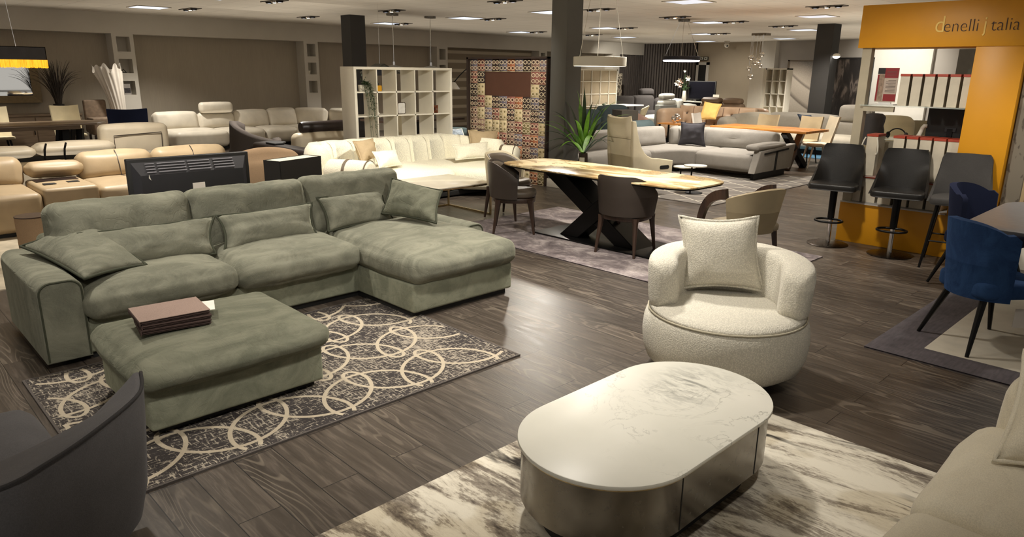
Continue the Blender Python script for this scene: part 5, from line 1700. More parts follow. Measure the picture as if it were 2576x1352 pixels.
part(gp, 'pot', M().lathe([(0, 0), (.075, 0), (.105, .2), (.09, .2), (.085, .17), (0, .17)]), m_black)
gr_, rnd = M(), random.Random(3)
for k in range(150):
    a, L = rnd.uniform(0, 2 * PI), rnd.uniform(.55, .95)
    sp_ = rnd.uniform(.02, .36) if k % 6 else .5
    pts = bez((.05 * math.cos(a), .05 * math.sin(a), .15), (.07 * math.cos(a), .07 * math.sin(a), .15 + L * .5), (sp_ * .6 * math.cos(a), sp_ * .6 * math.sin(a) * .6, .15 + L * .8), (sp_ * math.cos(a), min(.3, sp_ * math.sin(a)), .15 + L * (1 if k % 6 else .8)), 6)
    gr_.tube(pts, [.006, .006, .005, .005, .004, .003, .002], 3)
part(gp, 'grass_blades', gr_, plain('dried_grass_dark', S(46, 38, 30), .8, var=.3, scale=40))
mi = T('mirror', 'wall mirror with a wide slanted gold-grey frame', 'mirror', (2.9, 18.44, 1.0))
m_mfr = plain('mirror_frame_gold', S(134, 116, 84), .5, var=.12, scale=20)
fm = M()
X0_, X1_, Z0_, Z1_ = 2.1, 3.62, 1.0, 1.95
o4 = [(X0_, Z0_), (X1_, Z0_), (X1_, Z1_), (X0_, Z1_)]
i4 = [(X0_ + .15, Z0_ + .15), (X1_ - .15, Z0_ + .15), (X1_ - .15, Z1_ - .15), (X0_ + .15, Z1_ - .15)]
fm.add([(a, 18.36, b) for a, b in o4] + [(a, 18.42, b) for a, b in i4] + [(a, 18.465, b) for a, b in o4], [(k, (k + 1) % 4, 4 + (k + 1) % 4, 4 + k) for k in range(4)] + [(8 + k, 8 + (k + 1) % 4, (k + 1) % 4, k) for k in range(4)])
part(mi, 'frame', fm, m_mfr, world=True, ang=10)
part(mi, 'mirror_glass', M().box(X0_ + .15, X1_ - .15, 18.42, 18.43, Z0_ + .15, Z1_ - .15), metal('mirror_silver', (.86, .86, .84, 1), .02), world=True)
bx_ = T('storage_bench', 'weathered taupe upholstered bench chair beside the sideboard', 'chair', (4.38, 17.2, 0))
part(bx_, 'backrest', M().box(-.22, .22, .2, .3, .4, 1.08, .04), plain('weathered_taupe', S(128, 110, 92), .9, var=.2, scale=14))
part(bx_, 'seat', M().box(-.2, .26, -.25, .22, .36, .72, .04), plain('weathered_taupe', S(128, 110, 92), .9, var=.2, scale=14))
for sx_, sy_ in ((1, 1), (1, -1), (-1, 1), (-1, -1)):
    part(bx_, 'leg', M().bar((sx_ * .17, sy_ * .2, 0), (sx_ * .17, sy_ * .2, .36), .04), m_walnut)
# fringed pendant
fp = T('pendant_lamp', 'black oblong pendant lamp with a glowing yellow fringe', 'pendant lamp', (2.4, 14.75, 1.735))
part(fp, 'shade', M().box(-.65, .62, -.25, -.24, .12, .335).box(-.65, .62, .24, .25, .12, .335).box(-.65, -.64, -.25, .25, .12, .335).box(.61, .62, -.25, .25, .12, .335).box(-.65, .62, -.25, .25, .325, .335), plain('shade_slate', S(66, 64, 66), .6, var=.15, scale=6))
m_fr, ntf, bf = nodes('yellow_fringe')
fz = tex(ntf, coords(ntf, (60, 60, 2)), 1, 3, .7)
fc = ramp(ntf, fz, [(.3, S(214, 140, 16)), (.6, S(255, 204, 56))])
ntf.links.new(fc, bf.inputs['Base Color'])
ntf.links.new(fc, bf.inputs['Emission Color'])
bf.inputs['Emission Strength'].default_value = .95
fg, rnd = M(), random.Random(8)
for k in range(150):
    x = -.65 + 1.27 * k / 149
    for yy in (-.25, .25):
        fg.box(x - .0035, x + .0035, yy - .004, yy + .004, rnd.uniform(-.012, .008), .125)
for k in range(60):
    y = -.25 + .5 * k / 59
    for xx in (-.65, .62):
        fg.box(xx - .004, xx + .004, y - .0035, y + .0035, rnd.uniform(-.012, .008), .125)
part(fp, 'fringe', fg, m_fr)
part(fp, 'inner_glow', M().box(-.55, .52, -.15, .15, .1, .11), glow('fringe_bulb_glow', (1, .72, .25, 1), 3))
part(fp, 'cord', M().tube([(-.06, 0, .335), (-.03, 0, .5), (-.1, 0, .7), (-.17, 0, .9), (-.17, 0, CZ - 1.745)], .011, 5), m_black)
for xx in (-.05, .25):
    part(fp, 'suspension_wire', M().tube([(xx, 0, .335), (xx * .8, 0, CZ - 1.745)], .004, 4), m_chrome)
part(fp, 'ceiling_rose', M().box(-.5, .3, -.04, .04, CZ - 1.785, CZ - 1.735), m_black)
# white fluted vase
vs_ = T('floor_vase', 'tall white coral-like fluted vase in front of the niched pillar', 'vase', (4.86, 17.35, 0))
fl_ = M()
na, nz = 128, 24
vv, ff = [], []
for j in range(nz + 1):
    t_ = j / nz
    r0 = .13 + .02 * t_ + .13 * max(0, (t_ - .45) / .55) ** 1.5
    for k in range(na):
        a = 2 * PI * k / na
        rr_ = r0 * (1 + .045 * math.sin(a * 16) * min(1, t_ * 2))
        z = .02 + 1.72 * t_ + (.07 * math.sin(a * 5 + .6) + .04 * math.sin(a * 9)) * t_ ** 6
        vv.append((math.cos(a) * rr_ - .17 * t_ ** 2, math.sin(a) * rr_ * .8, z))
for j in range(nz):
    for k in range(na):
        ff.append((j * na + k, j * na + (k + 1) % na, (j + 1) * na + (k + 1) % na, (j + 1) * na + k))
fl_.add(vv, ff)
part(vs_, 'fluted_body', fl_, plain('vase_white', S(204, 196, 184), .8), ang=180)
part(vs_, 'foot', M().cyl(0, 0, 0, .025, .14), plain('vase_white', S(204, 196, 184), .8))
# little things in the pillar niches
bk_ = T('display_book', 'small grey picture box standing in the lowest niche of the white pillar', 'book', (5.27, 18.14, 1.15), .1)
part(bk_, 'cover', M().box(-.08, .06, -.04, .02, 0, .24), plain('book_cover_grey', S(164, 158, 152), .5))
part(bk_, 'picture', M().box(-.075, .055, -.042, -.04, .04, .15), plain('book_picture', S(60, 56, 58), .5, var=.7, scale=40))
solo('ornament', 'small wire ornament in the middle niche of the white pillar', 'ornament', M().tube([(-.06, 0, .01), (0, 0, .09), (.06, 0, .01)], .008, 6).tube([(-.05, 0, .012), (.05, 0, .012)], .008, 6), m_black, (5.25, 18.16, 1.63))
solo('cup', 'small white cup in the middle niche of the second white pillar', 'cup', M().lathe([(0, 0), (.035, 0), (.05, .1), (.044, .1), (.03, .01), (0, .01)]), m_white, (9.86, 18.15, 1.63))

# ================================================================ grey corner sofa in the middle distance
gsf = T('corner_sofa', 'grey tweed corner sofa with buttoned backs beyond the marble dining table', 'sofa', (11, 7, .012))
P = lambda n, m, mat, **k: part(gsf, n, m, mat, world=True, **k)
def gb(L, top, seed, mat_, tilt=.2):
    m = M().soft((-L / 2, L / 2, -.11, .11, 0, top - .38), .07, (.01, .05, .02), (10, 3, 7), wr=.004, ws=5, seed=seed)
    # a button dimple
    m.fn(lambda x, y, z: (x, y + (.035 * math.exp(-((x / .06) ** 2 + ((z - .2) / .05) ** 2)) if y < 0 else 0), z))
    m.xf(mat_ @ Matrix.Rotation(-tilt, 4, 'X'))
    P('backrest', m, m_greysofa, ang=180)
gb(1.45, .76, 1, Matrix.Translation((9.75, 8.1, .38)))
gb(1.5, .76, 2, Matrix.Translation((11.25, 8.1, .38)))
gb(.62, .76, 3, Matrix.Translation((12.25, 7.75, .38)) @ Matrix.Rotation(-PI / 4, 4, 'Z'))
gb(1.55, .76, 4, Matrix.Translation((12.38, 6.72, .38)) @ Matrix.Rotation(-PI / 2, 4, 'Z'))
P('seat', M().soft((9.0, 10.75, 7.45, 8.2, .13, .42), .08, (.01, .02, .03), (10, 6, 4)), m_greysofa, ang=180)
P('corner_seat', M().prism([(10.75, 8.2), (10.75, 7.44)] + [(q.x, q.y) for q in bez((10.8, 7.44, 0), (11.1, 7.4, 0), (11.36, 7.3, 0), (11.38, 7.02, 0), 8)] + [(11.4, 6.98), (12.5, 6.98), (12.5, 8.2)], .13, .425, .06, 4), m_greysofa, ang=180)
P('seat', M().soft((11.36, 12.4, 5.86, 6.99, .13, .42), .08, (.02, .01, .03), (6, 10, 4)), m_greysofa, ang=180)
armp = [(11.27, .13), (12.62, .13), (12.72, .56), (11.42, .50)]
aa = P('armrest', M().prismY(armp, 5.74, 5.87, .02), m_greysofa)
part(aa, 'dark_strap', M().prismY([(11.55, .46), (12.45, .50), (12.45, .47), (11.55, .43)], 5.733, 5.74).prismY([(11.95, .13), (12.02, .13), (12.05, .47), (11.98, .47)], 5.733, 5.74), m_black, world=True)
part(aa, 'arm_pad', M().soft((11.35, 12.4, 5.76, 6.0, .50, .60), .045, (.01, .02, .02), (8, 4, 2)), m_greysofa, world=True, ang=180)
for q4 in ((11.35, 12.5, 5.8, 5.85), (9.1, 9.2, 7.6, 8.1), (11.3, 11.4, 7.3, 8.0)):
    P('leg_frame', M().box(*q4, .012, .13), m_bmetal)
axis_pillow(0, [(11.95, 7.72, .43), (12.05, 7.18, .43), (12.1, 7.258, 0.876), (12.1, 7.789, 0.854)], .16, m_pillowchar, m_pillowchar, 'charcoal square pillow in the corner of the grey tweed sofa', name='throw_pillow', seed=80, pinch=.07)
solo('rug', 'grey rug with white lattice lines under the grey tweed sofa', 'rug', M().box(8.65, 12.7, 5.0, 8.4, 0, .01), plain('lattice_rug_grey', S(112, 106, 100), .95, var=.12, scale=6), (10.6, 6.7, 0), 0, None, world=True)
rgo = bpy.data.objects[[o.name for o in bpy.data.objects if o.get('label') == 'grey rug with white lattice lines under the grey tweed sofa'][0]]
lt_ = M()
for k in range(-10, 14):
    for s in (1, -1):
        xa = 8.65 + k * .42
        pts = []
        for j in range(41):
            yy = 5.04 + 3.3 * j / 40
            xx = xa + s * (yy - 5.0) * .55
            if 8.7 < xx < 12.65:
                pts.append((xx, yy, .0105))
        if len(pts) > 2:
            for a, b_ in zip(pts[:-1], pts[1:]):
                lt_.bar(a, b_, .022, .001)
part(rgo, 'lattice_lines', lt_, plain('lattice_cream', S(186, 178, 164), .95), world=True)
for (x, y, z, r_, lb) in ((9.402, 5.74, .42, .17, 'higher round white side table on a thin black stem before the grey sofa'), (9.56, 6.03, .36, .17, 'lower round white side table tucked under the higher one before the grey sofa')):
    t = T('side_table', lb, 'side table', (x, y, .012), 0, 'nesting round side tables')
    part(t, 'table_top', M().lathe([(0, z - .015), (r_, z - .015), (r_, z), (0, z + .001)], n=28), m_white)
    part(t, 'stem', M().cyl(-.1, 0, .01, z - .015, .012), m_bmetal)
    part(t, 'foot', M().lathe([(0, 0), (.13, 0), (.13, .01), (0, .014)], n=24), m_bmetal)

# potted palm beside the column
pp = T('potted_palm', 'green strap-leaved potted plant between the grey column and the cream high-back chair', 'plant', (8.28, 7.0, 0))
pp.scale = (1.1, 1.1, 1.0)
part(pp, 'pot', M().lathe([(0, 0), (.11, 0), (.13, .3), (.10, .3), (.095, .28), (0, .28)], n=20), plain('pot_cream', S(196, 186, 168), .6))
part(pp, 'trunk', M().cyl(0, 0, .28, .58, .075, .06, 14), wood('dark_trunk', S(40, 28, 20), S(66, 46, 32), 2, .7))
part(pp, 'trunk_wrap', M().lathe([(.0, .3), (.082, .3), (.08, .52), (.0, .52)], n=12, a0=PI, a1=PI * 1.3), m_white)
m_palm, ntp, bp_ = nodes('palm_leaf')
gpn = ramp(ntp, tex(ntp, coords(ntp, (3, 3, 3)), 2, 3), [(.35, S(56, 106, 30)), (.65, S(136, 190, 62))])
ntp.links.new(gpn, bp_.inputs['Base Color'])
bp_.inputs['Roughness'].default_value = .4
m_palmd = plain('palm_leaf_dark', S(32, 52, 24), .4, var=.25, scale=4)
def leafblade(p0, p1, p2, w, n=12):
    m = M()
    pts = bez(p0, (Vector(p0) * .5 + Vector(p1) * .5), p1, p2, n)
    vs, fs = [], []
    for i, p in enumerate(pts):
        t_ = i / n
        d = (pts[min(n, i + 1)] - pts[max(0, i - 1)]).normalized()
        sd = d.cross(Vector((0, 0, 1)))
        if sd.length < .15:
            sd = d.cross(Vector((.8, .6, 0)))
        sd.normalize()
        up = sd.cross(d)
        ww = w * (math.sin(PI * min(1, t_ * .9 + .12)) ** .7) * (1 - t_ ** 4 * .9)
        vs += [p - sd * ww, p - up * ww * .25, p + sd * ww]
    for i in range(n):
        a = i * 3
        fs += [(a, a + 1, a + 4, a + 3), (a + 1, a + 2, a + 5, a + 4)]
    return m.add(vs, fs)
rnd = random.Random(12)
rt = Vector((.72, -.69, 0)); fwv = Vector((.69, .72, 0))
spec = [(-.42, -.15, .3, .42, 1), (-.2, .25, .52, .55, 0), (.16, -.25, .38, .42, 1), (.44, -.05, .38, .48, 1), (.5, .2, .1, .3, 0), (-.5, -.2, .3, .36, 1), (-.26, -.45, .06, .24, 1), (.3, .3, .3, .42, 0), (-.02, -.1, .66, .6, 0), (.05, -.5, .16, .3, 1), (-.30, .18, .36, .44, 1), (-.48, .0, .18, .32, 0), (-.44, -.1, .02, .28, 0), (-.08, .05, .62, .62, 1), (.04, -.15, .45, .46, 1), (.22, .1, .46, .5, 1), (.36, .1, .5, .62, 1), (.38, -.2, .2, .28, 0), (.30, -.3, .1, .24, 0), (-.2, -.35, .16, .32, 1), (-.34, .3, .4, .48, 0), (.1, .35, .5, .5, 0), (-.12, -.3, .34, .4, 1), (.2, -.4, .1, .26, 0), (-.4, .1, -.1, .2, 0), (.14, .0, .56, .5, 1)]
for k, (a, b_, z1, zm, br_) in enumerate(spec):
    base = Vector((0, 0, .56))
    tip = rt * a * 1.5 + fwv * b_ + Vector((0, 0, .58 + z1 * 1.5))
    mid = rt * a * .75 + fwv * b_ * .6 + Vector((0, 0, .58 + zm * 1.35))
    part(pp, 'leaf', leafblade(base, mid, tip, .036 if br_ else .03), m_palm if br_ else m_palmd, ang=180)

# ================================================================ wood dining table and its chairs
wt = T('dining_table', 'orange live-edge wood dining table behind the grey tweed sofa', 'dining table', (13.45, 6.65, 0))
P = lambda n, m, mat, **k: part(wt, n, m, mat, world=True, **k)
m_acacia = wood('acacia_orange', S(150, 88, 38), S(206, 142, 70), 1, .25, .5)
wpoly = []
for i in range(13):
    wpoly.append((12.95 + .02 * math.sin(i * 1.3), 7.65 - (7.65 - 5.68) * i / 12))
for i in range(13):
    wpoly.append((13.95 + .02 * math.sin(i * 1.7), 5.68 + (7.65 - 5.68) * i / 12))
P('table_top', M().prism(wpoly, .715, .76, .008, 2), m_acacia)
P('crossed_leg', M().bar((13.1, 6.15, .71), (13.85, 6.05, .02), .12, .1), m_bmetal).location = (0, 0, 0)
P('crossed_leg', M().bar((13.85, 6.15, .71), (13.1, 6.05, .02), .12, .1), wood('dark_leg', S(58, 44, 32), S(86, 66, 48), 2))
P('crossed_leg', M().bar((13.1, 7.15, .71), (13.85, 7.25, .02), .12, .1), m_bmetal)
P('crossed_leg', M().bar((13.85, 7.15, .71), (13.1, 7.25, .02), .12, .1), m_bmetal)
GW = 'chairs around the orange wood table'
m_stone = leather('chair_stone', S(176, 158, 126), .5)
cream_chair('white leather chair pulled out at the right end of the wood table', (14.06, 5.9, 0), R(134), leather('chair_white', S(206, 196, 172), .5), GW, .98, m_white, .23)
cream_chair('grey white chair at the left end of the wood table', (13.35, 7.95, 0), -PI / 2 + .2, leather('chair_pale_grey', S(178, 172, 162), .5), GW, .96, m_white)
cream_chair('beige chair behind the wood table, left of the navy pillow', (14.42, 7.28, 0), PI, m_stone, GW, .93)
cream_chair('beige chair behind the wood table, right of the navy pillow', (14.55, 6.4, 0), PI, m_stone, GW, .93)
solo('rug', 'bright blue rug beyond the wood dining table', 'rug', M().box(15.6, 18.4, 4.2, 7.6, 0, .012), plain('blue_pile', S(64, 104, 130), .95, var=.12, scale=6), (17, 6, 0), 0, None, world=True)

# far pale corner sofa with high back behind the wood table
fs_ = T('corner_sofa', 'light grey corner sofa with one raised head rest behind the wood table', 'sofa', (17.5, 7.6, .012))
FSO = fs_
P = lambda n, m, mat, **k: part(fs_, n, m, mat, world=True, **k)
m_fgrey = fabric('far_grey_fabric', S(150, 144, 134), .08, 8, .2, 200)
m_flight = fabric('far_light_fabric', S(184, 176, 160), .08, 8, .2, 200)
P('backrest', M().soft((15.75, 16.3, 8.75, 9.0, .2, .80), .09, (.01, .04, .03), (6, 3, 5)), m_flight, ang=180)
P('backrest', M().soft((16.3, 18.0, 8.75, 9.0, .2, .86), .09, (.01, .04, .03), (6, 3, 5)), m_flight, ang=180)
P('backrest', M().soft((18.0, 18.28, 7.2, 8.9, .2, .86), .09, (.04, .01, .03), (3, 6, 5)), m_fgrey, ang=180)
P('backrest', M().soft((18.0, 18.28, 6.0, 7.2, .2, .74), .09, (.04, .01, .03), (3, 6, 5)), m_fgrey, ang=180)
P('head_rest', M().soft((18.0, 18.25, 6.45, 7.18, .74, 1.1), .08, (.02, .01, .02), (3, 5, 4)), m_fgrey, ang=180)
P('seat', M().soft((15.8, 17.2, 8.0, 8.8, .13, .44), .09, (.01, .02, .03), (6, 4, 3)), m_flight, ang=180)
P('seat', M().soft((17.1, 18.05, 5.9, 8.8, .13, .44), .09, (.02, .01, .03), (4, 6, 3)), m_flight, ang=180)
P('plinth', M().box(17.3, 18.2, 6.1, 8.8, .012, .13).box(15.9, 18, 8.2, 8.9, .012, .13), m_black)
axis_pillow(0, [(17.4, 7.706, 0.532), (17.4, 7.476, 0.735), (17.5, 7.614, 0.867), (17.5, 7.935, 0.88)], .14, plain('navy_slate_cotton', S(50, 60, 76), .9), plain('navy_slate_cotton', S(50, 60, 76), .9), 'navy slate pillow tipped on the light grey corner sofa', name='throw_pillow', seed=90)
FSO.location = (16.55, 7.2, .012)
bpy.data.objects['throw_pillow.010'].location.x -= .95
bpy.data.objects['throw_pillow.010'].location.y -= .42
gtb = T('side_table', 'round smoked glass table on a chrome ball base by the far grey sofa', 'side table', (14.6, 5.0, 0))
part(gtb, 'glass_top', M().lathe([(0, .43), (.36, .43), (.36, .445), (0, .446)], n=32), glass('smoked_top', (.4, .4, .38, 1), .03, .6))
part(gtb, 'chrome_ball', M().ball(0, 0, .2, .24, .24, .2, 24, 14), m_chrome, ang=180)
part(gtb, 'neck', M().cyl(0, 0, .38, .43, .06), m_chrome)

# ================================================================ tufted tan sofa, yellow pillow, console with ornaments
cf = T('sofa', 'tan deep-buttoned leather sofa carrying a yellow pillow', 'sofa', (16.6, 10.2, 0))
P = lambda n, m, mat, **k: part(cf, n, m, mat, world=True, **k)
m_cara = leather('caramel_leather', S(176, 150, 124), .45)
def tuft(u, v):
    y = 11.0 - 2.2 * u
    z = .30 + .62 * v
    d = 0
    for k in range(5):
        for j in range(2):
            d += .09 * math.exp(-(((u - (.1 + .2 * k)) / .05) ** 2 + ((v - (.3 + .4 * j)) / .14) ** 2))
    d += .02 * math.exp(-((u - .4) / .012) ** 2)
    return (16.95 + .15 * v + d, y, z)
P('buttoned_back', M().shell(tuft, 60, 18, .2), m_cara, ang=180)
for k in range(5):
    for j in range(2):
        q_ = tuft(.1 + .2 * k, .3 + .4 * j)
        P('button', M().ball(q_[0] - .135, q_[1], q_[2], .022, n=8, m=6), m_darkbrown)
for uu in (.2, .4, .6, .8):
    P('seam', M().tube([(tuft(uu, j / 8)[0] - .105, tuft(uu, j / 8)[1], tuft(uu, j / 8)[2]) for j in range(9)], .012, 5), leather('caramel_seam', S(120, 90, 66)))
P('seat', M().soft((16.1, 16.95, 8.85, 10.95, .12, .46), .08, (.03, .02, .04), (5, 8, 3)), m_cara, ang=180)
P('armrest', M().soft((16.05, 17.0, 10.85, 11.15, .1, .86), .1, (.02, .02, .02), (5, 3, 5)), m_cara, ang=180)
P('armrest', M().soft((16.05, 17.0, 8.65, 8.85, .1, .62), .09, (.02, .02, .02), (5, 3, 5)), m_cara, ang=180)
P('plinth', M().box(16.2, 17.0, 8.8, 11, 0, .12), m_black)
axis_pillow(0, [(16.3, 9.978, 0.622), (16.3, 9.492, 0.667), (16.6, 9.524, 1.03), (16.6, 10.018, 1.071)], .15, plain('mustard_yellow_cotton', S(232, 188, 108), .9), plain('mustard_yellow_cotton', S(232, 188, 108), .9), 'yellow pillow leaning on the tan buttoned sofa', name='throw_pillow', seed=95, pinch=.04)
ct2 = T('console_table', 'narrow wooden console table behind the grey tweed sofa', 'console table', (12.95, 8.5, 0))
part(ct2, 'table_top', M().box(-.2, .2, -.28, .28, .735, .76), m_acacia)
for sx_, sy_ in ((1, 1), (1, -1), (-1, 1), (-1, -1)):
    part(ct2, 'leg', M().bar((sx_ * .17, sy_ * .24, 0), (sx_ * .17, sy_ * .24, .735), .03), m_bmetal)
gl_ = T('glass_ornament', 'bubbly silver glass ornament on the wooden console table', 'ornament', (12.9, 8.42, .76))
rnd = random.Random(5)
bb_ = M()
bb_.ball(0, 0, .09, .07)
for k in range(26):
    d = Vector((rnd.gauss(0, 1), rnd.gauss(0, 1), rnd.gauss(0, 1))).normalized()
    bb_.ball(d.x * .075, d.y * .075, .1 + d.z * .075, .03, n=8, m=6)
part(gl_, 'bubble_globe', bb_, metal('mercury_glass', (.8, .74, .68, 1), .12), ang=180)
part(gl_, 'foot', M().cyl(0, 0, 0, .03, .05), m_chrome)

# ================================================================ teal, pink and cream seats in the centre distance
m_teal = fabric('teal_fabric', S(92, 106, 108), .08, 7, .2, 200)
ts = T('sofa', 'teal grey sofa behind the leafy potted plant', 'sofa', (13.6, 10.6, 0))
P = lambda n, m, mat, **k: part(ts, n, m, mat, world=True, **k)
P('backrest', M().soft((12.5, 13.3, 10.7, 10.95, .2, .92), .09, (.01, .04, .03), (5, 3, 5)), m_teal, ang=180)
P('backrest', M().soft((13.3, 14.3, 10.7, 10.95, .2, 1.0), .09, (.01, .04, .03), (5, 3, 5)), m_teal, ang=180)
P('seat', M().soft((12.4, 14.6, 10.35, 10.8, .1, .46), .09, (.01, .02, .03), (6, 4, 3)), m_teal, ang=180)
mm = M().lathe([(0.01, -.32), (.13, -.32), (.16, -.28), (.16, .28), (.13, .32), (.01, .32)], n=18).xf(Matrix.Translation((12.62, 9.1, .64)) @ Matrix.Rotation(PI / 2, 4, 'Y'))
P('roll_armrest', mm, m_teal, ang=60)
P('arm_base', M().box(12.35, 12.9, 9.0, 9.22, .0, .6, .03), m_teal)
P('plinth', M().box(12.5, 14.5, 10.1, 10.9, 0, .1), m_black)
bxd = T('storage_box', 'dark grey cube cabinet with a slot handle beside the pink tub chair', 'cabinet', (*(12.635, 9.75), .0), -.55)
part(bxd, 'carcass', M().box(-.02, .36, -.29, .29, .5, .98, .004, 1), plain('cabinet_taupe_grey', S(88, 82, 74), .5))
part(bxd, 'slot_handle', M().box(-.026, -.02, -.07, .07, .72, .75), m_black)
part(bxd, 'stand', M().box(0, .34, -.27, .27, 0, .5), m_black)
m_pink = fabric('blush_fabric', S(204, 172, 156), .06, 7, .2, 200)
pk = T('tub_chair', 'blush pink tub chair beside the dark cube cabinet', 'armchair', (15.2, 11.0, 0), R(-70))
def pks(u, v):
    a = R(70) + R(220) * u
    r_ = .36 + .05 * v
    return (math.cos(a) * r_, math.sin(a) * r_, .1 + (.74 - .25 * abs(2 * u - 1) ** 2) * v)
part(pk, 'backrest', M().shell(pks, 26, 8, .1), m_pink, ang=180)
part(pk, 'seat', M().soft((-.3, .34, -.3, .3, .0, .44), .1, (.02, .02, .03), (4, 4, 3)), m_pink, ang=180)
bc_ = T('dining_chair', 'cream quilted shell chair on thin black legs at the far white table', 'chair', (17.3, 12.55, 0), R(115))
def qsh(u, v):
    a = 2 * u - 1
    q = .02 * abs(math.sin(u * PI * 5))
    return (-.1 - .16 * v + .16 * a * a * (.4 + .6 * v) + q * .4, a * (.28), .46 + (.40 - .1 * a * a) * v)
part(bc_, 'shell_back', M().shell(qsh, 24, 8, .035), m_crm, ang=180)
part(bc_, 'seat', M().prism(rrect(-.22, .25, -.25, .25, .1), .42, .48, .02, 2), m_crm, ang=180)
for sx_, sy_ in ((1, 1), (1, -1), (-1, 1), (-1, -1)):
    part(bc_, 'leg', M().tube([(sx_ * .1, sy_ * .1, .42), (sx_ * .22, sy_ * .22, 0)], [.013, .01], 6), m_bmetal)
wtb = T('dining_table', 'white topped table in front of the black slatted wall', 'dining table', (18.2, 13.9, 0))
part(wtb, 'table_top', M().box(-1.1, .6, -.4, .4, .78, .81), m_white)
part(wtb, 'pedestal', M().box(-.5, .1, -.2, .2, .02, .78).box(-.8, .3, -.35, .35, 0, .03), m_black)
solo('ornament', 'small leafy ornament on the white far table', 'ornament', M().ball(0, 0, .03, .07, .05, .03, 10, 6).tube([(0, 0, .03), (.09, 0, .08), (.16, .02, .06)], .012, 5), m_leaf, (17.25, 13.85, .81))
gr2 = T('recliner_sofa', 'pale grey recliner sofa seen from behind with its head rest raised', 'sofa', (18.9, 12.6, 0))
P = lambda n, m, mat, **k: part(gr2, n, m, mat, world=True, **k)
m_rec = leather('recliner_grey', S(168, 166, 156), .5)
m_recd = leather('recliner_back_grey', S(124, 124, 118), .6)
P('back_panel', M().box(18.1, 19.45, 12.4, 12.6, .14, .86, .03), m_recd)
P('back_cushion', M().soft((18.25, 18.95, 12.42, 12.66, .80, .98), .07, (.01, .02, .02), (5, 3, 3)), m_rec, ang=180)
P('head_rest', M().soft((18.3, 18.95, 12.45, 12.65, 1.02, 1.17), .06, (.01, .02, .02), (5, 3, 3)), m_rec, ang=180)
for xx in (18.4, 18.86):
    P('hinge_rod', M().cyl(xx, 12.52, .9, 1.06, .012), m_chrome)
P('side_cushion', M().soft((18.98, 19.2, 12.3, 12.9, .7, 1.02), .08, (.01, .02, .02), (3, 4, 4)), m_rec, ang=180)
P('arm_cushion', M().soft((19.1, 20.0, 12.3, 12.6, .68, .84), .07, (.01, .02, .04), (6, 3, 3)), m_rec, ang=180)
P('plinth', M().box(18.2, 19.4, 12.45, 13.2, 0, .14), m_black)
P('seat', M().soft((18.1, 19.9, 12.6, 13.4, .14, .5), .08, (.01, .02, .04), (6, 4, 3)), m_rec, ang=180)
dk = T('sofa', 'dark grey sofa in front of the black slatted wall', 'sofa', (20.5, 15.6, 0))
P = lambda n, m, mat, **k: part(dk, n, m, mat, world=True, **k)
m_dkg = fabric('dark_grey_weave', S(84, 80, 78), .08, 7, .2, 200)
P('backrest', M().soft((19.6, 21.2, 15.6, 15.9, .2, .98), .1, (.01, .03, .02), (6, 3, 4)), m_dkg, ang=180)
P('backrest', M().soft((21.2, 22.4, 15.6, 15.9, .2, .98), .1, (.01, .03, .02), (6, 3, 4)), m_dkg, ang=180)
P('head_rest', M().soft((21.7, 22.5, 15.7, 15.9, .98, 1.22), .08, (.01, .03, .02), (4, 3, 3)), m_dkg, ang=180)
P('seat', M().soft((19.5, 22.5, 14.8, 15.7, .05, .46), .1, (.01, .03, .02), (6, 3, 4)), m_dkg, ang=180)
gp2 = T('armchair', 'grey rounded armchair beside the far television unit', 'armchair', (23.0, 15.5, 0))
part(gp2, 'backrest', M().soft((-.45, .45, .1, .35, .1, .86), .12, (.02, .02, .06), (5, 3, 5)), m_dkg, ang=180)
part(gp2, 'seat', M().soft((-.45, .45, -.45, .15, .05, .46), .1, (.02, .02, .03), (5, 4, 3)), m_dkg, ang=180)

# far television on its white topped unit, lilies in a vase, price stand
tu2 = T('media_unit', 'black television unit with a white top near the far doorway', 'media unit', (23.1, 14.1, 0))
part(tu2, 'top', M().box(-.3, .3, -.78, .78, .78, .81), m_white)
part(tu2, 'carcass', M().box(-.28, .28, -.76, .76, .08, .78), m_blackgloss)
part(tu2, 'plinth', M().box(-.25, .25, -.7, .7, 0, .08), m_black)
t2 = T('television', 'black flat television on the white topped unit by the far doorway', 'television', (23.05, 14.04, .81))
part(t2, 'bezel', M().box(-.03, .03, -.53, .56, .05, .71, .006, 1), m_black)
part(t2, 'screen', M().box(-.033, -.03, -.50, .53, .09, .68), plain('tv_screen', S(20, 20, 26), .12))
part(t2, 'stand', M().box(-.12, .12, -.25, .25, 0, .02).box(-.03, .03, -.08, .08, .02, .08), m_blackgloss)
vz = T('flower_vase', 'white vase of pink and white lilies beside the far television', 'vase', (22.95, 14.72, .81))
part(vz, 'vase_body', M().lathe([(0, 0), (.08, 0), (.09, .1), (.06, .34), (.055, .36), (.0, .34)], n=18), m_white)
sf = M()
heads = [(-.05, .28, .62, m_white), (-.02, .15, .56, m_pink), (0, .12, .66, m_pink), (-.02, -.16, .8, m_white), (.02, .22, .7, m_white), (0, .02, 1.05, m_white)]
for hx, hy, hz, mt_ in heads:
    sf.tube(bez((0, 0, .3), (hx * .3, hy * .2, .45), (hx * .7, hy * .7, hz * .85), (hx, hy, hz), 6), .008, 5)
part(vz, 'stems', sf, m_leaf)
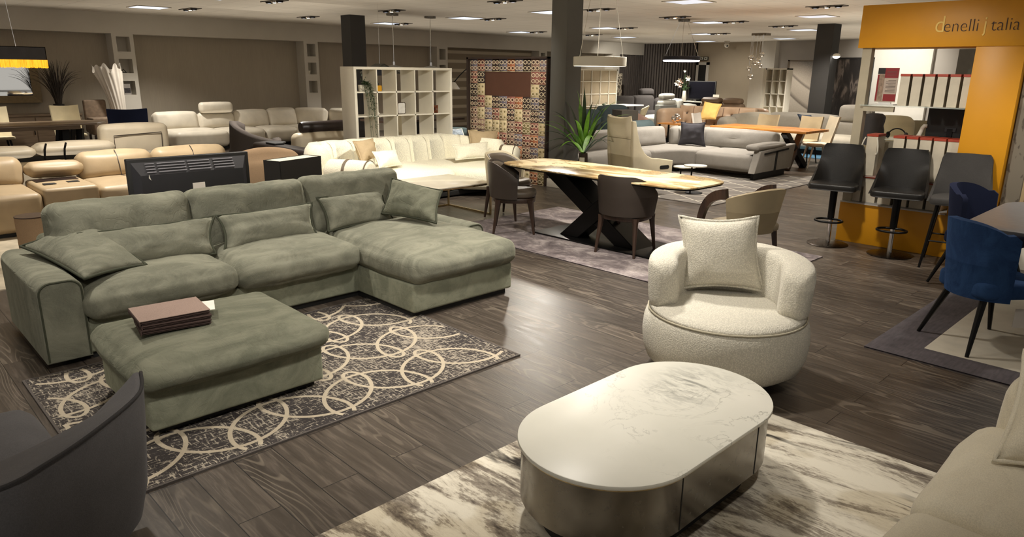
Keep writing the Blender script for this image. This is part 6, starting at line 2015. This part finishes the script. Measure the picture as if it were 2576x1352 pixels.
for hx, hy, hz, mt_ in heads:
    fl2 = M()
    s_ = .5 if hz > 1 else 1
    for k in range(6):
        a = 2 * PI * k / 6
        d = Vector((-.5, math.cos(a), math.sin(a))).normalized()
        b0 = Vector((hx, hy, hz))
        sd = d.cross(Vector((-1, 0, 0))).normalized()
        fl2.add([b0, b0 + d * .06 * s_ + sd * .04 * s_, b0 + d * .13 * s_ - Vector((.02, 0, 0)), b0 + d * .06 * s_ - sd * .04 * s_], [(0, 1, 2, 3)])
    fl2.ball(hx - .01, hy, hz, .02 * s_, n=8, m=6)
    part(vz, 'lily', fl2, mt_)
lv = M()
for k in range(14):
    a = random.Random(k).uniform(0, 6.3)
    d = Vector((math.cos(a) * .5, math.sin(a), random.Random(k + 50).uniform(-.2, 1.2))).normalized()
    b0 = Vector((0, 0, .38 + .02 * k))
    sd = d.cross(Vector((1, 0, 0))).normalized()
    lv.add([b0, b0 + d * .12 + sd * .03, b0 + d * .26, b0 + d * .12 - sd * .03], [(0, 1, 2, 3)])
part(vz, 'leaves', lv, m_leaf)
pc = T('price_stand', 'small white price stand at the right end of the far television unit', 'sign', (22.95, 13.42, .81))
part(pc, 'card', M().box(-.01, .01, -.12, .12, .02, .26), m_signwhite)
part(pc, 'print', M().box(-.013, -.01, -.07, .05, .05, .12), m_black)
part(pc, 'foot', M().box(-.06, .06, -.1, .1, 0, .02), m_white)

# brown sofas along the beige wall
br1 = T('sofa', 'taupe brown leather sofa with head rests along the beige wall', 'sofa', (21.4, 11.9, 0))
P = lambda n, m, mat, **k: part(br1, n, m, mat, world=True, **k)
m_brs = leather('sofa_mid_brown', S(124, 102, 80), .5)
P('backrest', M().soft((21.6, 21.95, 11.7, 12.45, .2, .84), .1, (.03, .01, .02), (3, 6, 4)), m_brs, ang=180)
P('backrest', M().soft((21.6, 21.95, 12.45, 13.25, .2, .84), .1, (.03, .01, .02), (3, 6, 4)), m_brs, ang=180)
P('head_rest', M().soft((21.6, 21.9, 12.5, 13.2, .82, 1.0), .08, (.03, .01, .02), (3, 6, 4)), m_brs, ang=180)
P('head_rest', M().soft((21.6, 21.9, 11.75, 12.4, .82, 1.0), .08, (.03, .01, .02), (3, 6, 4)), m_brs, ang=180)
P('seat', M().soft((20.7, 21.7, 11.7, 13.25, .05, .46), .1, (.03, .01, .02), (3, 6, 4)), m_brs, ang=180)
br2 = T('sofa', 'tan brown leather sofa seen from the side behind the yellow pillow', 'sofa', (18.8, 10.3, 0))
P = lambda n, m, mat, **k: part(br2, n, m, mat, world=True, **k)
m_brs2 = leather('sofa_tan_brown', S(150, 120, 92), .5)
P('backrest', M().soft((18.9, 19.2, 9.5, 11.0, .2, .84), .1, (.03, .01, .02), (3, 6, 4)), m_brs2, ang=180)
P('armrest', M().soft((18.0, 19.1, 9.3, 9.6, .05, .68), .1, (.02, .02, .02), (5, 3, 4)), m_brs2, ang=180)
P('seat', M().soft((18.0, 19.0, 9.5, 11.0, .05, .46), .1, (.03, .01, .02), (3, 6, 4)), m_brs2, ang=180)
bnk = T('bench', 'black box bench with a pale rim behind the wood table', 'bench', (17.55, 9.45, 0))
part(bnk, 'carcass', M().box(-.2, .2, -.5, .35, .03, .7), m_black)
part(bnk, 'rim', M().box(-.22, .22, -.52, .37, .7, .725), m_taupelea)

# white open shelf by the beige wall and grid cabinet by the striped bay
def cubes(name, label, cat, x, y0, y1, h, nrow, ncol, depth, panels, mat):
    """open unit facing -x"""
    t = T(name, label, cat, (x, (y0 + y1) / 2, 0))
    P = lambda n, m, mt_, **k: part(t, n, m, mt_, world=True, **k)
    P('side_panel', M().box(x, x + depth, y0, y0 + .04, 0, h), mat)
    P('side_panel', M().box(x, x + depth, y1 - .04, y1, 0, h), mat)
    P('top_board', M().box(x, x + depth, y0, y1, h - .04, h), mat)
    P('bottom_board', M().box(x, x + depth, y0, y1, 0, .04), mat)
    for i in range(1, nrow):
        z = h * i / nrow
        P('shelf_board', M().box(x + .003, x + depth, y0 + .04, y1 - .04, z - .012, z + .012), mat)
    for i in range(1, ncol):
        y = y0 + (y1 - y0) * i / ncol
        P('divider', M().box(x + .003, x + depth, y - .012, y + .012, .04, h - .04), mat)
    if panels:
        P('back_panel', M().box(x + depth - .02, x + depth, y0 + .03, y1 - .03, .03, h - .03), panels)
    return t
def cubes_y(name, label, cat, y, x0, x1, h, nrow, ncol, depth, panels, mat):
    """open unit facing -y"""
    t = T(name, label, cat, ((x0 + x1) / 2, y, 0))
    P = lambda n, m, mt_, **k: part(t, n, m, mt_, world=True, **k)
    P('side_panel', M().box(x0, x0 + .045, y, y + depth, 0, h), mat)
    P('side_panel', M().box(x1 - .045, x1, y, y + depth, 0, h), mat)
    P('top_board', M().box(x0, x1, y, y + depth, h - .045, h), mat)
    P('bottom_board', M().box(x0, x1, y, y + depth, 0, .04), mat)
    for i in range(1, nrow):
        z = h * i / nrow
        P('shelf_board', M().box(x0 + .04, x1 - .04, y + .003, y + depth, z - .014, z + .014), mat)
    for i in range(1, ncol):
        x = x0 + (x1 - x0) * i / ncol
        P('divider', M().box(x - .014, x + .014, y + .003, y + depth, .04, h - .04), mat)
    if panels:
        P('back_panel', M().box(x0 + .03, x1 - .03, y + .03, y + .05, .03, h - .03), panels)
    return t
cubes('shelf_unit', 'white open shelf unit between the beige wall and the pale photo panel', 'shelf unit', 22.0, 10.45, 11.18, 1.96, 5, 3, .34, m_white, m_white)
sdp = part(bpy.data.objects['shelf_unit.001'], 'wide_end_panel', M().box(21.85, 22.02, 11.18, 11.64, 0, 1.96), m_white, world=True)
cubes_y('cube_cabinet', 'white grid cabinet with beige backs behind the white ring pendant', 'cabinet', 14.5, 16.6, 18.7, 1.87, 5, 5, .4, plain('cabinet_back_beige', S(164, 150, 126), .7), m_white)
ed = bpy.data.objects['cube_cabinet']
def lat_mat():
    m, nt, b = nodes('lattice_print')
    vo = N(nt, 'ShaderNodeTexVoronoi', feature='DISTANCE_TO_EDGE')
    vo.inputs['Scale'].default_value = 7
    nt.links.new(coords(nt), vo.inputs['Vector'])
    nt.links.new(ramp(nt, vo.outputs['Distance'], [(.08, S(186, 176, 156)), (.14, S(96, 88, 76))]), b.inputs['Base Color'])
    return m
lp_ = T('room_divider', 'narrow lattice patterned divider panel beside the slatted wall', 'divider', (22.6, 17.6, 0))
part(lp_, 'lattice_panel', M().box(-.12, .35, -.03, .03, .6, 1.75), lat_mat())
part(lp_, 'foot', M().box(-.12, .35, -.15, .15, 0, .6), m_white)

# photo panels
def photo_mat(kind):
    m, nt, b = nodes('photo_' + kind)
    v = coords(nt)
    sp = N(nt, 'ShaderNodeSeparateXYZ')
    nt.links.new(v, sp.inputs[0])
    if kind == 'stitch':
        # a pale leather cushion crossed by a stitched seam
        zz = math_(nt, 'SUBTRACT', sp.outputs[2], 1.3)
        w_ = math_(nt, 'SUBTRACT', math_(nt, 'ADD', math_(nt, 'MULTIPLY', sp.outputs[1], .62), math_(nt, 'MULTIPLY', math_(nt, 'MULTIPLY', sp.outputs[1], sp.outputs[1]), .25)), zz)
        g = ramp(nt, math_(nt, 'ADD', math_(nt, 'MULTIPLY', w_, .4), .5), [(.0, S(36, 32, 30)), (.16, S(70, 62, 56)), (.3, S(150, 138, 124)), (.42, S(190, 178, 162)), (.455, S(96, 84, 74)), (.48, S(206, 194, 178)), (.66, S(196, 184, 168)), (.72, S(92, 80, 70)), (.74, S(214, 204, 188)), (.95, S(200, 188, 170))])
        gr = tex(nt, coords(nt, (1, 40, 40)), 1, 4, .7)
        c = mix(nt, .25, g, ramp(nt, gr, [(.3, S(120, 110, 98)), (.7, S(226, 216, 200))]))
        nt.links.new(c, b.inputs['Base Color'])
    else:
        a = tex(nt, coords(nt, (1, 3.5, 1.2), (.65, 0, 0)), 1.3, 4, .5, .5)
        c = ramp(nt, a, [(.42, S(30, 27, 26)), (.52, S(52, 46, 43)), (.6, S(112, 102, 95)), (.68, S(46, 42, 40))])
        nt.links.new(c, b.inputs['Base Color'])
    b.inputs['Roughness'].default_value = .5
    return m
ph1 = T('wall_picture', 'large framed pale photo panel of stitched leather left of the dark column', 'wall picture', (24.55, 11.0, 0))
part(ph1, 'print', M().box(-.02, .02, -.72, .62, .4, 2.22), photo_mat('stitch'))
part(ph1, 'frame', M().box(-.04, .03, .62, .68, .36, 2.26).box(-.04, .03, -.78, -.72, .36, 2.26).box(-.04, .03, -.78, .68, 2.22, 2.26).box(-.04, .03, -.78, .68, .36, .4), plain('frame_taupe', S(112, 100, 84), .5))
part(ph1, 'stand', M().box(-.03, .03, -.7, .6, 0, .36), m_black)
part(ph1, 'leather_tag', M().box(-.024, -.02, -.56, -.36, .72, .9), m_black)
ph2 = T('wall_picture', 'large dark photo panel right of the dark column', 'wall picture', (24.5, 9.4, 0))
part(ph2, 'print', M().box(-.02, .02, -.5, .72, .3, 2.28), photo_mat('dark'))
part(ph2, 'frame', M().box(-.04, .03, -.56, -.5, .2, 2.33).box(-.04, .03, -.56, .76, 2.28, 2.33), m_black)
part(ph2, 'stand', M().box(-.03, .03, -.5, .7, 0, .3), m_black)
clp = T('clip_spotlight', 'bright clip spotlight on the side of the dark right-hand column', 'spotlight', (17.4, 7.138, 2.207))
part(clp, 'lamp_head', M().ball(0, 0, 0, .06, .09, .05, 14, 8), m_white)
part(clp, 'lens', M().ball(0, 0, -.02, .055, .085, .045, 12, 8), glow('clip_glow', (1, .97, .9, 1), 12))
part(clp, 'bracket', M().bar((0, .14, 0), (0, .3, 0), .03), m_bmetal)
# bright wall pieces behind the kiosk
struct('wall_panel_1', M().box(24.9, 25.05, 7.3, 9.1, 0, 2.7), plain('bright_white_wall', S(214, 210, 200), .8, var=.02), label='bright white wall beyond the kiosk')
m_gpan = plain('grey_door_panel', S(120, 114, 104), .7)
door2 = T('room_divider', 'grey glazed partition seen past the yellow kiosk column', 'divider', (20.0, 5.0, 0))
part(door2, 'panel', M().box(-.03, .03, -.6, .3, 0, 2.4), m_gpan)
part(door2, 'glass_pane', M().box(-.04, -.03, -.3, .05, .8, 1.95), plain('pane_green_grey', S(128, 130, 118), .2))
# glass pendant cluster
gcl = T('pendant_lamp', 'cluster of small glass globes hanging from a flat plate by the beige wall', 'pendant lamp', (20.2, 10.6, 1.6))
part(gcl, 'ceiling_plate', M().box(-.05, .25, -.25, .2, CZ - 1.66, CZ - 1.6), plain('plate_taupe', S(120, 108, 88), .5))
for k, (x, y, z) in enumerate(((20.0, 10.656, 2.238), (20.1, 10.384, 2.327), (20.0, 10.516, 2.093), (20.2, 10.528, 2.164), (20.0, 10.359, 2.016), (20.0, 10.699, 1.937), (20.1, 10.676, 1.701))):
    g_ = part(gcl, 'glass_globe', M().ball(x - 20.2, y - 10.6, z - 1.6, .07 if k % 3 else .085, n=14, m=10), metal('globe_glass', (.86, .8, .7, 1), .18), ang=180)
    part(g_, 'wire', M().tube([(x - 20.2, y - 10.6, z - 1.53), (x - 20.2, y - 10.6, CZ - 1.64)], .005, 4), m_chrome)
# black ring pendant
bp2 = T('pendant_lamp', 'black ring pendant lamp with a glowing white underside', 'pendant lamp', (14.2, 9.25, 2.02))
part(bp2, 'ring_shade', M().lathe([(.0, .03), (.41, .03), (.415, .035), (.415, .11), (.40, .115), (0, .115)], n=40), plain('ring_black', S(34, 32, 40), .5))
part(bp2, 'glow_disc', M().lathe([(0, .0), (.39, .0), (.405, .029), (0, .0295)], n=40), glow('white_glow', (.92, .92, 1, 1), 5))
for a in (.6, 2.2, 3.7, 5.3):
    part(bp2, 'cable', M().tube([(.36 * math.cos(a), .36 * math.sin(a), .115), (.08 * math.cos(a), .08 * math.sin(a), CZ - 2.06)], .005, 4), m_chrome)
part(bp2, 'ceiling_rose', M().cyl(0, 0, CZ - 2.07, CZ - 2.02, .13), m_steel)
# security camera and smoke detector
sc_ = T('security_camera', 'white dome security camera on the ceiling before the beige wall', 'camera', (24.2, 13.9, CZ))
part(sc_, 'mount', M().cyl(0, 0, -.06, 0, .09), m_frame)
part(sc_, 'dome', M().ball(0, 0, -.14, .09, .09, .09, 14, 8), m_frame)
part(sc_, 'lens', M().ball(-.05, -.05, -.17, .035, n=8, m=6), m_black)

# seats glimpsed behind the kiosk shelves
ra = T('armchair', 'round beige armchair seen between the kiosk shelves', 'armchair', (12.3, 3.75, 0), R(160))
def rsh(u, v):
    a = R(60) + R(240) * u
    r_ = .40 + .05 * v
    return (math.cos(a) * r_, math.sin(a) * r_, .1 + (.98 - .2 * abs(2 * u - 1) ** 3) * v)
part(ra, 'backrest', M().shell(rsh, 26, 8, .1), fabric('far_beige_weave', S(156, 148, 126), .06, 7, .2, 200), ang=180)
part(ra, 'seat', M().soft((-.3, .36, -.32, .32, .0, .46), .1, (.02, .02, .03), (4, 4, 3)), m_fgrey, ang=180)
wr = T('armchair', 'cream leather recliner armchair seen under the kiosk top shelf', 'armchair', (10.8, 3.55, 0), R(200))
part(wr, 'backrest', M().soft((-.42, -.18, -.3, .3, .3, 1.2), .1, (.02, .02, .02), (3, 5, 6)), m_crm, ang=180)
part(wr, 'armrest', M().soft((-.3, .4, .28, .42, .1, .92), .06, (.01, .02, .02), (5, 3, 5)), m_crm, ang=180)
part(wr, 'armrest', M().soft((-.3, .4, -.42, -.28, .1, .92), .06, (.01, .02, .02), (5, 3, 5)), m_crm, ang=180)
part(wr, 'seat', M().soft((-.3, .42, -.28, .28, .0, .52), .08, (.02, .01, .03), (5, 4, 3)), m_crm, ang=180)
coat = T('coat_hanger', 'dark garment samples hanging behind the kiosk post', 'garment', (9.2, 3.26, .95))
part(coat, 'cloth', M().soft((-.06, .06, -.15, .12, 0, .36), .04, (.01, .01, .01), (3, 5, 6), wr=.02, ws=9), m_char, ang=180)
part(coat, 'hook', M().tube([(0, 0, .36), (0, 0, .42), (0, .03, .44), (0, .05, .42)], .006, 5), m_chrome)
part(coat, 'rail_stand', M().cyl(0, .12, -.95, .44, .015), m_bmetal)
gsx = T('sofa', 'grey sofa seen through the kiosk behind the monitor', 'sofa', (13.4, 2.9, 0))
part(gsx, 'backrest', M().soft((.3, .6, -1.0, 1.0, .2, 1.15), .1, (.03, .01, .02), (3, 6, 4)), m_fgrey, ang=180)
part(gsx, 'seat', M().soft((-.5, .4, -1.0, 1.0, .1, .5), .1, (.03, .01, .02), (3, 6, 4)), m_fgrey, ang=180)
part(gsx, 'armrest', M().soft((-.5, .5, .9, 1.15, .1, .72), .08, (.02, .02, .02), (4, 3, 4)), m_fgrey, ang=180)

# seats glimpsed between the white shelf and the patterned wall
cream_chair('taupe high-backed chair between the white shelf unit and the patterned wall', (10.6, 12.2, 0), R(200), m_taupelea, None, 1.05, m_taupelea)
bt_ = T('dining_table', 'dining table with a dark top behind the white shelf unit', 'dining table', (9.3, 12.6, 0))
part(bt_, 'table_top', M().box(-1.1, 1.0, -.45, .45, .73, .77), m_walnut)
part(bt_, 'pedestal', M().box(-.2, .1, -.3, .3, 0, .73), m_black)
cream_chair('cream chair glimpsed through the lower bays of the white shelf', (8.3, 11.8, 0), R(95), m_crm, None, .95)
tk = T('armchair', 'teal armchair with a patterned pillow beside the patterned wall', 'armchair', (8.5, 10.4, 0), R(210))
part(tk, 'backrest', M().soft((-.42, -.2, -.4, .4, .15, .7), .1, (.02, .02, .03), (3, 5, 4)), m_teal, ang=180)
part(tk, 'seat', M().soft((-.4, .42, -.4, .4, .0, .42), .1, (.02, .02, .03), (4, 4, 3)), m_dkg, ang=180)
part(tk, 'armrest', M().soft((-.4, .42, .34, .5, .08, .56), .07, (.02, .02, .02), (4, 3, 3)), m_dkg, ang=180)
part(tk, 'armrest', M().soft((-.4, .42, -.5, -.34, .08, .56), .07, (.02, .02, .02), (4, 3, 3)), m_dkg, ang=180)
axis_pillow(0, [(8.35, 10.2, .5), (8.62, 10.1, .5), (8.66, 10.3, .72), (8.4, 10.4, .72)], .1, plain('patterned_blue_cloth', S(150, 160, 170), .8, var=.5, scale=30), m_white, 'pale blue patterned pillow on the teal armchair', seed=99)
al = T('floor_lamp', 'thin black arc floor lamp curving behind the patterned wall', 'lamp', (9.45, 10.6, 0))
part(al, 'arc_pole', M().tube([(.35, -.1, .03), (.35, -.1, 1.4)] + [tuple(q) for q in bez((.35, -.1, 1.5), (.3, -.1, 2.0), (-.1, 0, 2.15), (-.6, .15, 1.55), 14)], .011, 6), m_bmetal, ang=180)
part(al, 'shade', M().lathe([(.12, 0), (.03, .12), (0, .125)], -.6, .15, n=18).move(0, 0, 1.43), m_chrome)
part(al, 'foot', M().lathe([(0, 0), (.16, 0), (.16, .03), (0, .035)], .35, -.1, n=24), m_bmetal)

# ---------------------------------------------------------------- light
def spot(x, y, z, tx, ty, tz, W, ang=95, size=.12, col=(1, .83, .62), blend=.9):
    l = bpy.data.lights.new('spot_light', 'SPOT')
    l.energy = W
    l.color = col
    l.spot_size = R(ang)
    l.spot_blend = blend
    l.shadow_soft_size = size
    o = bpy.data.objects.new('spot_light', l)
    COL.objects.link(o)
    o.location = (x, y, z)
    d = Vector((tx - x, ty - y, tz - z))
    o.rotation_euler = d.to_track_quat('-Z', 'Y').to_euler()
    return o
def area(x, y, z, sx, sy, W, col=(1, .85, .66), rot=(0, 0, 0)):
    l = bpy.data.lights.new('area_light', 'AREA')
    l.shape = 'RECTANGLE'
    l.size, l.size_y = sx, sy
    l.energy = W
    l.color = col
    o = bpy.data.objects.new('area_light', l)
    COL.objects.link(o)
    o.location = (x, y, z)
    o.rotation_euler = rot
    return o
WARM = (1, .94, .85)
K = 3.0
Z = CZ - .06
for x, y, W, a in [(2.9, 2.9, 85, 110), (1.2, 5.2, 75, 110), (4.4, 3.4, 120, 110), (3.4, 6.2, 110, 110), (6.4, 4.6, 170, 100), (4.6, 8.2, 70, 95), (2.6, 9.2, 170, 115),
                   (6.2, 12.6, 260, 120), (9.6, 9.4, 160, 110), (9.6, 5.2, 150, 110), (12.2, 7.4, 220, 110), (13.4, 13.6, 260, 120), (14.5, 6.4, 170, 110), (18.5, 12.8, 260, 120), (20.6, 9.4, 260, 120), (7.0, .8, 60, 110), (22.6, 7.6, 260, 120), (1.8, 14.6, 230, 120), (5.5, 16.4, 120, 120), (11, 15.6, 160, 120), (22.5, 14.5, 220, 120)]:
    spot(x, y, Z, x, y, 0, W * K, a, .1, WARM)
# added fill with no real fitting: upward area lamps brightening ceiling and wall tops
for x, y, sx, sy, W in [(3, 6, 9, 10, 95), (12, 11, 11, 12, 150), (13, 3, 10, 8, 85), (21, 12, 8, 11, 105), (21, 4, 8, 8, 65), (4, 14, 7, 7, 55)]:
    area(x, y, .6, sx, sy, W * 1.15, (1, .92, .8), (PI, 0, 0)).data.spread = R(70)
# accent spots, some of them added fill for objects that came out dim
spot(1.5, .3, Z, 3.4, 1.9, .3, 95, 75, .1, (1, .95, .86))  # added fill that brightens the front of the white chair
spot(7.6, 4.4, Z, 8.7, 6.3, .7, 120, 60, .1, (1, .95, .86))  # added fill for the shaded high-back chair
spot(.9, 1.2, Z, 2.1, 4.6, .2, 225, 80, .1, (1, .95, .86))
spot(-.4, 1.0, Z, .4, 3.0, .3, 90, 80, .1, (1, .95, .86))  # added frontal fill for the charcoal chair's dark inside
spot(5.8, 5.6, Z, 6.5, 8.6, .4, 560, 72, .08, (1, .95, .85))
spot(9.0, 8.6, Z, 3.5, 3.2, 0, 330, 46, .14, (1, .92, .8))
for x, y, z, tx, ty, tz, W, a in [(6.4, 7.2, Z, 8.2, 8.6, 1.6, 160, 60), (5.8, 2.6, Z, 7.9, 2.4, .5, 200, 80), (14.6, 9.2, Z, 16.8, 10.0, .5, 420, 75), (22.4, 10.8, Z, 24.5, 11.1, .8, 210, 60), (22.5, 8, Z, 25, 8.2, 1.9, 420, 80), (21.5, 13.3, Z, 25, 13.6, .6, 260, 70), (16.2, 7.0, Z, 17.0, 7.2, .4, 260, 90), (17.2, 12.0, Z, 18.8, 12.8, .5, 260, 90), (20.8, 16.2, Z, 23.5, 18.0, 1.1, 300, 80), (10.0, 6.6, Z, 11.6, 7.4, .5, 160, 80)]:
    spot(x, y, z, tx, ty, tz, W, a, .08, (1, .94, .84))
w = bpy.data.worlds.new('World')
SC.world = w
w.use_nodes = True
w.node_tree.nodes['Background'].inputs[0].default_value = (1, .95, .88, 1)
w.node_tree.nodes['Background'].inputs[1].default_value = .5

# ---------------------------------------------------------------- camera
cam = bpy.data.cameras.new('camera')
cam.sensor_width = 36
cam.lens = 24.869084534637306
cam.clip_start = .05
co = bpy.data.objects.new('camera', cam)
COL.objects.link(co)
co.matrix_world = Matrix(((0.719310760746668, 0.17813641808541236, -0.6714606809231266, 0), (-0.6945972797442334, 0.20008417239339832, -0.6910144303338102, 0), (0.01125381917221483, 0.9634488779947529, 0.2676557696831717, 1.75), (0, 0, 0, 1)))
SC.camera = co
SC.view_settings.view_transform = 'Standard'
SC.view_settings.look = 'None'
SC.view_settings.exposure = 0
SC.cycles.use_denoising = True
SC.cycles.adaptive_threshold = .025
SC.cycles.max_bounces = 6
SC.cycles.diffuse_bounces = 4
SC.cycles.glossy_bounces = 3
SC.cycles.transparent_max_bounces = 12
SC.cycles.caustics_reflective = False
SC.cycles.caustics_refractive = False
SC.cycles.sample_clamp_indirect = 4
